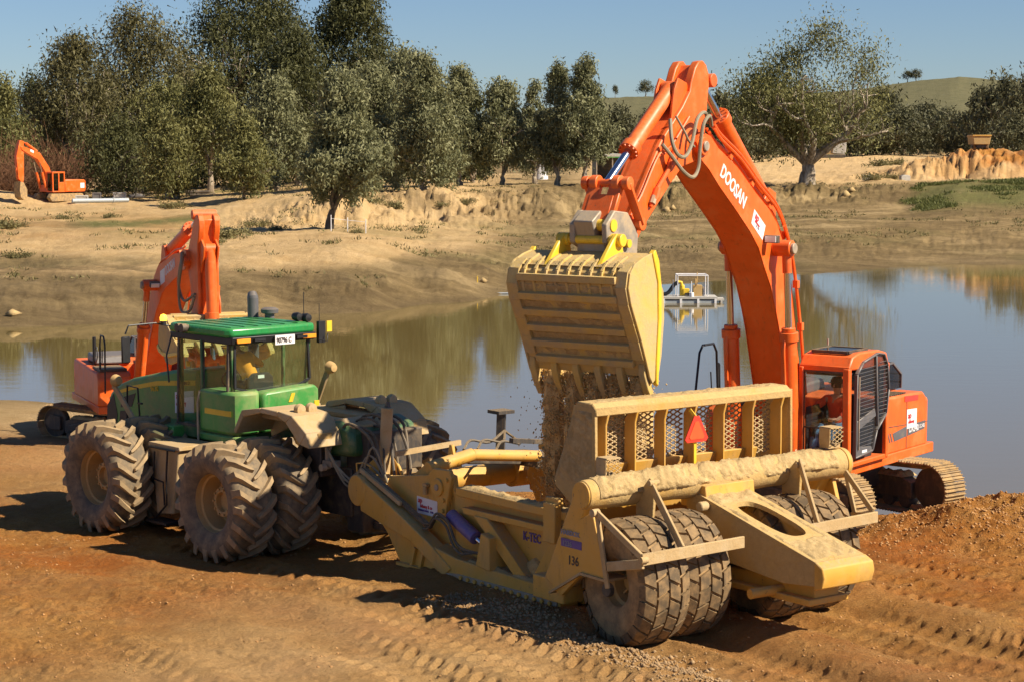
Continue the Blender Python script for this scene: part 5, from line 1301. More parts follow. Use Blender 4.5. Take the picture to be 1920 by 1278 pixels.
    MB().cyl((1.25, .95, 1.3), (1.15, .98, 2.0), .02, 8).cyl((1.25, 1.35, 1.3), (1.15, 1.32, 2.0), .02, 8).cyl((1.06, .80, 1.9), (1.12, .80, 2.12), .03, 8).build('control_lever', M['black'], root)
    MB().cyl((.5, .6, 3.3), (.5, .6, 3.42), .02, 6).build('antenna', M['steel'], root)
    # mirror
    if side_text < 0: MB().tube([(1.7, 1.55, 3.1), (1.8, 1.7, 3.15), (1.8, 1.75, 2.9)], .015, 6).b2((1.74, 1.66, 2.4), (1.80, 1.86, 2.92)).build('mirror', M['black'], root, .01)
    # ---- boom
    bl = [(4.96, 6.81), (4.7, 6.65), (4.34, 6.36), (3.73, 5.93), (3.19, 5.53), (2.86, 5.22), (2.65, 4.88), (2.38, 4.5), (2.17, 4.05), (2.02, 3.68), (1.88, 3.23), (1.73, 2.73), (1.52, 2.1), (1.36, 1.55)]
    bu = [(.90, 1.52), (.84, 1.75), (1.0, 2.3), (1.18, 2.9), (1.31, 3.3), (1.43, 3.8), (1.55, 4.3), (1.72, 4.85), (1.95, 5.32), (2.19, 5.66), (2.47, 5.9), (2.99, 6.21), (3.69, 6.68), (4.39, 7.02), (4.66, 7.22), (4.95, 7.30), (5.15, 7.12)]
    boom = MB(TB).prism(bl + bu, -.35, .35).build('boom', O, root, .02)
    fl = MB(TB)
    for sgn in (-1, 1):
        fl.prism(bl + bu, *sorted((sgn * .35, sgn * .362)))
    fl.build('side_plate', O, boom, 0, 25)
    MB(TB).cyl((4.95, -.42, 7.05), (4.95, .42, 7.05), .16, 20).build('pin_boss', O, boom, .01); MB(TB).cyl((2.25, -.72, 5.20), (2.25, .72, 5.20), .15, 20).build('pin_boss', O, boom, .01)
    MB(TB).cyl((4.95, -.46, 7.05), (4.95, .46, 7.05), .09, 16).build('pin', M['steel'], boom, .01); MB(TB).cyl((2.25, -.78, 5.20), (2.25, .78, 5.20), .10, 16).build('pin', M['steel'], boom, .01)
    # boom cylinders
    for sgn in (-1, 1):
        a = np.array((1.95, sgn * .60, 1.40)); b = TB(np.array((2.25, sgn * .60, 5.20))); dd = (b - a) / np.linalg.norm(b - a); c = a + dd * 2.15
        cy = MB(); cy.cyl(a, c, .15, 20); cy.cyl(c - dd * .05, c + dd * .12, .18, 18); cy.cyl(c + dd * .12, c + dd * .2, .13, 18); cy.cyl(a - (0, .14, 0), a + (0, .14, 0), .13, 14); cy.build('boom_cylinder', O, root, .01)
        MB().cyl(c, b, .065, 16).build('cylinder_rod', M['chrome'], root)
        MB().cyl(b - dd * .45, b - dd * .05, .085, 14).cyl(b - (0, .09, 0), b + (0, .09, 0), .15, 16).build('rod_eye', M['orange_dusty'], root)
        MB().tube(curve_pts([a + dd * .2 + np.array((.2, 0, 0)), a + dd * 1.5 + np.array((.19, 0, 0)), a + dd * 1.95 + np.array((.2, 0, 0)), a + dd * 2.15 + np.array((.15, 0, 0))], 4), .03, 6).build('pipe', O, root)
    # arm cylinder above the boom
    a = TB(np.array((2.10, 0, 6.12))); b = TA(np.array((4.45, 0, 8.18))); dd = (b - a) / np.linalg.norm(b - a); Lc = np.linalg.norm(b - a); c = a + dd * min(2.1, Lc * .68)
    cy = MB(); cy.cyl(a, c, .16, 20); cy.cyl(c - dd * .06, c + dd * .12, .20, 20); cy.cyl(a - (0, .15, 0), a + (0, .15, 0), .15, 14); cy.build('arm_cylinder', O, root, .01)
    MB().cyl(c, b, .075, 16).build('cylinder_rod', M['chrome'], root)
    MB(TB).prism([(1.95, 5.4), (1.95, 6.2), (2.2, 6.3), (2.6, 5.9)], -.22, -.16).prism([(1.95, 5.4), (1.95, 6.2), (2.2, 6.3), (2.6, 5.9)], .16, .22).build('cylinder_bracket', O, root, .01)
    bt = MB(); 
    for k in range(12):
        an = k * math.pi / 6; q = np.cross(dd, (0, 1.0, 0)); pt_ = c + dd * .12 + .165 * (math.cos(an) * q + math.sin(an) * np.array((0, 1.0, 0))); bt.cyl(pt_, pt_ + dd * .03, .018, 6)
    tag(bt.build('gland_bolts', O, root), kind='stuff')
    # pipes along the boom back
    for yv, off in ((.30, .09), (.22, .17), (-.28, .10), (.10, .07), (.38, .16), (.34, .26)):
        P_ = []
        src = bu[4:15]
        for i, q in enumerate(src):
            nx, nz = -(src[min(i + 1, 10)][1] - src[max(i - 1, 0)][1]), (src[min(i + 1, 10)][0] - src[max(i - 1, 0)][0]); l_ = math.hypot(nx, nz)
            P_.append((q[0] + nx / l_ * off, yv, q[1] + nz / l_ * off))
        MB(TB).tube(curve_pts(P_, 3), .028, 6).build('pipe', O, root)
    MB(TB).tube(curve_pts([(2.0, .42, 5.6), (1.72, .42, 5.15), (1.50, .42, 4.5), (1.30, .42, 3.7), (1.16, .42, 3.0), (1.05, .42, 2.4)], 4), .035, 6).build('pipe', O, root)
    cl = MB(TB)
    for x_, z_, yv in ((1.50, 4.5, .42), (1.30, 3.7, .42), (1.74, 5.2, .42)): cl.box((x_, yv, z_), (.09, .10, .14))
    for x_, z_ in ((2.42, 5.98), (3.1, 6.40), (3.9, 6.88), (1.85, 5.42)): cl.box((x_, .22, z_), (.10, .28, .12), 0, -33)
    cl.build('pipe_clamp', O, root)
    if detail:
        if side_text > 0:
            text('DOOSAN', .34, M['white'], boom, (4.35, .366, 6.56), (-.82, 0, -.572), (-.572, 0, .82), bold=.008, sx=.74)
            o = MB(TB).prism([(3.06, 5.93), (2.63, 5.62), (2.74, 5.36), (3.17, 5.68)], .363, .367).build('sticker', M['white'], boom)
            text('ap', .17, M['red_print'], o, (3.05, .370, 5.78), (-.82, 0, -.572), (-.572, 0, .82), bold=.004); text('delaney', .07, M['red_print'], o, (3.05, .370, 5.71), (-.82, 0, -.572), (-.572, 0, .82), bold=.002); text('& co', .07, M['grey_print'], o, (3.0, .370, 5.62), (-.82, 0, -.572), (-.572, 0, .82), bold=.001)
        else:
            og = TB(np.array([3.15, -.367, 5.86])); e1 = TB(np.array([4.15, -.367, 6.56])) - og; e1 /= np.linalg.norm(e1)
            text('DOOSAN', .34, M['white'], boom, og, e1, (-e1[2], 0, e1[0]), bold=.008, sx=.74)
            MB(TB).prism([(3.0, 6.02), (2.55, 5.72), (2.66, 5.36), (3.10, 5.66)], -.368, -.363).build('sticker', M['white'], boom)
        yl = .50 * side_text
        lp = MB(TB).box((2.62, yl, 5.38), (.12, .26, .14)).build('work_lamp', M['dark'], root, .01); MB(TB).box((2.69, yl, 5.38), (.02, .22, .11)).build('lamp_glass', M['white'], lp)
    # ---- arm
    ar = [(4.59, 8.3), (4.68, 8.42), (4.85, 8.44), (5.0, 8.25), (5.21, 7.98), (5.45, 7.72), (6.17, 7.12), (6.9, 6.2), (7.33, 5.62), (7.38, 5.42), (7.2, 5.25), (7.02, 5.36), (6.73, 5.70), (5.77, 6.47), (5.44, 6.70), (4.95, 6.80), (4.72, 7.05), (4.64, 7.6), (4.58, 8.0)]
    arm = MB(TA).prism(ar, -.22, .22).build('arm', O, root, .02)
    ar2 = [(4.55, 8.12), (4.58, 8.30), (4.66, 8.44), (4.78, 8.51), (4.92, 8.49), (5.04, 8.38), (5.16, 8.15)] + ar[4:-1] + [(4.58, 8.0)]
    ap_ = MB(TA)
    for sgn in (-1, 1): ap_.prism(ar2, *sorted((sgn * .12, sgn * .265)))
    ap_.build('side_plate', O, arm, .02, 25)
    for pq, pr in (((7.20, .34, 5.42), .13), ((6.99, .40, 5.78), .10), ((4.45, .3, 8.18), .12)): MB(TA).cyl((pq[0], -pq[1], pq[2]), pq, pr, 18).build('pin_boss', M['orange_dusty'], arm, .01)
    if detail:
        MB(TA).prism([(5.03, 8.13), (4.95, 8.02), (5.13, 7.79), (5.22, 7.93)], .246, .250).build('warning_sticker', M['stripe'], arm)
    # bucket cylinder
    a = TA(np.array((5.42, 0, 8.02))); b = TK(np.array((7.42, 0, 6.45))); b = TA(np.array((7.42, 0, 6.45))) if dk == 0 else TA(np.array((7.55, 0, 6.35)))
    dd = (b - a) / np.linalg.norm(b - a); c = a + dd * 1.62
    cy = MB(); cy.cyl(a, c, .135, 22); cy.cyl(c - dd * .06, c + dd * .1, .175, 20); cy.cyl(a - (0, .13, 0), a + (0, .13, 0), .13, 14); cy.build('bucket_cylinder', O, root, .01)
    bt = MB()
    for k in range(12):
        an = k * math.pi / 6; q = np.cross(dd, (0, 1.0, 0)); pt_ = c + dd * .1 + .15 * (math.cos(an) * q + math.sin(an) * np.array((0, 1.0, 0))); bt.cyl(pt_, pt_ + dd * .03, .018, 6)
    tag(bt.build('gland_bolts', O, root), kind='stuff')
    MB().cyl(c, b, .07, 16).build('cylinder_rod', M['chrome'], root)
    for sgn in (-1, 1):
        MB(TA).prism([(5.1, 7.7), (5.2, 8.12), (5.5, 8.2), (5.62, 8.0), (5.75, 7.4)], *sorted((sgn * .15, sgn * .20))).build('cylinder_bracket', O, arm, .01)
        q = MB(); p0 = TA(np.array((6.99, sgn * .38, 5.78))); q.beam(p0, b + (0, sgn * .38, 0), .06, .16, up=(0, 1, 0)); q.cyl(b + (0, sgn * .33, 0), b + (0, sgn * .45, 0), .11, 16); q.cyl(p0 - (0, .05, 0), p0 + (0, .05, 0), .11, 16); q.build('guide_link', O, root, .008)
        hl = TK(np.array((7.80, sgn * .20, 5.75)))
        MB().beam(b + (0, sgn * .20, 0), hl, .09, .24, up=(0, 1, 0)).cyl(b + (0, sgn * .14, 0), b + (0, sgn * .28, 0), .13, 16).build('bucket_link', O, root, .012)
    hl = TK(np.array((7.78, 0, 5.8)))
    MB().beam(b + (hl - b) * .30, b + (hl - b) * .98, .10, .46, up=(0, 1, 0)).cyl(b - (0, .36, 0), b + (0, .36, 0), .07, 14).build('bucket_link_web', O, root, .01)
    # pipes and hoses on the arm
    MB(TA).tube(curve_pts([(5.3, .30, 7.55), (5.9, .30, 7.05), (6.3, .30, 6.9), (6.8, .30, 6.3), (7.0, .30, 6.1)], 4), .02, 6).tube(curve_pts([(5.35, .27, 7.48), (5.95, .27, 6.98), (6.35, .27, 6.82), (6.8, .27, 6.22)], 4), .02, 6).tube([(5.75, .32, 6.98), (6.05, .32, 6.62), (6.35, .32, 6.35)], [.07, .04, .04], 10).tube([(6.35, .32, 6.35), (6.42, .32, 6.22), (6.55, .30, 6.05)], [.06, .075, .03], 8).build('pipe', O, arm)
    MB(TA).cyl((6.44, .31, 6.22), (6.52, .31, 6.10), .06, 8).build('valve', M['steel'], arm)
    if side_text > 0:
        for P_ in ([(4.85, .48, 7.40), (5.05, .55, 7.56), (5.26, .55, 7.40), (5.31, .52, 7.0), (5.36, .52, 6.69), (5.54, .52, 6.53), (5.83, .50, 6.63), (6.06, .42, 6.87), (6.24, .33, 7.08)],
                   [(4.9, .44, 7.45), (5.12, .5, 7.62), (5.38, .5, 7.50), (5.55, .5, 7.10), (5.76, .5, 6.88), (5.98, .48, 6.91), (6.07, .42, 7.13), (6.00, .34, 7.5)], [(5.85, .36, 7.55), (5.72, .45, 7.30), (5.62, .48, 7.14), (5.38, .45, 7.04)]):
            MB(TA).tube(curve_pts(P_, 5), .034 if len(P_) > 5 else .022, 8).build('hose', M['hose_grey'], root)
    else:
        for P_ in ([(4.95, -.5, 7.35), (5.3, -.55, 7.2), (5.5, -.55, 6.6), (5.9, -.5, 6.25), (6.2, -.4, 6.6), (6.1, -.33, 7.0)], [(4.9, -.45, 7.3), (5.1, -.5, 6.9), (5.3, -.5, 6.5), (5.8, -.45, 6.5), (6.0, -.3, 7.0)]):
            MB(TA).tube(curve_pts(P_, 5), .034, 8).build('hose', M['hose_grey'], root)
    # ---- coupler and bucket
    MB(TK).prism([(7.05, 5.30), (7.02, 5.62), (7.35, 5.98), (7.75, 6.02), (8.0, 5.80), (7.98, 5.50), (7.7, 5.38), (7.3, 5.22)], -.36, -.26).prism([(7.05, 5.30), (7.02, 5.62), (7.35, 5.98), (7.75, 6.02), (8.0, 5.80), (7.98, 5.50), (7.7, 5.38), (7.3, 5.22)], .26, .36).b2((7.35, -.27, 5.35), (7.9, .27, 5.55)).prism([(7.5, 5.55), (7.9, 5.55), (8.02, 5.85), (7.75, 6.02)], -.27, .1).build('quick_coupler', M['steel'], root, .02)
    for pq, pr in (((7.42, .44, 5.48), .07), ((7.90, .52, 5.55), .07), ((7.80, .38, 5.78), .10)): MB(TK).cyl((pq[0], -pq[1], pq[2]), pq, pr, 14).build('coupler_pin', M['bright_yellow'], root)
    W = 1.12
    prof_o = [(7.88, 5.36), (8.15, 5.30), (8.40, 5.21), (8.55, 5.06), (8.60, 4.85), (8.52, 4.60), (8.36, 4.30), (8.20, 4.0), (8.08, 3.73), (8.0, 3.56), (7.93, 3.42)]
    prof_i = [(7.89, 3.43), (7.95, 3.58), (8.02, 3.75), (8.13, 4.02), (8.29, 4.32), (8.44, 4.62), (8.50, 4.85), (8.47, 5.0), (8.36, 5.13), (8.13, 5.22), (7.88, 5.28)]
    Bm = M['bucket']
    bk = MB(TK); n_ = len(prof_o); pts = []
    for yv in (-W, W):
        pts += [(p_[0], yv, p_[1]) for p_ in prof_o] + [(p_[0], yv, p_[1]) for p_ in prof_i[::-1]]
    for i in range(n_ - 1):
        A_, B_ = i, i + 1; C_, D_ = 2 * n_ - 2 - i, 2 * n_ - 1 - i
        bk.add([pts[j] for j in (A_, B_, C_, D_)] + [pts[2 * n_ + j] for j in (A_, B_, C_, D_)], [(0, 1, 2, 3), (7, 6, 5, 4), (0, 4, 5, 1), (3, 2, 6, 7), (0, 3, 7, 4), (1, 5, 6, 2)])
    bucket = bk.build('bucket', Bm, root, 0, 30)
    for sgn in (-1, 1):
        a, b_ = sorted((sgn * (W + .002), sgn * (W + .045)))
        MB(TK).prism([(7.90, 5.37), (8.17, 5.31), (8.42, 5.22), (8.57, 5.07), (8.62, 4.85), (8.54, 4.59), (8.38, 4.29), (8.22, 3.99), (8.08, 3.69), (7.96, 3.41), (7.88, 3.30), (7.76, 3.38), (7.70, 3.8), (7.66, 4.3), (7.66, 4.8), (7.78, 5.2)], a, b_).build('side_plate', Bm, bucket, .008)
        a, b_ = sorted((sgn * (W - .02), sgn * (W + .07)))
        MB(TK).prism([(7.74, 5.25), (7.85, 5.42), (7.93, 5.36), (7.76, 4.9), (7.74, 4.3), (7.79, 3.7), (7.81, 3.3), (7.74, 3.25), (7.69, 3.8), (7.65, 4.3), (7.66, 4.85)], a, b_).build('side_edge', M['bright_yellow'], bucket, .01)
        a, b_ = sorted((sgn * (W - .05), sgn * (W + .01))); MB(TK).prism([(7.68, 5.0), (7.50, 4.75), (7.47, 4.3), (7.55, 3.7), (7.66, 3.3), (7.74, 3.3), (7.70, 4.0)], a, b_).build('side_cutter', M['bucket'], bucket, .01)
        a, b_ = sorted((sgn * (W - .19), sgn * (W + .005)))
        seg = [(8.36, 5.25), (8.58, 5.10), (8.65, 4.85), (8.57, 4.58), (8.41, 4.28), (8.25, 3.98), (8.11, 3.68)]
        inn = [(8.05, 3.72), (8.17, 4.0), (8.33, 4.30), (8.49, 4.60), (8.55, 4.85), (8.50, 5.02), (8.33, 5.18)]
        wr = MB(TK)
        for i in range(len(seg) - 1):
            wr.prism([seg[i], seg[i + 1], inn[len(inn) - 2 - i], inn[len(inn) - 1 - i]], a, b_)
        wr.build('wear_wrap', Bm, bucket, .006)
        MB(TK).prism([(7.75, 5.30), (7.82, 5.62), (7.95, 5.66), (8.05, 5.58), (8.50, 5.13), (8.30, 5.18), (8.0, 5.26)], sgn * .50 - .04, sgn * .50 + .04).build('ear', M['bright_yellow'], bucket, .015)
        MB(TK).cyl((7.90, sgn * .40, 5.55), (7.90, sgn * .62, 5.55), .105, 18).build('ear_boss', M['bright_yellow'], bucket, .01)
    # straps and wear bars across the back
    for i, (x_, z_, an) in enumerate(((8.62, 4.96, 5), (8.58, 4.66, 20), (8.45, 4.40, 28), (8.32, 4.14, 28), (8.19, 3.88, 26), (8.07, 3.62, 24))):
        MB(TK).box((x_, 0, z_), (.09, 2 * (W - .19), .115), 0, an).build('wear_bar', Bm, bucket, .006)
    for k in range(9):
        yv = -.84 + k * .21
        q = MB(TK)
        for a_, b_ in (((8.15, 5.30), (8.40, 5.22)), ((8.40, 5.22), (8.56, 5.08)), ((8.56, 5.08), (8.60, 4.90)), ((8.60, 4.9), (8.52, 4.6))): q.beam((a_[0], yv, a_[1]), (b_[0], yv, b_[1]), .05, .05)
        q.build('back_strap', Bm, bucket, .005)
    for k in range(6):
        yv = -W + .07 + k * (2 * W - .14) / 5
        MB(TK).prism([(8.04, 3.62), (7.90, 3.50), (7.80, 3.25), (7.70, 2.98), (7.78, 2.98), (7.94, 3.22), (8.04, 3.45)], yv - .06, yv + .06).build('tooth', Bm, bucket, .01)
    if dk == 0:
        def bsurf(a_, b_):
            x_ = np.interp(b_, [0, 1], [7.98, 8.5]); z_ = np.interp(b_, [0, 1], [5.28, 5.17]); return (TK(np.array((x_, -1.0 + 2.0 * a_, z_))), up)
        crust('dirt_crust', bsurf, 90, 14, M['crust'], bucket, .045, 91, .02)
        for z0 in (4.80, 4.52, 4.26, 4.0, 3.75):
            def bs2(a_, b_, z0=z0):
                z_ = z0 - .07 + .14 * b_; x_ = np.interp(z_, [3.15, 3.7, 4.3, 4.6, 4.85, 5.06], [7.84, 8.06, 8.36, 8.52, 8.60, 8.55]); return (TK(np.array((x_ + .005, -.92 + 1.84 * a_, z_))), (.85, 0, .5))
            crust('dirt_crust', bs2, 90, 8, M['crust'], bucket, .035, int(z0 * 30), .015)
    if lab_person:
        a = R(rz); px, py = 0.88, 0.96
        w = (loc[0] + px * math.cos(a) - py * math.sin(a), loc[1] + px * math.sin(a) + py * math.cos(a), loc[2] + 1.24)
        seat_person(w, rz, lab_person, M['shirt_red'], M['denim'], lean=(.04, .05), cap=True, arms=[((.20, -.34, .80), (.42, -.36, .72), (.50, -.36, .74)), ((.22, .30, .80), (.44, .24, .70), (.52, .22, .72))], scale=1.1)
    return root

ex1 = excavator((5.8, 39.1, 0), 235, 'large orange excavator on the right tipping its yellow bucket over the scraper', 129.5 - 235, 0, 0, 0, lab_person='excavator operator in red and orange work shirt and jeans sitting behind the cab window')
ex2 = excavator((-10.35, 56.5, -1.15), -67, 'orange excavator at the water edge half hidden behind the green tractor', 149 + 67, -R(20), R(-47), R(140), side_text=-1)
# small excavator far left: same build, far away
ex3_x = at_u(112, 206)
def far_excavator():
    z0 = gz(ex3_x, 206.0)
    r = empty('small_excavator', (ex3_x, 206, z0), 230, 'small orange excavator standing on the far left bank beside a gravel heap', 'excavator')
    O = M['orange']
    for s_ in (1, -1):
        MB().prism([(-1.9, .1), (-2.2, .45), (-1.9, .85), (1.9, .85), (2.2, .45), (1.9, .05)], s_ * 1.15 - .28, s_ * 1.15 + .28).build('track', M['track'], r, .05)
    MB().b2((-.9, -.9, .4), (.9, .9, 1.0)).build('track_frame', M['dark'], r)
    MB().prism([(-2.3, 1.0), (-2.4, 1.3), (-2.4, 2.1), (-2.2, 2.25), (.2, 2.25), (.2, 1.0)], -1.3, 1.35).build('body', O, r, .08)
    MB().b2((.2, -1.3, 1.0), (1.4, .2, 1.7)).build('deck', O, r, .05)
    c = MB(); c.b2((.2, .35, 1.0), (1.75, 1.35, 1.12)); c.b2((.2, .35, 2.9), (1.75, 1.35, 3.05))
    for x_ in (.27, .95, 1.68):
        for y_ in (.42, 1.28): c.b2((x_ - .06, y_ - .06, 1.1), (x_ + .06, y_ + .06, 2.92))
    c.b2((.2, 1.22, 1.1), (.9, 1.34, 2.0)); c.build('cab', O, r, .02)
    MB().b2((.3, 1.25, 1.3), (1.6, 1.28, 2.9)).b2((1.70, .48, 1.2), (1.72, 1.22, 2.9)).b2((.24, .48, 1.4), (.26, 1.22, 2.9)).build('cab_window', M['glass_dark'], r)
    MB().b2((.5, .6, 1.1), (1.0, 1.1, 2.0)).build('seat', M['seat'], r)
    b = [(.6, 1.5), (.9, 1.3), (1.9, 3.2), (2.7, 4.3), (4.6, 5.25), (4.7, 5.55), (4.4, 5.6), (2.4, 4.95), (1.3, 3.5)]
    MB().prism(b, -.28, .28).build('boom', O, r, .02)
    MB().prism([(4.3, 6.1), (4.75, 6.2), (5.2, 4.6), (5.0, 2.4), (4.5, 1.9), (4.35, 2.4), (4.3, 4.8)], -.2, .2).build('arm', O, r, .02)
    MB().cyl((1.9, .45, 1.4), (2.35, .45, 3.0), .13, 12).cyl((1.9, -.45, 1.4), (2.35, -.45, 3.0), .13, 12).build('boom_cylinder', O, r)
    MB().cyl((2.35, .45, 3.0), (2.6, .45, 4.0), .06, 8).cyl((2.35, -.45, 3.0), (2.6, -.45, 4.0), .06, 8).build('cylinder_rod', M['chrome'], r)
    MB().cyl((2.6, 0, 5.1), (3.9, 0, 5.9), .13, 12).cyl((3.9, 0, 5.9), (4.4, 0, 6.05), .06, 8).build('arm_cylinder', O, r)
    MB().cyl((4.95, 0, 4.9), (5.1, 0, 3.2), .11, 12).cyl((5.1, 0, 3.2), (4.95, 0, 2.3), .06, 8).build('bucket_cylinder', O, r)
    MB().prism([(5.0, 2.1), (4.6, 2.0), (4.2, 1.3), (4.2, .5), (4.6, .25), (5.0, .5), (5.1, 1.2)], -.5, .5).build('bucket', M['track'], r, .03)
    MB().prism([(3.6, 5.1), (3.2, 4.9), (3.15, 5.15), (3.55, 5.32)], .285, .29).build('sticker', M['white'], r)
    MB().prism([(-2.2, 1.4), (-1.7, 1.4), (-1.7, 1.9), (-2.2, 1.9)], 1.355, 1.36).build('sticker', M['white'], r)
far_excavator()
# falling earth between the bucket teeth
rs = np.random.default_rng(21)
ea = R(235); def_f = np.array((math.cos(ea), math.sin(ea))); def_l = np.array((-def_f[1], def_f[0]))
mb = MB()
streams = [(-.84, .85, .15), (-.43, .9, .145), (-.01, 1.1, .145), (.42, 1.2, .145), (.84, 1.2, .16)]
OCT = np.array([(1, 0, 0), (-1, 0, 0), (0, 1, 0), (0, -1, 0), (0, 0, 1), (0, 0, -1)], float); OF = [(0, 2, 4), (2, 1, 4), (1, 3, 4), (3, 0, 4), (2, 0, 5), (1, 2, 5), (3, 1, 5), (0, 3, 5)]
allp = []; allr = []; core = MB()
for y0, zb, w in streams:
    ph = rs.random() * 9; rows = 26; ring = []
    for i in range(rows):
        zc = 3.36 - (3.36 - zb) * i / (rows - 1); tt_ = (3.42 - zc) / 2.2
        for j in range(12):
            a = j * math.pi / 6; rr_ = w * (1 + .2 * tt_) * (.72 + .65 * vn(np.array([a * 1.9 + ph]), np.array([zc * 5.0]), 8)[0])
            lx_ = 7.74 - .12 * tt_ + rr_ * math.cos(a); ly_ = y0 + rr_ * math.sin(a)
            ring.append((5.8 + lx_ * def_f[0] + ly_ * def_l[0], 39.1 + lx_ * def_f[1] + ly_ * def_l[1], zc + .03 * rs.random()))
    core.add(ring, [(i * 12 + j, i * 12 + (j + 1) % 12, (i + 1) * 12 + (j + 1) % 12, (i + 1) * 12 + j) for i in range(rows - 1) for j in range(12)])
    n_ = 7000
    zz = rs.uniform(zb, 3.42, n_); t = (3.42 - zz) / 2.2
    ww = w * (1 + .25 * t); dx = rs.normal(size=n_) * ww * .66; dy = rs.normal(size=n_) * ww * .55
    dx = np.clip(dx, -ww * 1.3, ww * 1.3); dy = np.clip(dy, -ww * 1.0, ww * 1.0)
    lum = fbm(zz + y0 * 9, dx * 3, 2.5, 3, 5); dx = dx + lum * .06; dy = dy + .05 * fbm(zz * 1.3 + y0, zz * 0, 2.0, 3, 6)
    lx = 7.74 - .12 * t + dx; ly = y0 - .02 * t + dy
    allp.append(np.stack([5.8 + lx * def_f[0] + ly * def_l[0], 39.1 + lx * def_f[1] + ly * def_l[1], zz], -1)); allr.append(rs.uniform(.006, .022, n_))
n_ = 900
lx = 7.74 + rs.normal(size=n_) * .3; ly = rs.uniform(-1.3, 1.1, n_); zz = rs.uniform(1.1, 3.3, n_)
allp.append(np.stack([5.8 + lx * def_f[0] + ly * def_l[0], 39.1 + lx * def_f[1] + ly * def_l[1], zz], -1)); allr.append(rs.uniform(.006, .018, n_))
def clods(name, P_, Rr, mat, rs, flat=1.0):
    n_ = len(P_); sc_ = (Rr[:, None, None] * rs.uniform(.55, 1.3, (n_, 6, 1))) * np.array([1, 1, flat])
    a = rs.uniform(0, 6.28, n_); ca, sa = np.cos(a), np.sin(a)
    V = np.repeat(OCT[None], n_, 0) * sc_; V = np.stack([V[..., 0] * ca[:, None] - V[..., 1] * sa[:, None], V[..., 0] * sa[:, None] + V[..., 1] * ca[:, None], V[..., 2]], -1) + P_[:, None]
    F = (np.array(OF)[None] + (np.arange(n_) * 6)[:, None, None]).reshape(-1, 3)
    me = bpy.data.meshes.new(name); me.vertices.add(n_ * 6); me.vertices.foreach_set("co", V.astype(np.float32).ravel())
    me.loops.add(F.size); me.loops.foreach_set("vertex_index", F.astype(np.int32).ravel()); me.polygons.add(len(F)); me.polygons.foreach_set("loop_start", np.arange(0, F.size, 3, dtype=np.int32)); me.polygons.foreach_set("loop_total", np.full(len(F), 3, np.int32)); me.update()
    return link(name, me, mat)
o = clods('falling_soil', np.concatenate(allp), np.concatenate(allr), M['falling'], rs, 1.4)
tag(o, 'five streams of loose brown soil pouring between the bucket teeth', 'soil', None, 'stuff')
co_ = core.build('falling_soil_body', M['falling'], o, 0, 20)
# ================================================================== TRACTOR
TS = 1.04; TO = (-3.45, 37.1, -.28); TR = 133
tr = empty('tractor', TO, TR, 'dusty green articulated tractor on eight big tyres, cab seen from behind, towing the scraper', 'tractor', scale=TS)
GN = M['green']; GD = M['green_dark']; DK = M['dark']; FD = M['fender']
for x_ in (0, 3.75):
    for i, yy in enumerate((2.16, 1.22, -1.18, -2.02)):
        wheel(tr, x_, yy, 1.02, RIM_AG, AG, M['rim_yellow'] if x_ else M['rim_tan'], 1 if yy > 0 else -1, 17 * i + 31 * x_)
for x_ in (0, 3.75): MB().cyl((x_, 2.0, 1.02), (x_, -2.0, 1.02), .15, 16).b2((x_ - .4, -.5, .7), (x_ + .4, .5, 1.35)).build('axle', DK, tr, .02)
MB().b2((2.3, -.42, .75), (6.1, .42, 1.6)).b2((1.5, -.3, .7), (2.6, .3, 1.3)).build('front_frame', DK, tr, .03)
MB().b2((-1.3, -.45, .7), (1.3, .45, 1.55)).b2((-1.55, -.4, .45), (-1.1, .4, 1.9)).build('rear_frame', DK, tr, .03)
MB().beam((-1.3, 0, .55), (-2.5, .25, .62), .22, .12).build('drawbar', DK, tr, .01)
MB().b2((-1.62, -.35, 1.0), (-1.5, .35, 1.9)).prism([(-1.3, 1.3), (-1.9, 1.2), (-1.9, 1.35), (-1.3, 1.6)], .3, .36).build('hitch_plate', FD, tr, .01)
# hood
hd = MB(); hd.prism([(3.25, 1.72), (3.25, 2.90), (3.9, 2.86), (4.6, 2.74), (5.5, 2.56), (6.05, 2.38), (6.32, 2.18), (6.42, 1.75), (6.40, 1.30), (6.2, 1.2), (5.9, 1.55)], -.50, .50); hood = hd.build('hood', GN, tr, .07)
def sy(poly, y0, y1, name, mat, par=hood, bev=0.0): return MB().prism(poly, y0, y1).build(name, mat, par, bev)
for s_ in (.502, -.506):
    sy([(3.3, 2.60), (3.3, 2.70), (4.6, 2.58), (5.5, 2.41), (5.95, 2.28), (5.95, 2.22), (5.5, 2.33), (4.6, 2.49)], s_, s_ + .005, 'yellow_stripe', M['stripe'])
    sy([(5.35, 2.28), (5.85, 2.15), (5.9, 1.95), (5.5, 2.0)], s_ - .001, s_ + .006, 'vent', M['black'])
    sy([(5.52, 1.93), (5.92, 1.88), (5.95, 1.68), (5.65, 1.70)], s_ - .001, s_ + .006, 'vent', M['black'])
    sy([(6.15, 2.20), (6.39, 1.95), (6.43, 1.35), (6.12, 1.3), (6.02, 1.8)], s_ - .001, s_ + .006, 'grille', M['black'])
o = sy([(3.35, 2.50), (3.98, 2.42), (3.98, 2.02), (3.35, 2.08)], .506, .511, 'sign_plate', M['white'])
def tt(s, x, z, size, mat, par, y=.514, sx=1.0, bold=.001, tilt=.12): return text(s, size, mat, par, (x, y, z), (-1, 0, tilt), (tilt, 0, 1), bold=bold, sx=sx)
tt('ap', 3.93, 2.30, .15, M['red_print'], o, bold=.002); tt('delaney', 3.93, 2.16, .13, M['red_print'], o, bold=.001, sx=.85)
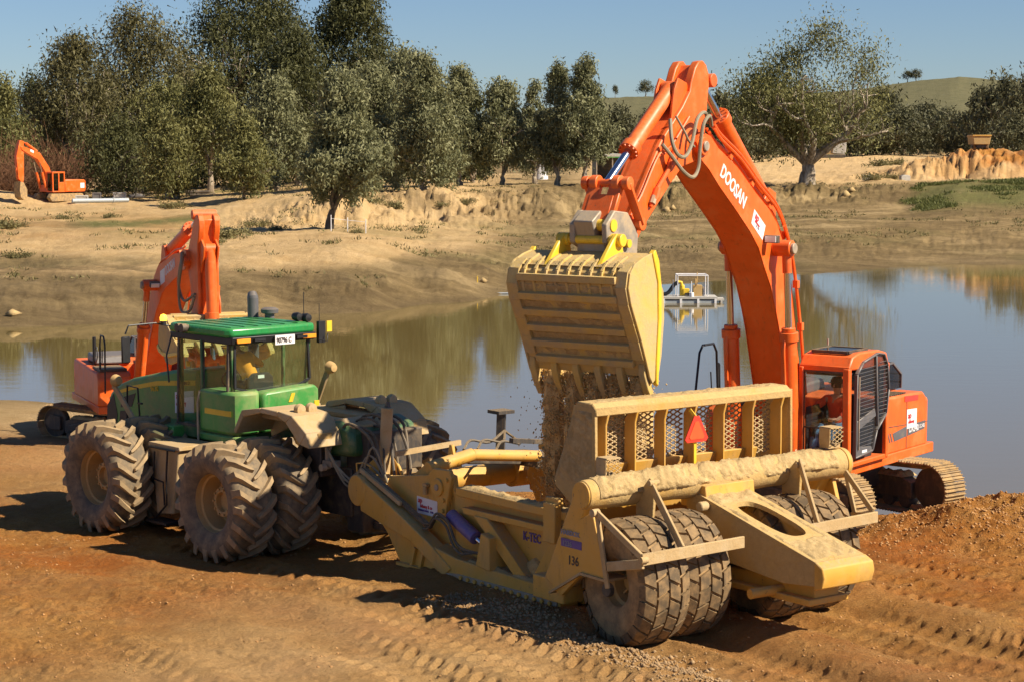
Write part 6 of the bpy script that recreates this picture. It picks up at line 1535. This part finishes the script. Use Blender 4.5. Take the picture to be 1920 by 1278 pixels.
tt('9630', 4.82, 2.36, .14, M['stripe'], hood, y=.508); tt('JOHN D', 3.80, 2.565, .09, M['dark_print'], hood, y=.509, bold=.002)
MB().b2((6.38, -.42, 1.3), (6.44, .42, 2.1)).build('front_grille', M['black'], hood)
# cab
roof = MB(); roof.prism([(-1.0, 1.55), (-.92, 1.45), (.92, 1.45), (1.0, 1.55), (1.0, 3.35), (.9, 3.5), (-.9, 3.5), (-1.0, 3.35)][::-1], 3.64, 3.80, 'z') if False else roof.prism([(1.50, -.92), (1.62, -1.0), (3.36, -1.0), (3.52, -.88), (3.52, .88), (3.36, 1.0), (1.62, 1.0), (1.50, .92)], 3.63, 3.80, 'z')
roof = roof.build('cab_roof', M['green_roof'], tr, .05)
for k in range(6):
    yv = -.75 + k * .30; MB().prism([(1.62, 3.801), (1.66, 3.815), (3.36, 3.815), (3.40, 3.801)], yv - .10, yv + .10).build('roof_panel', M['green_roof'], roof, .005)
MB().prism([(1.50, 3.50), (1.46, 3.64), (3.48, 3.64), (3.44, 3.52)], -.94, .94).build('roof_rim', M['black'], tr, .02)
for yv in (.70, -.78): MB().b2((1.44, yv - .15, 3.53), (1.47, yv + .15, 3.61)).build('indicator_lamp', M['amber'], tr, .008)
o = MB().b2((1.425, -.42, 3.46), (1.435, .02, 3.63)).build('number_plate', M['white'], tr)
text('90796 C', .135, M['dark_print'], o, (1.418, -.005, 3.495), (0, -1, 0), (0, 0, 1), bold=.001, sx=.72)
for yv in (.35, -.60): MB().b2((1.43, yv - .12, 3.55), (1.46, yv + .12, 3.60)).build('lamp_recess', M['black'], tr)
po = MB()
for (x0, y0), (x1, y1), w_ in (((1.64, .82), (1.60, .86), .07), ((1.64, -.82), (1.60, -.86), .07), ((2.46, .90), (2.46, .92), .06), ((3.28, .82), (3.22, .86), .07), ((3.28, -.82), (3.22, -.86), .07), ((2.46, -.90), (2.46, -.92), .06)):
    po.beam((x0, y0, 2.62 if x0 < 2 else 1.9), (x1, y1, 3.55), w_, w_, up=(1, 0, 0))
po.b2((1.55, -.86, 1.72), (3.3, .90, 1.95)); po.build('cab_frame', GD, tr, .01)
MB().prism([(.80, 3.53), (-.80, 3.53), (-.84, 2.78), (-.55, 2.68), (.50, 2.66), (.80, 2.74)], 1.565, 1.58, 'x').build('rear_window', M['glass_green'], tr)
fr = MB(); P_ = [(.82, 3.53), (-.82, 3.53), (-.86, 2.78), (-.55, 2.66), (.50, 2.64), (.82, 2.72)]
for a, b in zip(P_, P_[1:] + P_[:1]): fr.beam((1.57, a[0], a[1]), (1.57, b[0], b[1]), .04, .035, up=(1, 0, 0))
fr.build('window_seal', M['black'], tr)
MB().prism([(1.70, 2.68), (1.66, 3.52), (2.42, 3.52), (2.42, 2.68)], .875, .885).build('side_window', M['glass_green'], tr)
MB().prism([(2.52, 1.98), (2.50, 3.52), (3.20, 3.52), (3.26, 1.98)], .905, .915).build('door_window', M['glass_green'], tr)
fr = MB()
for P_ in ([(2.50, 1.94), (2.48, 3.54), (3.22, 3.54), (3.29, 1.94)], [(1.68, 2.64), (1.64, 3.54), (2.44, 3.54), (2.44, 2.64)]):
    for a, b in zip(P_, P_[1:] + P_[:1]): fr.beam((a[0], .905, a[1]), (b[0], .905, b[1]), .05, .035, up=(0, 1, 0))
fr.build('door', M['dark'], tr)
MB().prism([(1.70, 2.0), (1.66, 3.52), (3.20, 3.52), (3.26, 2.0)], -.90, -.89).build('side_window', M['glass_green'], tr)
MB().b2((3.26, -.8, 2.4), (3.275, .8, 3.52)).build('windscreen', M['glass_green'], tr)
MB().tube([(2.45, .98, 2.62), (2.47, 1.02, 2.4), (2.46, 1.02, 1.5), (2.34, 1.05, 1.42), (2.2, 1.05, 1.42)], .022, 8).build('grab_rail', M['steel'], tr)
# lower cab panels
lp = MB(); lp.prism([(1.32, .48), (1.34, .78), (1.44, .92), (1.62, .98), (2.50, .98), (2.52, .4), (1.7, .2)], 1.88, 2.66, 'z'); q = lp.build('tank_panel', GN, tr, .06)
ys_ = MB(); ys_.prism([(1.50, .965), (1.62, .985), (2.30, .985), (2.30, .96), (1.6, .95)], 2.22, 2.32, 'z'); ys_.build('yellow_stripe', M['stripe'], q)
MB().prism([(1.34, .50), (1.36, .78), (1.46, .92), (1.62, .97), (2.5, .97), (2.5, .4)], 1.72, 1.86, 'z').build('lower_sill', GN, tr, .03)
lp = MB(); lp.prism([(.40, 1.90), (.42, 2.56), (.34, 2.64), (-.76, 2.70), (-.86, 2.62), (-.86, 2.0), (-.7, 1.9)], 1.28, 1.62, 'x'); q = lp.build('rear_panel', GN, tr, .05)
MB().prism([(-.15, 2.42), (-.22, 2.58), (-.30, 2.58), (-.24, 2.42)], 1.268, 1.278, 'x').prism([(-.74, 2.30), (-.74, 2.40), (-.85, 2.40), (-.85, 2.30)], 1.268, 1.278, 'x').build('yellow_sticker', M['stripe'], q)
# fenders with lamps
for sg in (1, -1):
    a, b = sorted((sg * .55, sg * 1.34))
    fo = [(.84, 2.02), (.62, 2.34), (.1, 2.46), (-.40, 2.44), (-.62, 2.36), (-1.02, 2.02), (-1.28, 1.98), (-1.20, 2.24), (-.80, 2.50), (-.40, 2.54), (.1, 2.55), (.66, 2.46), (.90, 2.08)]
    f = MB(); n_ = len(fo)
    for i in range(5): f.prism([fo[i], fo[i + 1], fo[n_ - 2 - i], fo[n_ - 1 - i]], a, b)
    f.prism([fo[5], fo[6], fo[7]], a, b)
    f.prism([(.9, 2.08), (.62, 2.34), (.1, 2.44), (.1, 2.2), (.84, 1.9)], *sorted((sg * .52, sg * .56)))
    fe = f.build('fender', FD, tr, .02)
    for yv in (.78, 1.02): MB().lathe([(0, -.06), (.09, -.05), (.105, .02), (.09, .06), (0, .065)], c=(-.62, sg * yv, 2.56), axis='x', n=16).build('fender_lamp', FD, fe)
    MB().b2((-1.24, min(sg * .8, sg * 1.1), 2.05), (-1.16, max(sg * .8, sg * 1.1), 2.22)).build('lamp_box', M['rim_tan'], fe, .01)
    MB().b2((-.9, min(sg * .2, sg * .9), 2.28), (.9, max(sg * .2, sg * .9), 2.36)).build('platform', FD, tr, .01)
# rear tank and hydraulics
MB().prism([(-.45, 1.70), (-.45, 2.15), (-.70, 2.33), (-1.15, 2.39), (-1.5, 2.28), (-1.58, 1.8)], -.85, .62).build('rear_tank', GD, tr, .10)
MB().prism([(-.5, 2.2), (-.72, 2.35), (-1.15, 2.41), (-1.5, 2.30), (-1.4, 2.2)], -.60, .55).build('tank_dust_cover', FD, tr, .05)
MB().b2((-1.72, -.8, 1.5), (-1.3, .4, 2.2)).b2((-.9, .35, 1.4), (-.3, .8, 2.0)).build('valve_block', DK, tr, .02)
rs = np.random.default_rng(3)
for k in range(7):
    y0 = .50 - k * .13; z0 = 1.95 + .2 * rs.random(); sag = .35 * rs.random()
    P_ = [(-1.0, y0, z0 - .2), (-1.35, y0 + .1, z0 + .25 + .15 * rs.random()), (-1.9, y0 + .05, z0 + .15 + .1 * rs.random()), (-2.25, y0 + .3 * rs.random(), 1.7 - sag), (-2.5, .35 + .1 * rs.random(), 1.15 - sag * .5), (-2.75, .5, 1.0)]
    MB().tube(curve_pts(P_, 5), .022 + .008 * rs.random(), 7).build('hose', M['hose'], tr)
for k in range(4):
    P_ = [(-.9 - .08 * k, .75, 2.1 - .05 * k), (-1.2, .82, 1.85 - .1 * rs.random()), (-1.55 - .1 * k, .75 + .1 * rs.random(), 1.45 - .15 * rs.random()), (-1.9 - .1 * k, .7, 1.6 + .15 * k), (-2.4, .55, 1.45)]
    MB().tube(curve_pts(P_, 5), .018, 6).build('hose', M['hose_grey'], tr)
MB().cyl((-1.0, .72, 1.55), (-1.0, .72, 1.95), .05, 10).cyl((-1.1, .85, 1.6), (-1.1, .95, 1.6), .06, 10).b2((-1.2, .6, 1.6), (-.95, .8, 1.7)).build('coupling', M['steel'], tr)
# left side: tank, step frame, battery box, lamp arms, rail
MB().prism([(2.05, 1.70), (2.98, 1.64), (2.80, .38), (2.25, .45)], 1.05, 1.72).build('side_tank', FD, tr, .03)
MB().tube([(2.72, 1.80, 1.55), (2.78, 1.80, 1.05), (2.45, 1.80, 1.02), (2.42, 1.80, .60)], .02, 6).tube([(2.3, 1.80, 1.62), (2.35, 1.80, 1.15), (2.35, 1.80, .62), (2.7, 1.80, .35)], .02, 6).tube([(2.1, 1.78, 1.62), (2.95, 1.78, 1.62)], .02, 6).b2((2.15, 1.6, .28), (2.8, 1.95, .32)).build('step_frame', M['black'], tr)
MB().b2((2.0, .95, 1.62), (3.0, 1.75, 1.70)).build('step_deck', FD, tr, .01)
MB().b2((3.1, .55, 1.62), (4.05, 1.15, 1.92)).build('battery_box', GN, tr, .03)
MB().cyl((3.55, 1.28, 1.62), (3.55, 1.28, 1.86), .10, 14).build('filler_cap', DK, tr, .01)
for sg, p0, p1 in ((1, (3.78, 1.38, 1.72), (4.74, 1.38, 2.56)), (-1, (2.0, -1.3, 2.15), (1.60, -1.3, 2.86))):
    MB().beam(p0, p1, .05, .12).build('lamp_arm', FD, tr, .008)
    MB().prism([(p0[0] - .25, p0[2] - .2), (p0[0] + .18, p0[2] + .12), (p0[0] + .1, p0[2] + .22), (p0[0] - .22, p0[2] + .1)], *sorted((p0[1] + .03, p0[1] + .06))).build('arm_bracket', FD, tr)
    c = (p1[0] - .12, p1[1], p1[2] + .09); lm = MB().lathe([(0, -.1), (.07, -.09), (.105, -.02), (.12, .05), (.10, .055), (0, .05)][::-1], c=c, axis='x', n=18).build('side_lamp', M['rim_tan'], tr)
MB().tube([(4.35, 1.05, 1.75), (4.42, 1.05, 2.5), (4.78, 1.05, 2.52), (4.82, 1.05, 1.75)], .02, 6).b2((4.28, 1.03, 2.2), (4.42, 1.07, 2.23)).build('hand_rail', M['black'], tr)
# roof furniture
MB().cyl((3.22, -.78, 2.7), (3.22, -.78, 4.18), .105, 20).tube([(3.22, -.78, 4.10), (3.23, -.78, 4.20), (3.27, -.80, 4.27)], [.105, .105, .08], 20).build('exhaust_pipe', M['grey'], tr)
MB().lathe([(0, 3.78), (.09, 3.78), (.09, 3.88), (.16, 3.90), (.17, 3.97), (.12, 4.0), (0, 4.0)], c=(2.92, -.95, 0), axis='z', n=20).build('air_precleaner', M['grey'], tr)
MB().cyl((1.85, -.95, 3.80), (1.85, -.95, 4.35), .008, 5).cyl((1.85, -.95, 3.78), (1.85, -.95, 3.95), .02, 6).cyl((1.60, -1.12, 3.7), (1.60, -1.12, 4.15), .006, 5).build('antenna', M['black'], tr)
MB().lathe([(0, -.09), (.07, -.08), (.085, 0), (.07, .09), (0, .09)], c=(1.85, -.80, 3.9), axis='x', n=14).lathe([(0, -.09), (.07, -.08), (.085, 0), (.07, .09), (0, .09)], c=(1.75, -.93, 3.88), axis='x', n=14).build('roof_lamp', M['black'], tr)
MB().b2((1.52, -1.20, 3.42), (1.60, -1.05, 3.82)).tube([(1.5, -1.02, 3.5), (1.4, -1.15, 3.45), (1.45, -1.2, 3.6)], .012, 5).build('lamp_bracket', M['black'], tr, .01)
MB().b2((1.50, -1.34, 3.62), (1.52, -1.22, 3.82)).build('yellow_marker', M['bright_yellow'], tr)
for dx in (0, .14): MB().lathe([(0, -.09), (.06, -.085), (.085, 0), (.08, .07), (0, .075)], c=(2.95 - dx, 1.06, 3.74), axis='y', n=16).build('roof_lamp', M['dark'], tr)
MB().tube([(3.42, .9, 3.72), (3.48, 1.25, 3.80), (3.55, 1.78, 3.78), (3.57, 1.84, 3.62)], .016, 6).tube([(3.42, .92, 3.6), (3.42, 1.05, 3.2), (3.35, 1.05, 2.7)], .016, 6).build('mirror_arm', M['black'], tr)
MB().b2((3.55, 1.74, 3.10), (3.60, 1.92, 3.58)).build('mirror', M['black'], tr, .015)
b_ = MB().lathe([(0, 0), (.06, 0), (.065, .06), (.045, .11), (0, .125)], c=(3.40, 1.12, 3.84), axis='z', n=18).build('beacon_lamp', M['beacon'], tr)
MB().cyl((3.40, 1.12, 3.76), (3.40, 1.12, 3.84), .05, 14).build('beacon_base', M['black'], b_)
# seat and wheel in the cab
MB().b2((1.90, -.15, 1.95), (2.5, .45, 2.55)).prism([(-.14, 2.35), (-.12, 2.86), (-.02, 2.95), (.34, 2.95), (.44, 2.86), (.46, 2.35)], 1.68, 1.74, 'x').build('seat', M['seat'], tr, .04)
MB().b2((1.668, .10, 2.85), (1.679, .24, 2.91)).build('seat_label', M['white'], tr)
MB().b2((2.9, -.5, 1.95), (3.2, .5, 2.5)).tube([(2.95, 0, 2.45), (2.85, 0, 2.72)], .03, 8).build('dashboard', M['seat'], tr, .03)
MB().tube([(2.84 + .05 * math.cos(a_), .18 * math.cos(a_), 2.72 + .16 * math.sin(a_)) for a_ in np.linspace(0, 2 * math.pi, 18)], .014, 6, cap=False).build('steering_wheel', M['black'], tr)
a = R(TR); px, py, pz = 1.82 * TS, .20 * TS, 2.14 * TS
seat_person((TO[0] + px * math.cos(a) - py * math.sin(a), TO[1] + px * math.sin(a) + py * math.cos(a), TO[2] + pz), TR, 'tractor driver in orange shirt leaning forward, seen through the rear cab window', M['shirt'], M['cloth_dark'],
            lean=(.36, .08), cap=False, arms=[((.30, -.34, .84), (.40, -.45, .80), (.48, -.45, .80)), ((.36, .30, .80), (.48, .14, .84), (.52, .12, .88))], scale=1.12)

# ================================================================== far things
def onground(x, y): return gz(x, y)
# pump pontoon
px_ = 9.85; e = empty('pump_pontoon', (px_, 113, -1.5), 0, 'floating pump platform with pipe frame and white drum on the pond', 'pontoon')
MB().b2((-1.55, -.9, .22), (1.55, .9, .34)).build('deck', M['concrete'], e)
for k in range(4): MB().b2((-1.5 + k * .96, -.92, .0), (-1.38 + k * .96, .92, .24)).build('float_strut', M['white'], e)
MB().b2((-1.45, -.85, -.1), (1.45, .85, .16)).build('float', M['pipe'], e)
MB().b2((1.5, -.6, .12), (1.95, .3, .24)).b2((1.75, -.65, .0), (1.85, .3, .14)).build('end_float', M['concrete'], e)
f = MB()
for x_ in (-.65, 1.02):
    for y_ in (-.7, .7): f.cyl((x_, y_, .3), (x_, y_, 1.52), .03, 6)
for y_ in (-.7, .7): f.cyl((-.65, y_, 1.52), (1.02, y_, 1.52), .04, 6)
for x_ in (-.65, 1.02): f.cyl((x_, -.7, 1.52), (x_, .7, 1.52), .03, 6)
f.build('pipe_frame', M['white'], e)
MB().cyl((-.35, 0, .34), (-.35, 0, .95), .14, 12).tube([(-.35, 0, .9), (-.4, 0, 1.1), (-.6, 0, 1.12)], .09, 10).b2((-.3, -.2, .34), (.05, .2, .75)).build('pump', M['bright_yellow'], e, .02)
MB().b2((.25, -.25, .34), (.75, .25, .95)).cyl((.4, 0, .9), (.4, 0, 1.3), .05, 8).cyl((.5, .1, .9), (.5, .1, 1.65), .03, 8).build('engine', M['rim_tan'], e, .04)
MB().cyl((.8, 0, .6), (.9, 0, .6), .25, 14).b2((-.2, -.3, .34), (.2, .1, .52)).build('radiator', M['dark'], e)
MB().lathe([(0, 0), (.12, .0), (.13, .04), (.13, .24), (.12, .28), (0, .28)], c=(.12, -.75, .30), axis='z', n=14).build('drum', M['white'], e)
MB().cyl((-.9, -.6, .34), (-.9, -.6, 1.28), .025, 6).cyl((.12, -.6, .34), (.12, -.6, 1.2), .025, 6).cyl((.82, -.6, .34), (.82, -.6, 1.05), .025, 6).build('marker_post', M['white'], e)
MB().tube(curve_pts([(-.55, 0, 1.1), (-.8, 0, .95), (-1.15, 0, .5), (-1.7, 0, .35), (-2.2, 0, -.1)], 5), .11, 10).build('suction_hose', M['black'], e)
# floating boom near the pale bank
mb = MB(); mb.tube(curve_pts([(-2.9, 124, -1.35), (-2.4, 121.5, -1.45), (-1.5, 119.5, -1.46), (-.2, 119.2, -1.46), (1.2, 119.6, -1.46)], 6), .06, 6)
tag(mb.build('floating_pipe', M['pipe']), 'thin pale pipe floating off the tip of the sandy bank', 'pipe')
for uu, d, h_, lab in ((621, 142, 1.15, 'white stake nearest the leaning tree trunk'), (652, 142, 1.0, 'middle white stake on the pale bank'), (686, 142, 1.0, 'white stake farthest right on the pale bank')):
    x_ = at_u(uu, d); z_ = gz(x_, d); o = MB().cyl((x_, d, z_ - .3), (x_, d, z_ + h_), .035, 6).build('stake', M['white']); tag(o, lab, 'stake', 'white stakes on the pale bank')
x0, x1 = at_u(621, 142), at_u(686, 142); tag(MB().cyl((x0, 142, gz(x0, 142.) + .9), (x1, 142, gz(x1, 142.) + .8), .015, 5).build('marker_tape', M['white']), 'thin white tape strung between the stakes on the pale bank', 'tape')
for uu, d, lab in ((864, 121, 'yellow marker stake at the tip of the sandy bank'), (895, 121, 'yellow marker stake standing off the bank tip beside the floating pipe')):
    x_ = at_u(uu, d); tag(MB().cyl((x_, d, -1.9), (x_, d, -.55), .03, 6).build('stake', M['bright_yellow']), lab, 'stake', 'yellow stakes at the bank tip')
# concrete blocks and pipes on the left bank
for uu, d, w_, h_, dp, lab, mt in ((155, 203, 1.3, .75, 1.0, 'grey concrete culvert block right behind the small excavator tracks', 'concrete'), (183, 206, .9, .95, .9, 'dark box standing between two concrete blocks on the left bank', 'grey'), (226, 206, 1.35, .75, 1.0, 'grey concrete culvert block above the grey pipe', 'concrete'),
                                ((316), 210, .6, .65, .8, 'narrow concrete block, left one of the pair by the grass patch', 'concrete'), (332, 210, .75, .72, .8, 'pale concrete block, right one of the pair by the grass patch', 'concrete'), (46, 212, 1.0, .8, .9, 'grey concrete block behind the gravel heap', 'concrete')):
    x_ = at_u(uu, d); z_ = gz(x_, d); e = empty('concrete_block', (x_, d, z_ - .1), 12, lab, 'concrete block' if mt == 'concrete' else 'box')
    q = MB(); q.b2((-w_ / 2, -dp / 2, 0), (w_ / 2, dp / 2, .12)); q.b2((-w_ / 2, -dp / 2, h_ - .02), (w_ / 2, dp / 2, h_ + .1)); q.b2((-w_ / 2, -dp / 2, .1), (-w_ / 2 + .14, dp / 2, h_)); q.b2((w_ / 2 - .14, -dp / 2, .1), (w_ / 2, dp / 2, h_)); q.b2((-w_ / 2, dp / 2 - .12, .1), (w_ / 2, dp / 2, h_)); q.build('shell', M[mt], e, .02)
    MB().b2((-w_ / 2 + .1, -dp / 2 + .06, .1), (w_ / 2 - .1, -dp / 2 + .2, h_)).build('front_panel', M[mt], e)
x0, x1 = at_u(137, 196), at_u(242, 199); mb = MB(); z_ = max(gz(x0, 196.), gz(x1, 199.)) + .22
for a_, b_ in ((0, .72), (.72, 1.0)): mb.cyl((x0 + (x1 - x0) * a_, 196 + 3 * a_, z_), (x0 + (x1 - x0) * b_, 196 + 3 * b_, z_), .22, 16)
mb.cyl((x0 + (x1 - x0) * .715, 198.1, z_), (x0 + (x1 - x0) * .73, 198.2, z_), .25, 16)
tag(mb.build('drain_pipe', M['pipe']), 'long grey plastic pipe lying on the left bank above the grass', 'pipe')
x_ = at_u(255, 212); tag(MB().tube([(x_ - .6, 212, gz(x_, 212.) + .2), (x_ + .2, 212, gz(x_, 212.) + .35), (x_ + .9, 212.2, gz(x_, 212.) + .3)], [.3, .32, .2], 12).build('pipe_bundle', M['grey']), 'short dark wrapped pipe bundle beside the drain pipe', 'pipe')
x_ = at_u(365, 215); z_ = gz(x_, 215.); e = empty('log_pile', (x_ + 1.2, 212, z_), 8, 'pile of dark logs under the pale forked gum', 'logs')
for k in range(5): MB().cyl((-1.6, .2 * (k % 3), .18 + .28 * (k // 3)), (1.5 - .2 * k, .25 * (k % 3), .2 + .28 * (k // 3)), .17, 10).build('log', BARK['dark'], e)
# silo, shed
x_ = at_u(1013, 262); z_ = gz(x_, 262.); e = empty('water_tank', (x_, 262, z_), 0, 'tall white cylindrical tank half hidden by the slender gums', 'tank')
MB().lathe([(0, 0), (1.0, 0), (1.0, 8.05 - z_ - .3), (.55, 8.3 - z_), (0, 8.35 - z_)], n=28, axis='z').build('shell', M['white'], e, 0, 30); MB().lathe([(1.02, 2.0), (1.03, 2.05), (1.02, 2.1)], n=28, axis='z').build('band', M['grey'], e)
x_ = at_u(1150, 258); z_ = gz(x_, 258.); e = empty('open_shed', (x_, 258, z_), 4, 'low open shed with pale flat roof seen between gum and orange arm', 'shed')
MB().prism([(-2.6, 2.95), (3.6, 2.95), (3.6, 3.1), (0.2, 3.35), (-2.6, 3.1)], -2.5, 2.5).build('roof', M['concrete'], e, .02)
MB().b2((-2.6, -2.52, 2.82), (3.6, -2.46, 2.95)).build('gutter', M['green'], e)
for k in range(4): MB().b2((-2.5 + k * 2.0, -2.4, 0), (-2.36 + k * 2.0, -2.26, 2.95)).build('post', M['steel'], e)
MB().b2((-2.5, 2.2, 0), (3.5, 2.35, 2.95)).build('back_wall', M['dark'], e); MB().b2((-2.5, -2.2, 0), (-2.4, 2.3, 2.95)).build('side_wall', M['dark'], e)
# parked far scraper (pale bin) and dump truck
x_ = at_u(1558, 402); z_ = gz(x_, 402.); e = empty('parked_scraper', (x_, 402, z_), 0, 'cream and brown earthmoving machine parked far off beside the river gum', 'machine')
MB().prism([(-.2, .9), (2.3, .7), (2.5, 1.2), (2.6, 3.6), (.2, 3.5)], -1.3, 1.3).build('engine_housing', M['concrete'], e, .1)
MB().prism([(-2.6, .4), (.2, .4), (.4, 2.9), (-1.2, 2.6), (-2.4, 1.2)], -1.2, 1.2).build('bowl', M['rim_tan'], e, .05)
MB().b2((-2.5, -1.5, 0), (2.4, -1.2, .7)).b2((-2.5, 1.2, 0), (2.4, 1.5, .7)).build('track', M['dark'], e, .1)
for k in range(4): MB().b2((-2.2 + k * .6, -1.26, 1.0), (-2.05 + k * .6, -1.2, 2.4)).build('rib', M['dark'], e)
x_ = at_u(1833, 262); z_ = gz(x_, 262.); e = empty('dump_truck', (x_, 262, z_), 0, 'small yellow dump truck seen end on atop the reddish spoil mound', 'dump truck')
for sg in (-1, 1): MB().lathe([(.2, -.2), (.48, -.2), (.55, -.12), (.55, .12), (.48, .2), (.2, .2)], c=(sg * .8, -.2, .55), axis='x', n=20).build('tyre', M['rubber_scraper'], e)
MB().prism([(-1.0, .85), (1.0, .85), (1.15, 1.9), (-1.15, 1.9)], -1.2, 2.2).build('tipping_body', M['rim_tan'], e, .05); MB().prism([(-1.25, 1.9), (1.25, 1.9), (1.2, 2.08), (-1.2, 2.08)], -1.3, 2.0).build('body_rim', M['yellow'], e, .03)
MB().b2((-.6, -1.0, .45), (.6, 2.5, .9)).build('chassis', M['dark'], e)
for uu, d, w_, lab in ((1624, 240, .95, 'small white concrete block in the field left of the grass bank'), (1694, 238, 1.1, 'grey concrete block at the left end of the grass bank')):
    x_ = at_u(uu, d); z_ = gz(x_, d); e = empty('concrete_block', (x_, d, z_ - .05), 10, lab, 'concrete block'); MB().b2((-w_ / 2, -.4, 0), (w_ / 2, .4, .6)).build('block', M['concrete'], e, .03); MB().b2((-w_ * .3, -.35, .6), (w_ * .3, .35, .68)).build('cap', M['concrete'], e)

# ================================================================== loose stones and clods
rs = np.random.default_rng(31)
n_ = 3800
s_ = rs.uniform(-5.2, 4.2, n_); q = 2.78 + rs.normal(size=n_) * .30 + .1 * np.sin(s_ * 2)
keep = vn(s_ * 1.1, q * 1.5, 3) > .25; s_, q = s_[keep], q[keep]; q = q - (0.018 * np.clip(s_, -14, 30) ** 2 * 0.25 * (s_ < 0) + 0.12 * np.sin(s_ * 0.35))
P_ = np.stack([3.58 + s_ * SF[0] + q * SL[0], 29.82 + s_ * SF[1] + q * SL[1]], -1); z_ = height(P_[:, 0], P_[:, 1])
o = clods('gravel', np.column_stack([P_, z_ + .008]), rs.uniform(.010, .042, len(P_)) * rs.uniform(.5, 1.3, len(P_)), M['gravel'], rs, .8); tag(o, 'grey brown gravel heaped beside the near scraper wheels', 'gravel', None, 'stuff')
n_ = 17000
y_ = 18 + 26 * rs.random(n_) ** 1.2; x_ = rs.uniform(-1, 1, n_) * (.27 * y_ + .4)
keep = fbm(x_, y_, .5, 3, 91) > -.05; x_, y_ = x_[keep], y_[keep]; z_ = height(x_, y_)
o = clods('dirt_clods', np.column_stack([x_, y_, z_ + .002]), .006 + .030 * rs.random(len(x_)) ** 4, M['clod'], rs, .7); tag(o, 'small clods of earth scattered over the haul ground', 'clods', None, 'stuff')
n_ = 5200
x_ = 9.6 + rs.normal(size=n_) * 2.0; y_ = 36.4 + rs.normal(size=n_) * 1.1; z_ = height(x_, y_)
o = clods('mound_clods', np.column_stack([x_, y_, z_ + .004]), .008 + .034 * rs.random(n_) ** 3, M['clod'], rs, .8); tag(o, 'rough clods covering the spoil mound by the excavator track', 'clods', None, 'stuff')
# fallen branches and boulders at the foot of the far bank
for i, (uu, d, s0) in enumerate(((1250, 203, .7), (1262, 203, .5), (1585, 218, .9), (1597, 219, .6), (20, 99, .4), (905, 122, .35))):
    x_ = at_u(uu, d); z_ = gz(x_, d); c_ = clods('boulder', np.array([[x_, d, z_ + .1]]), np.array([s0]), M['crust'], rs, .7)
    tag(c_, ['brown boulder left of the arm on the far bank', 'smaller brown boulder beside the one on the far bank', 'boulder at the foot of the bank right of the boom', 'small boulder right of the boom', 'small stone at the left water edge', 'small stone near the floating pipe'][i], 'boulder')
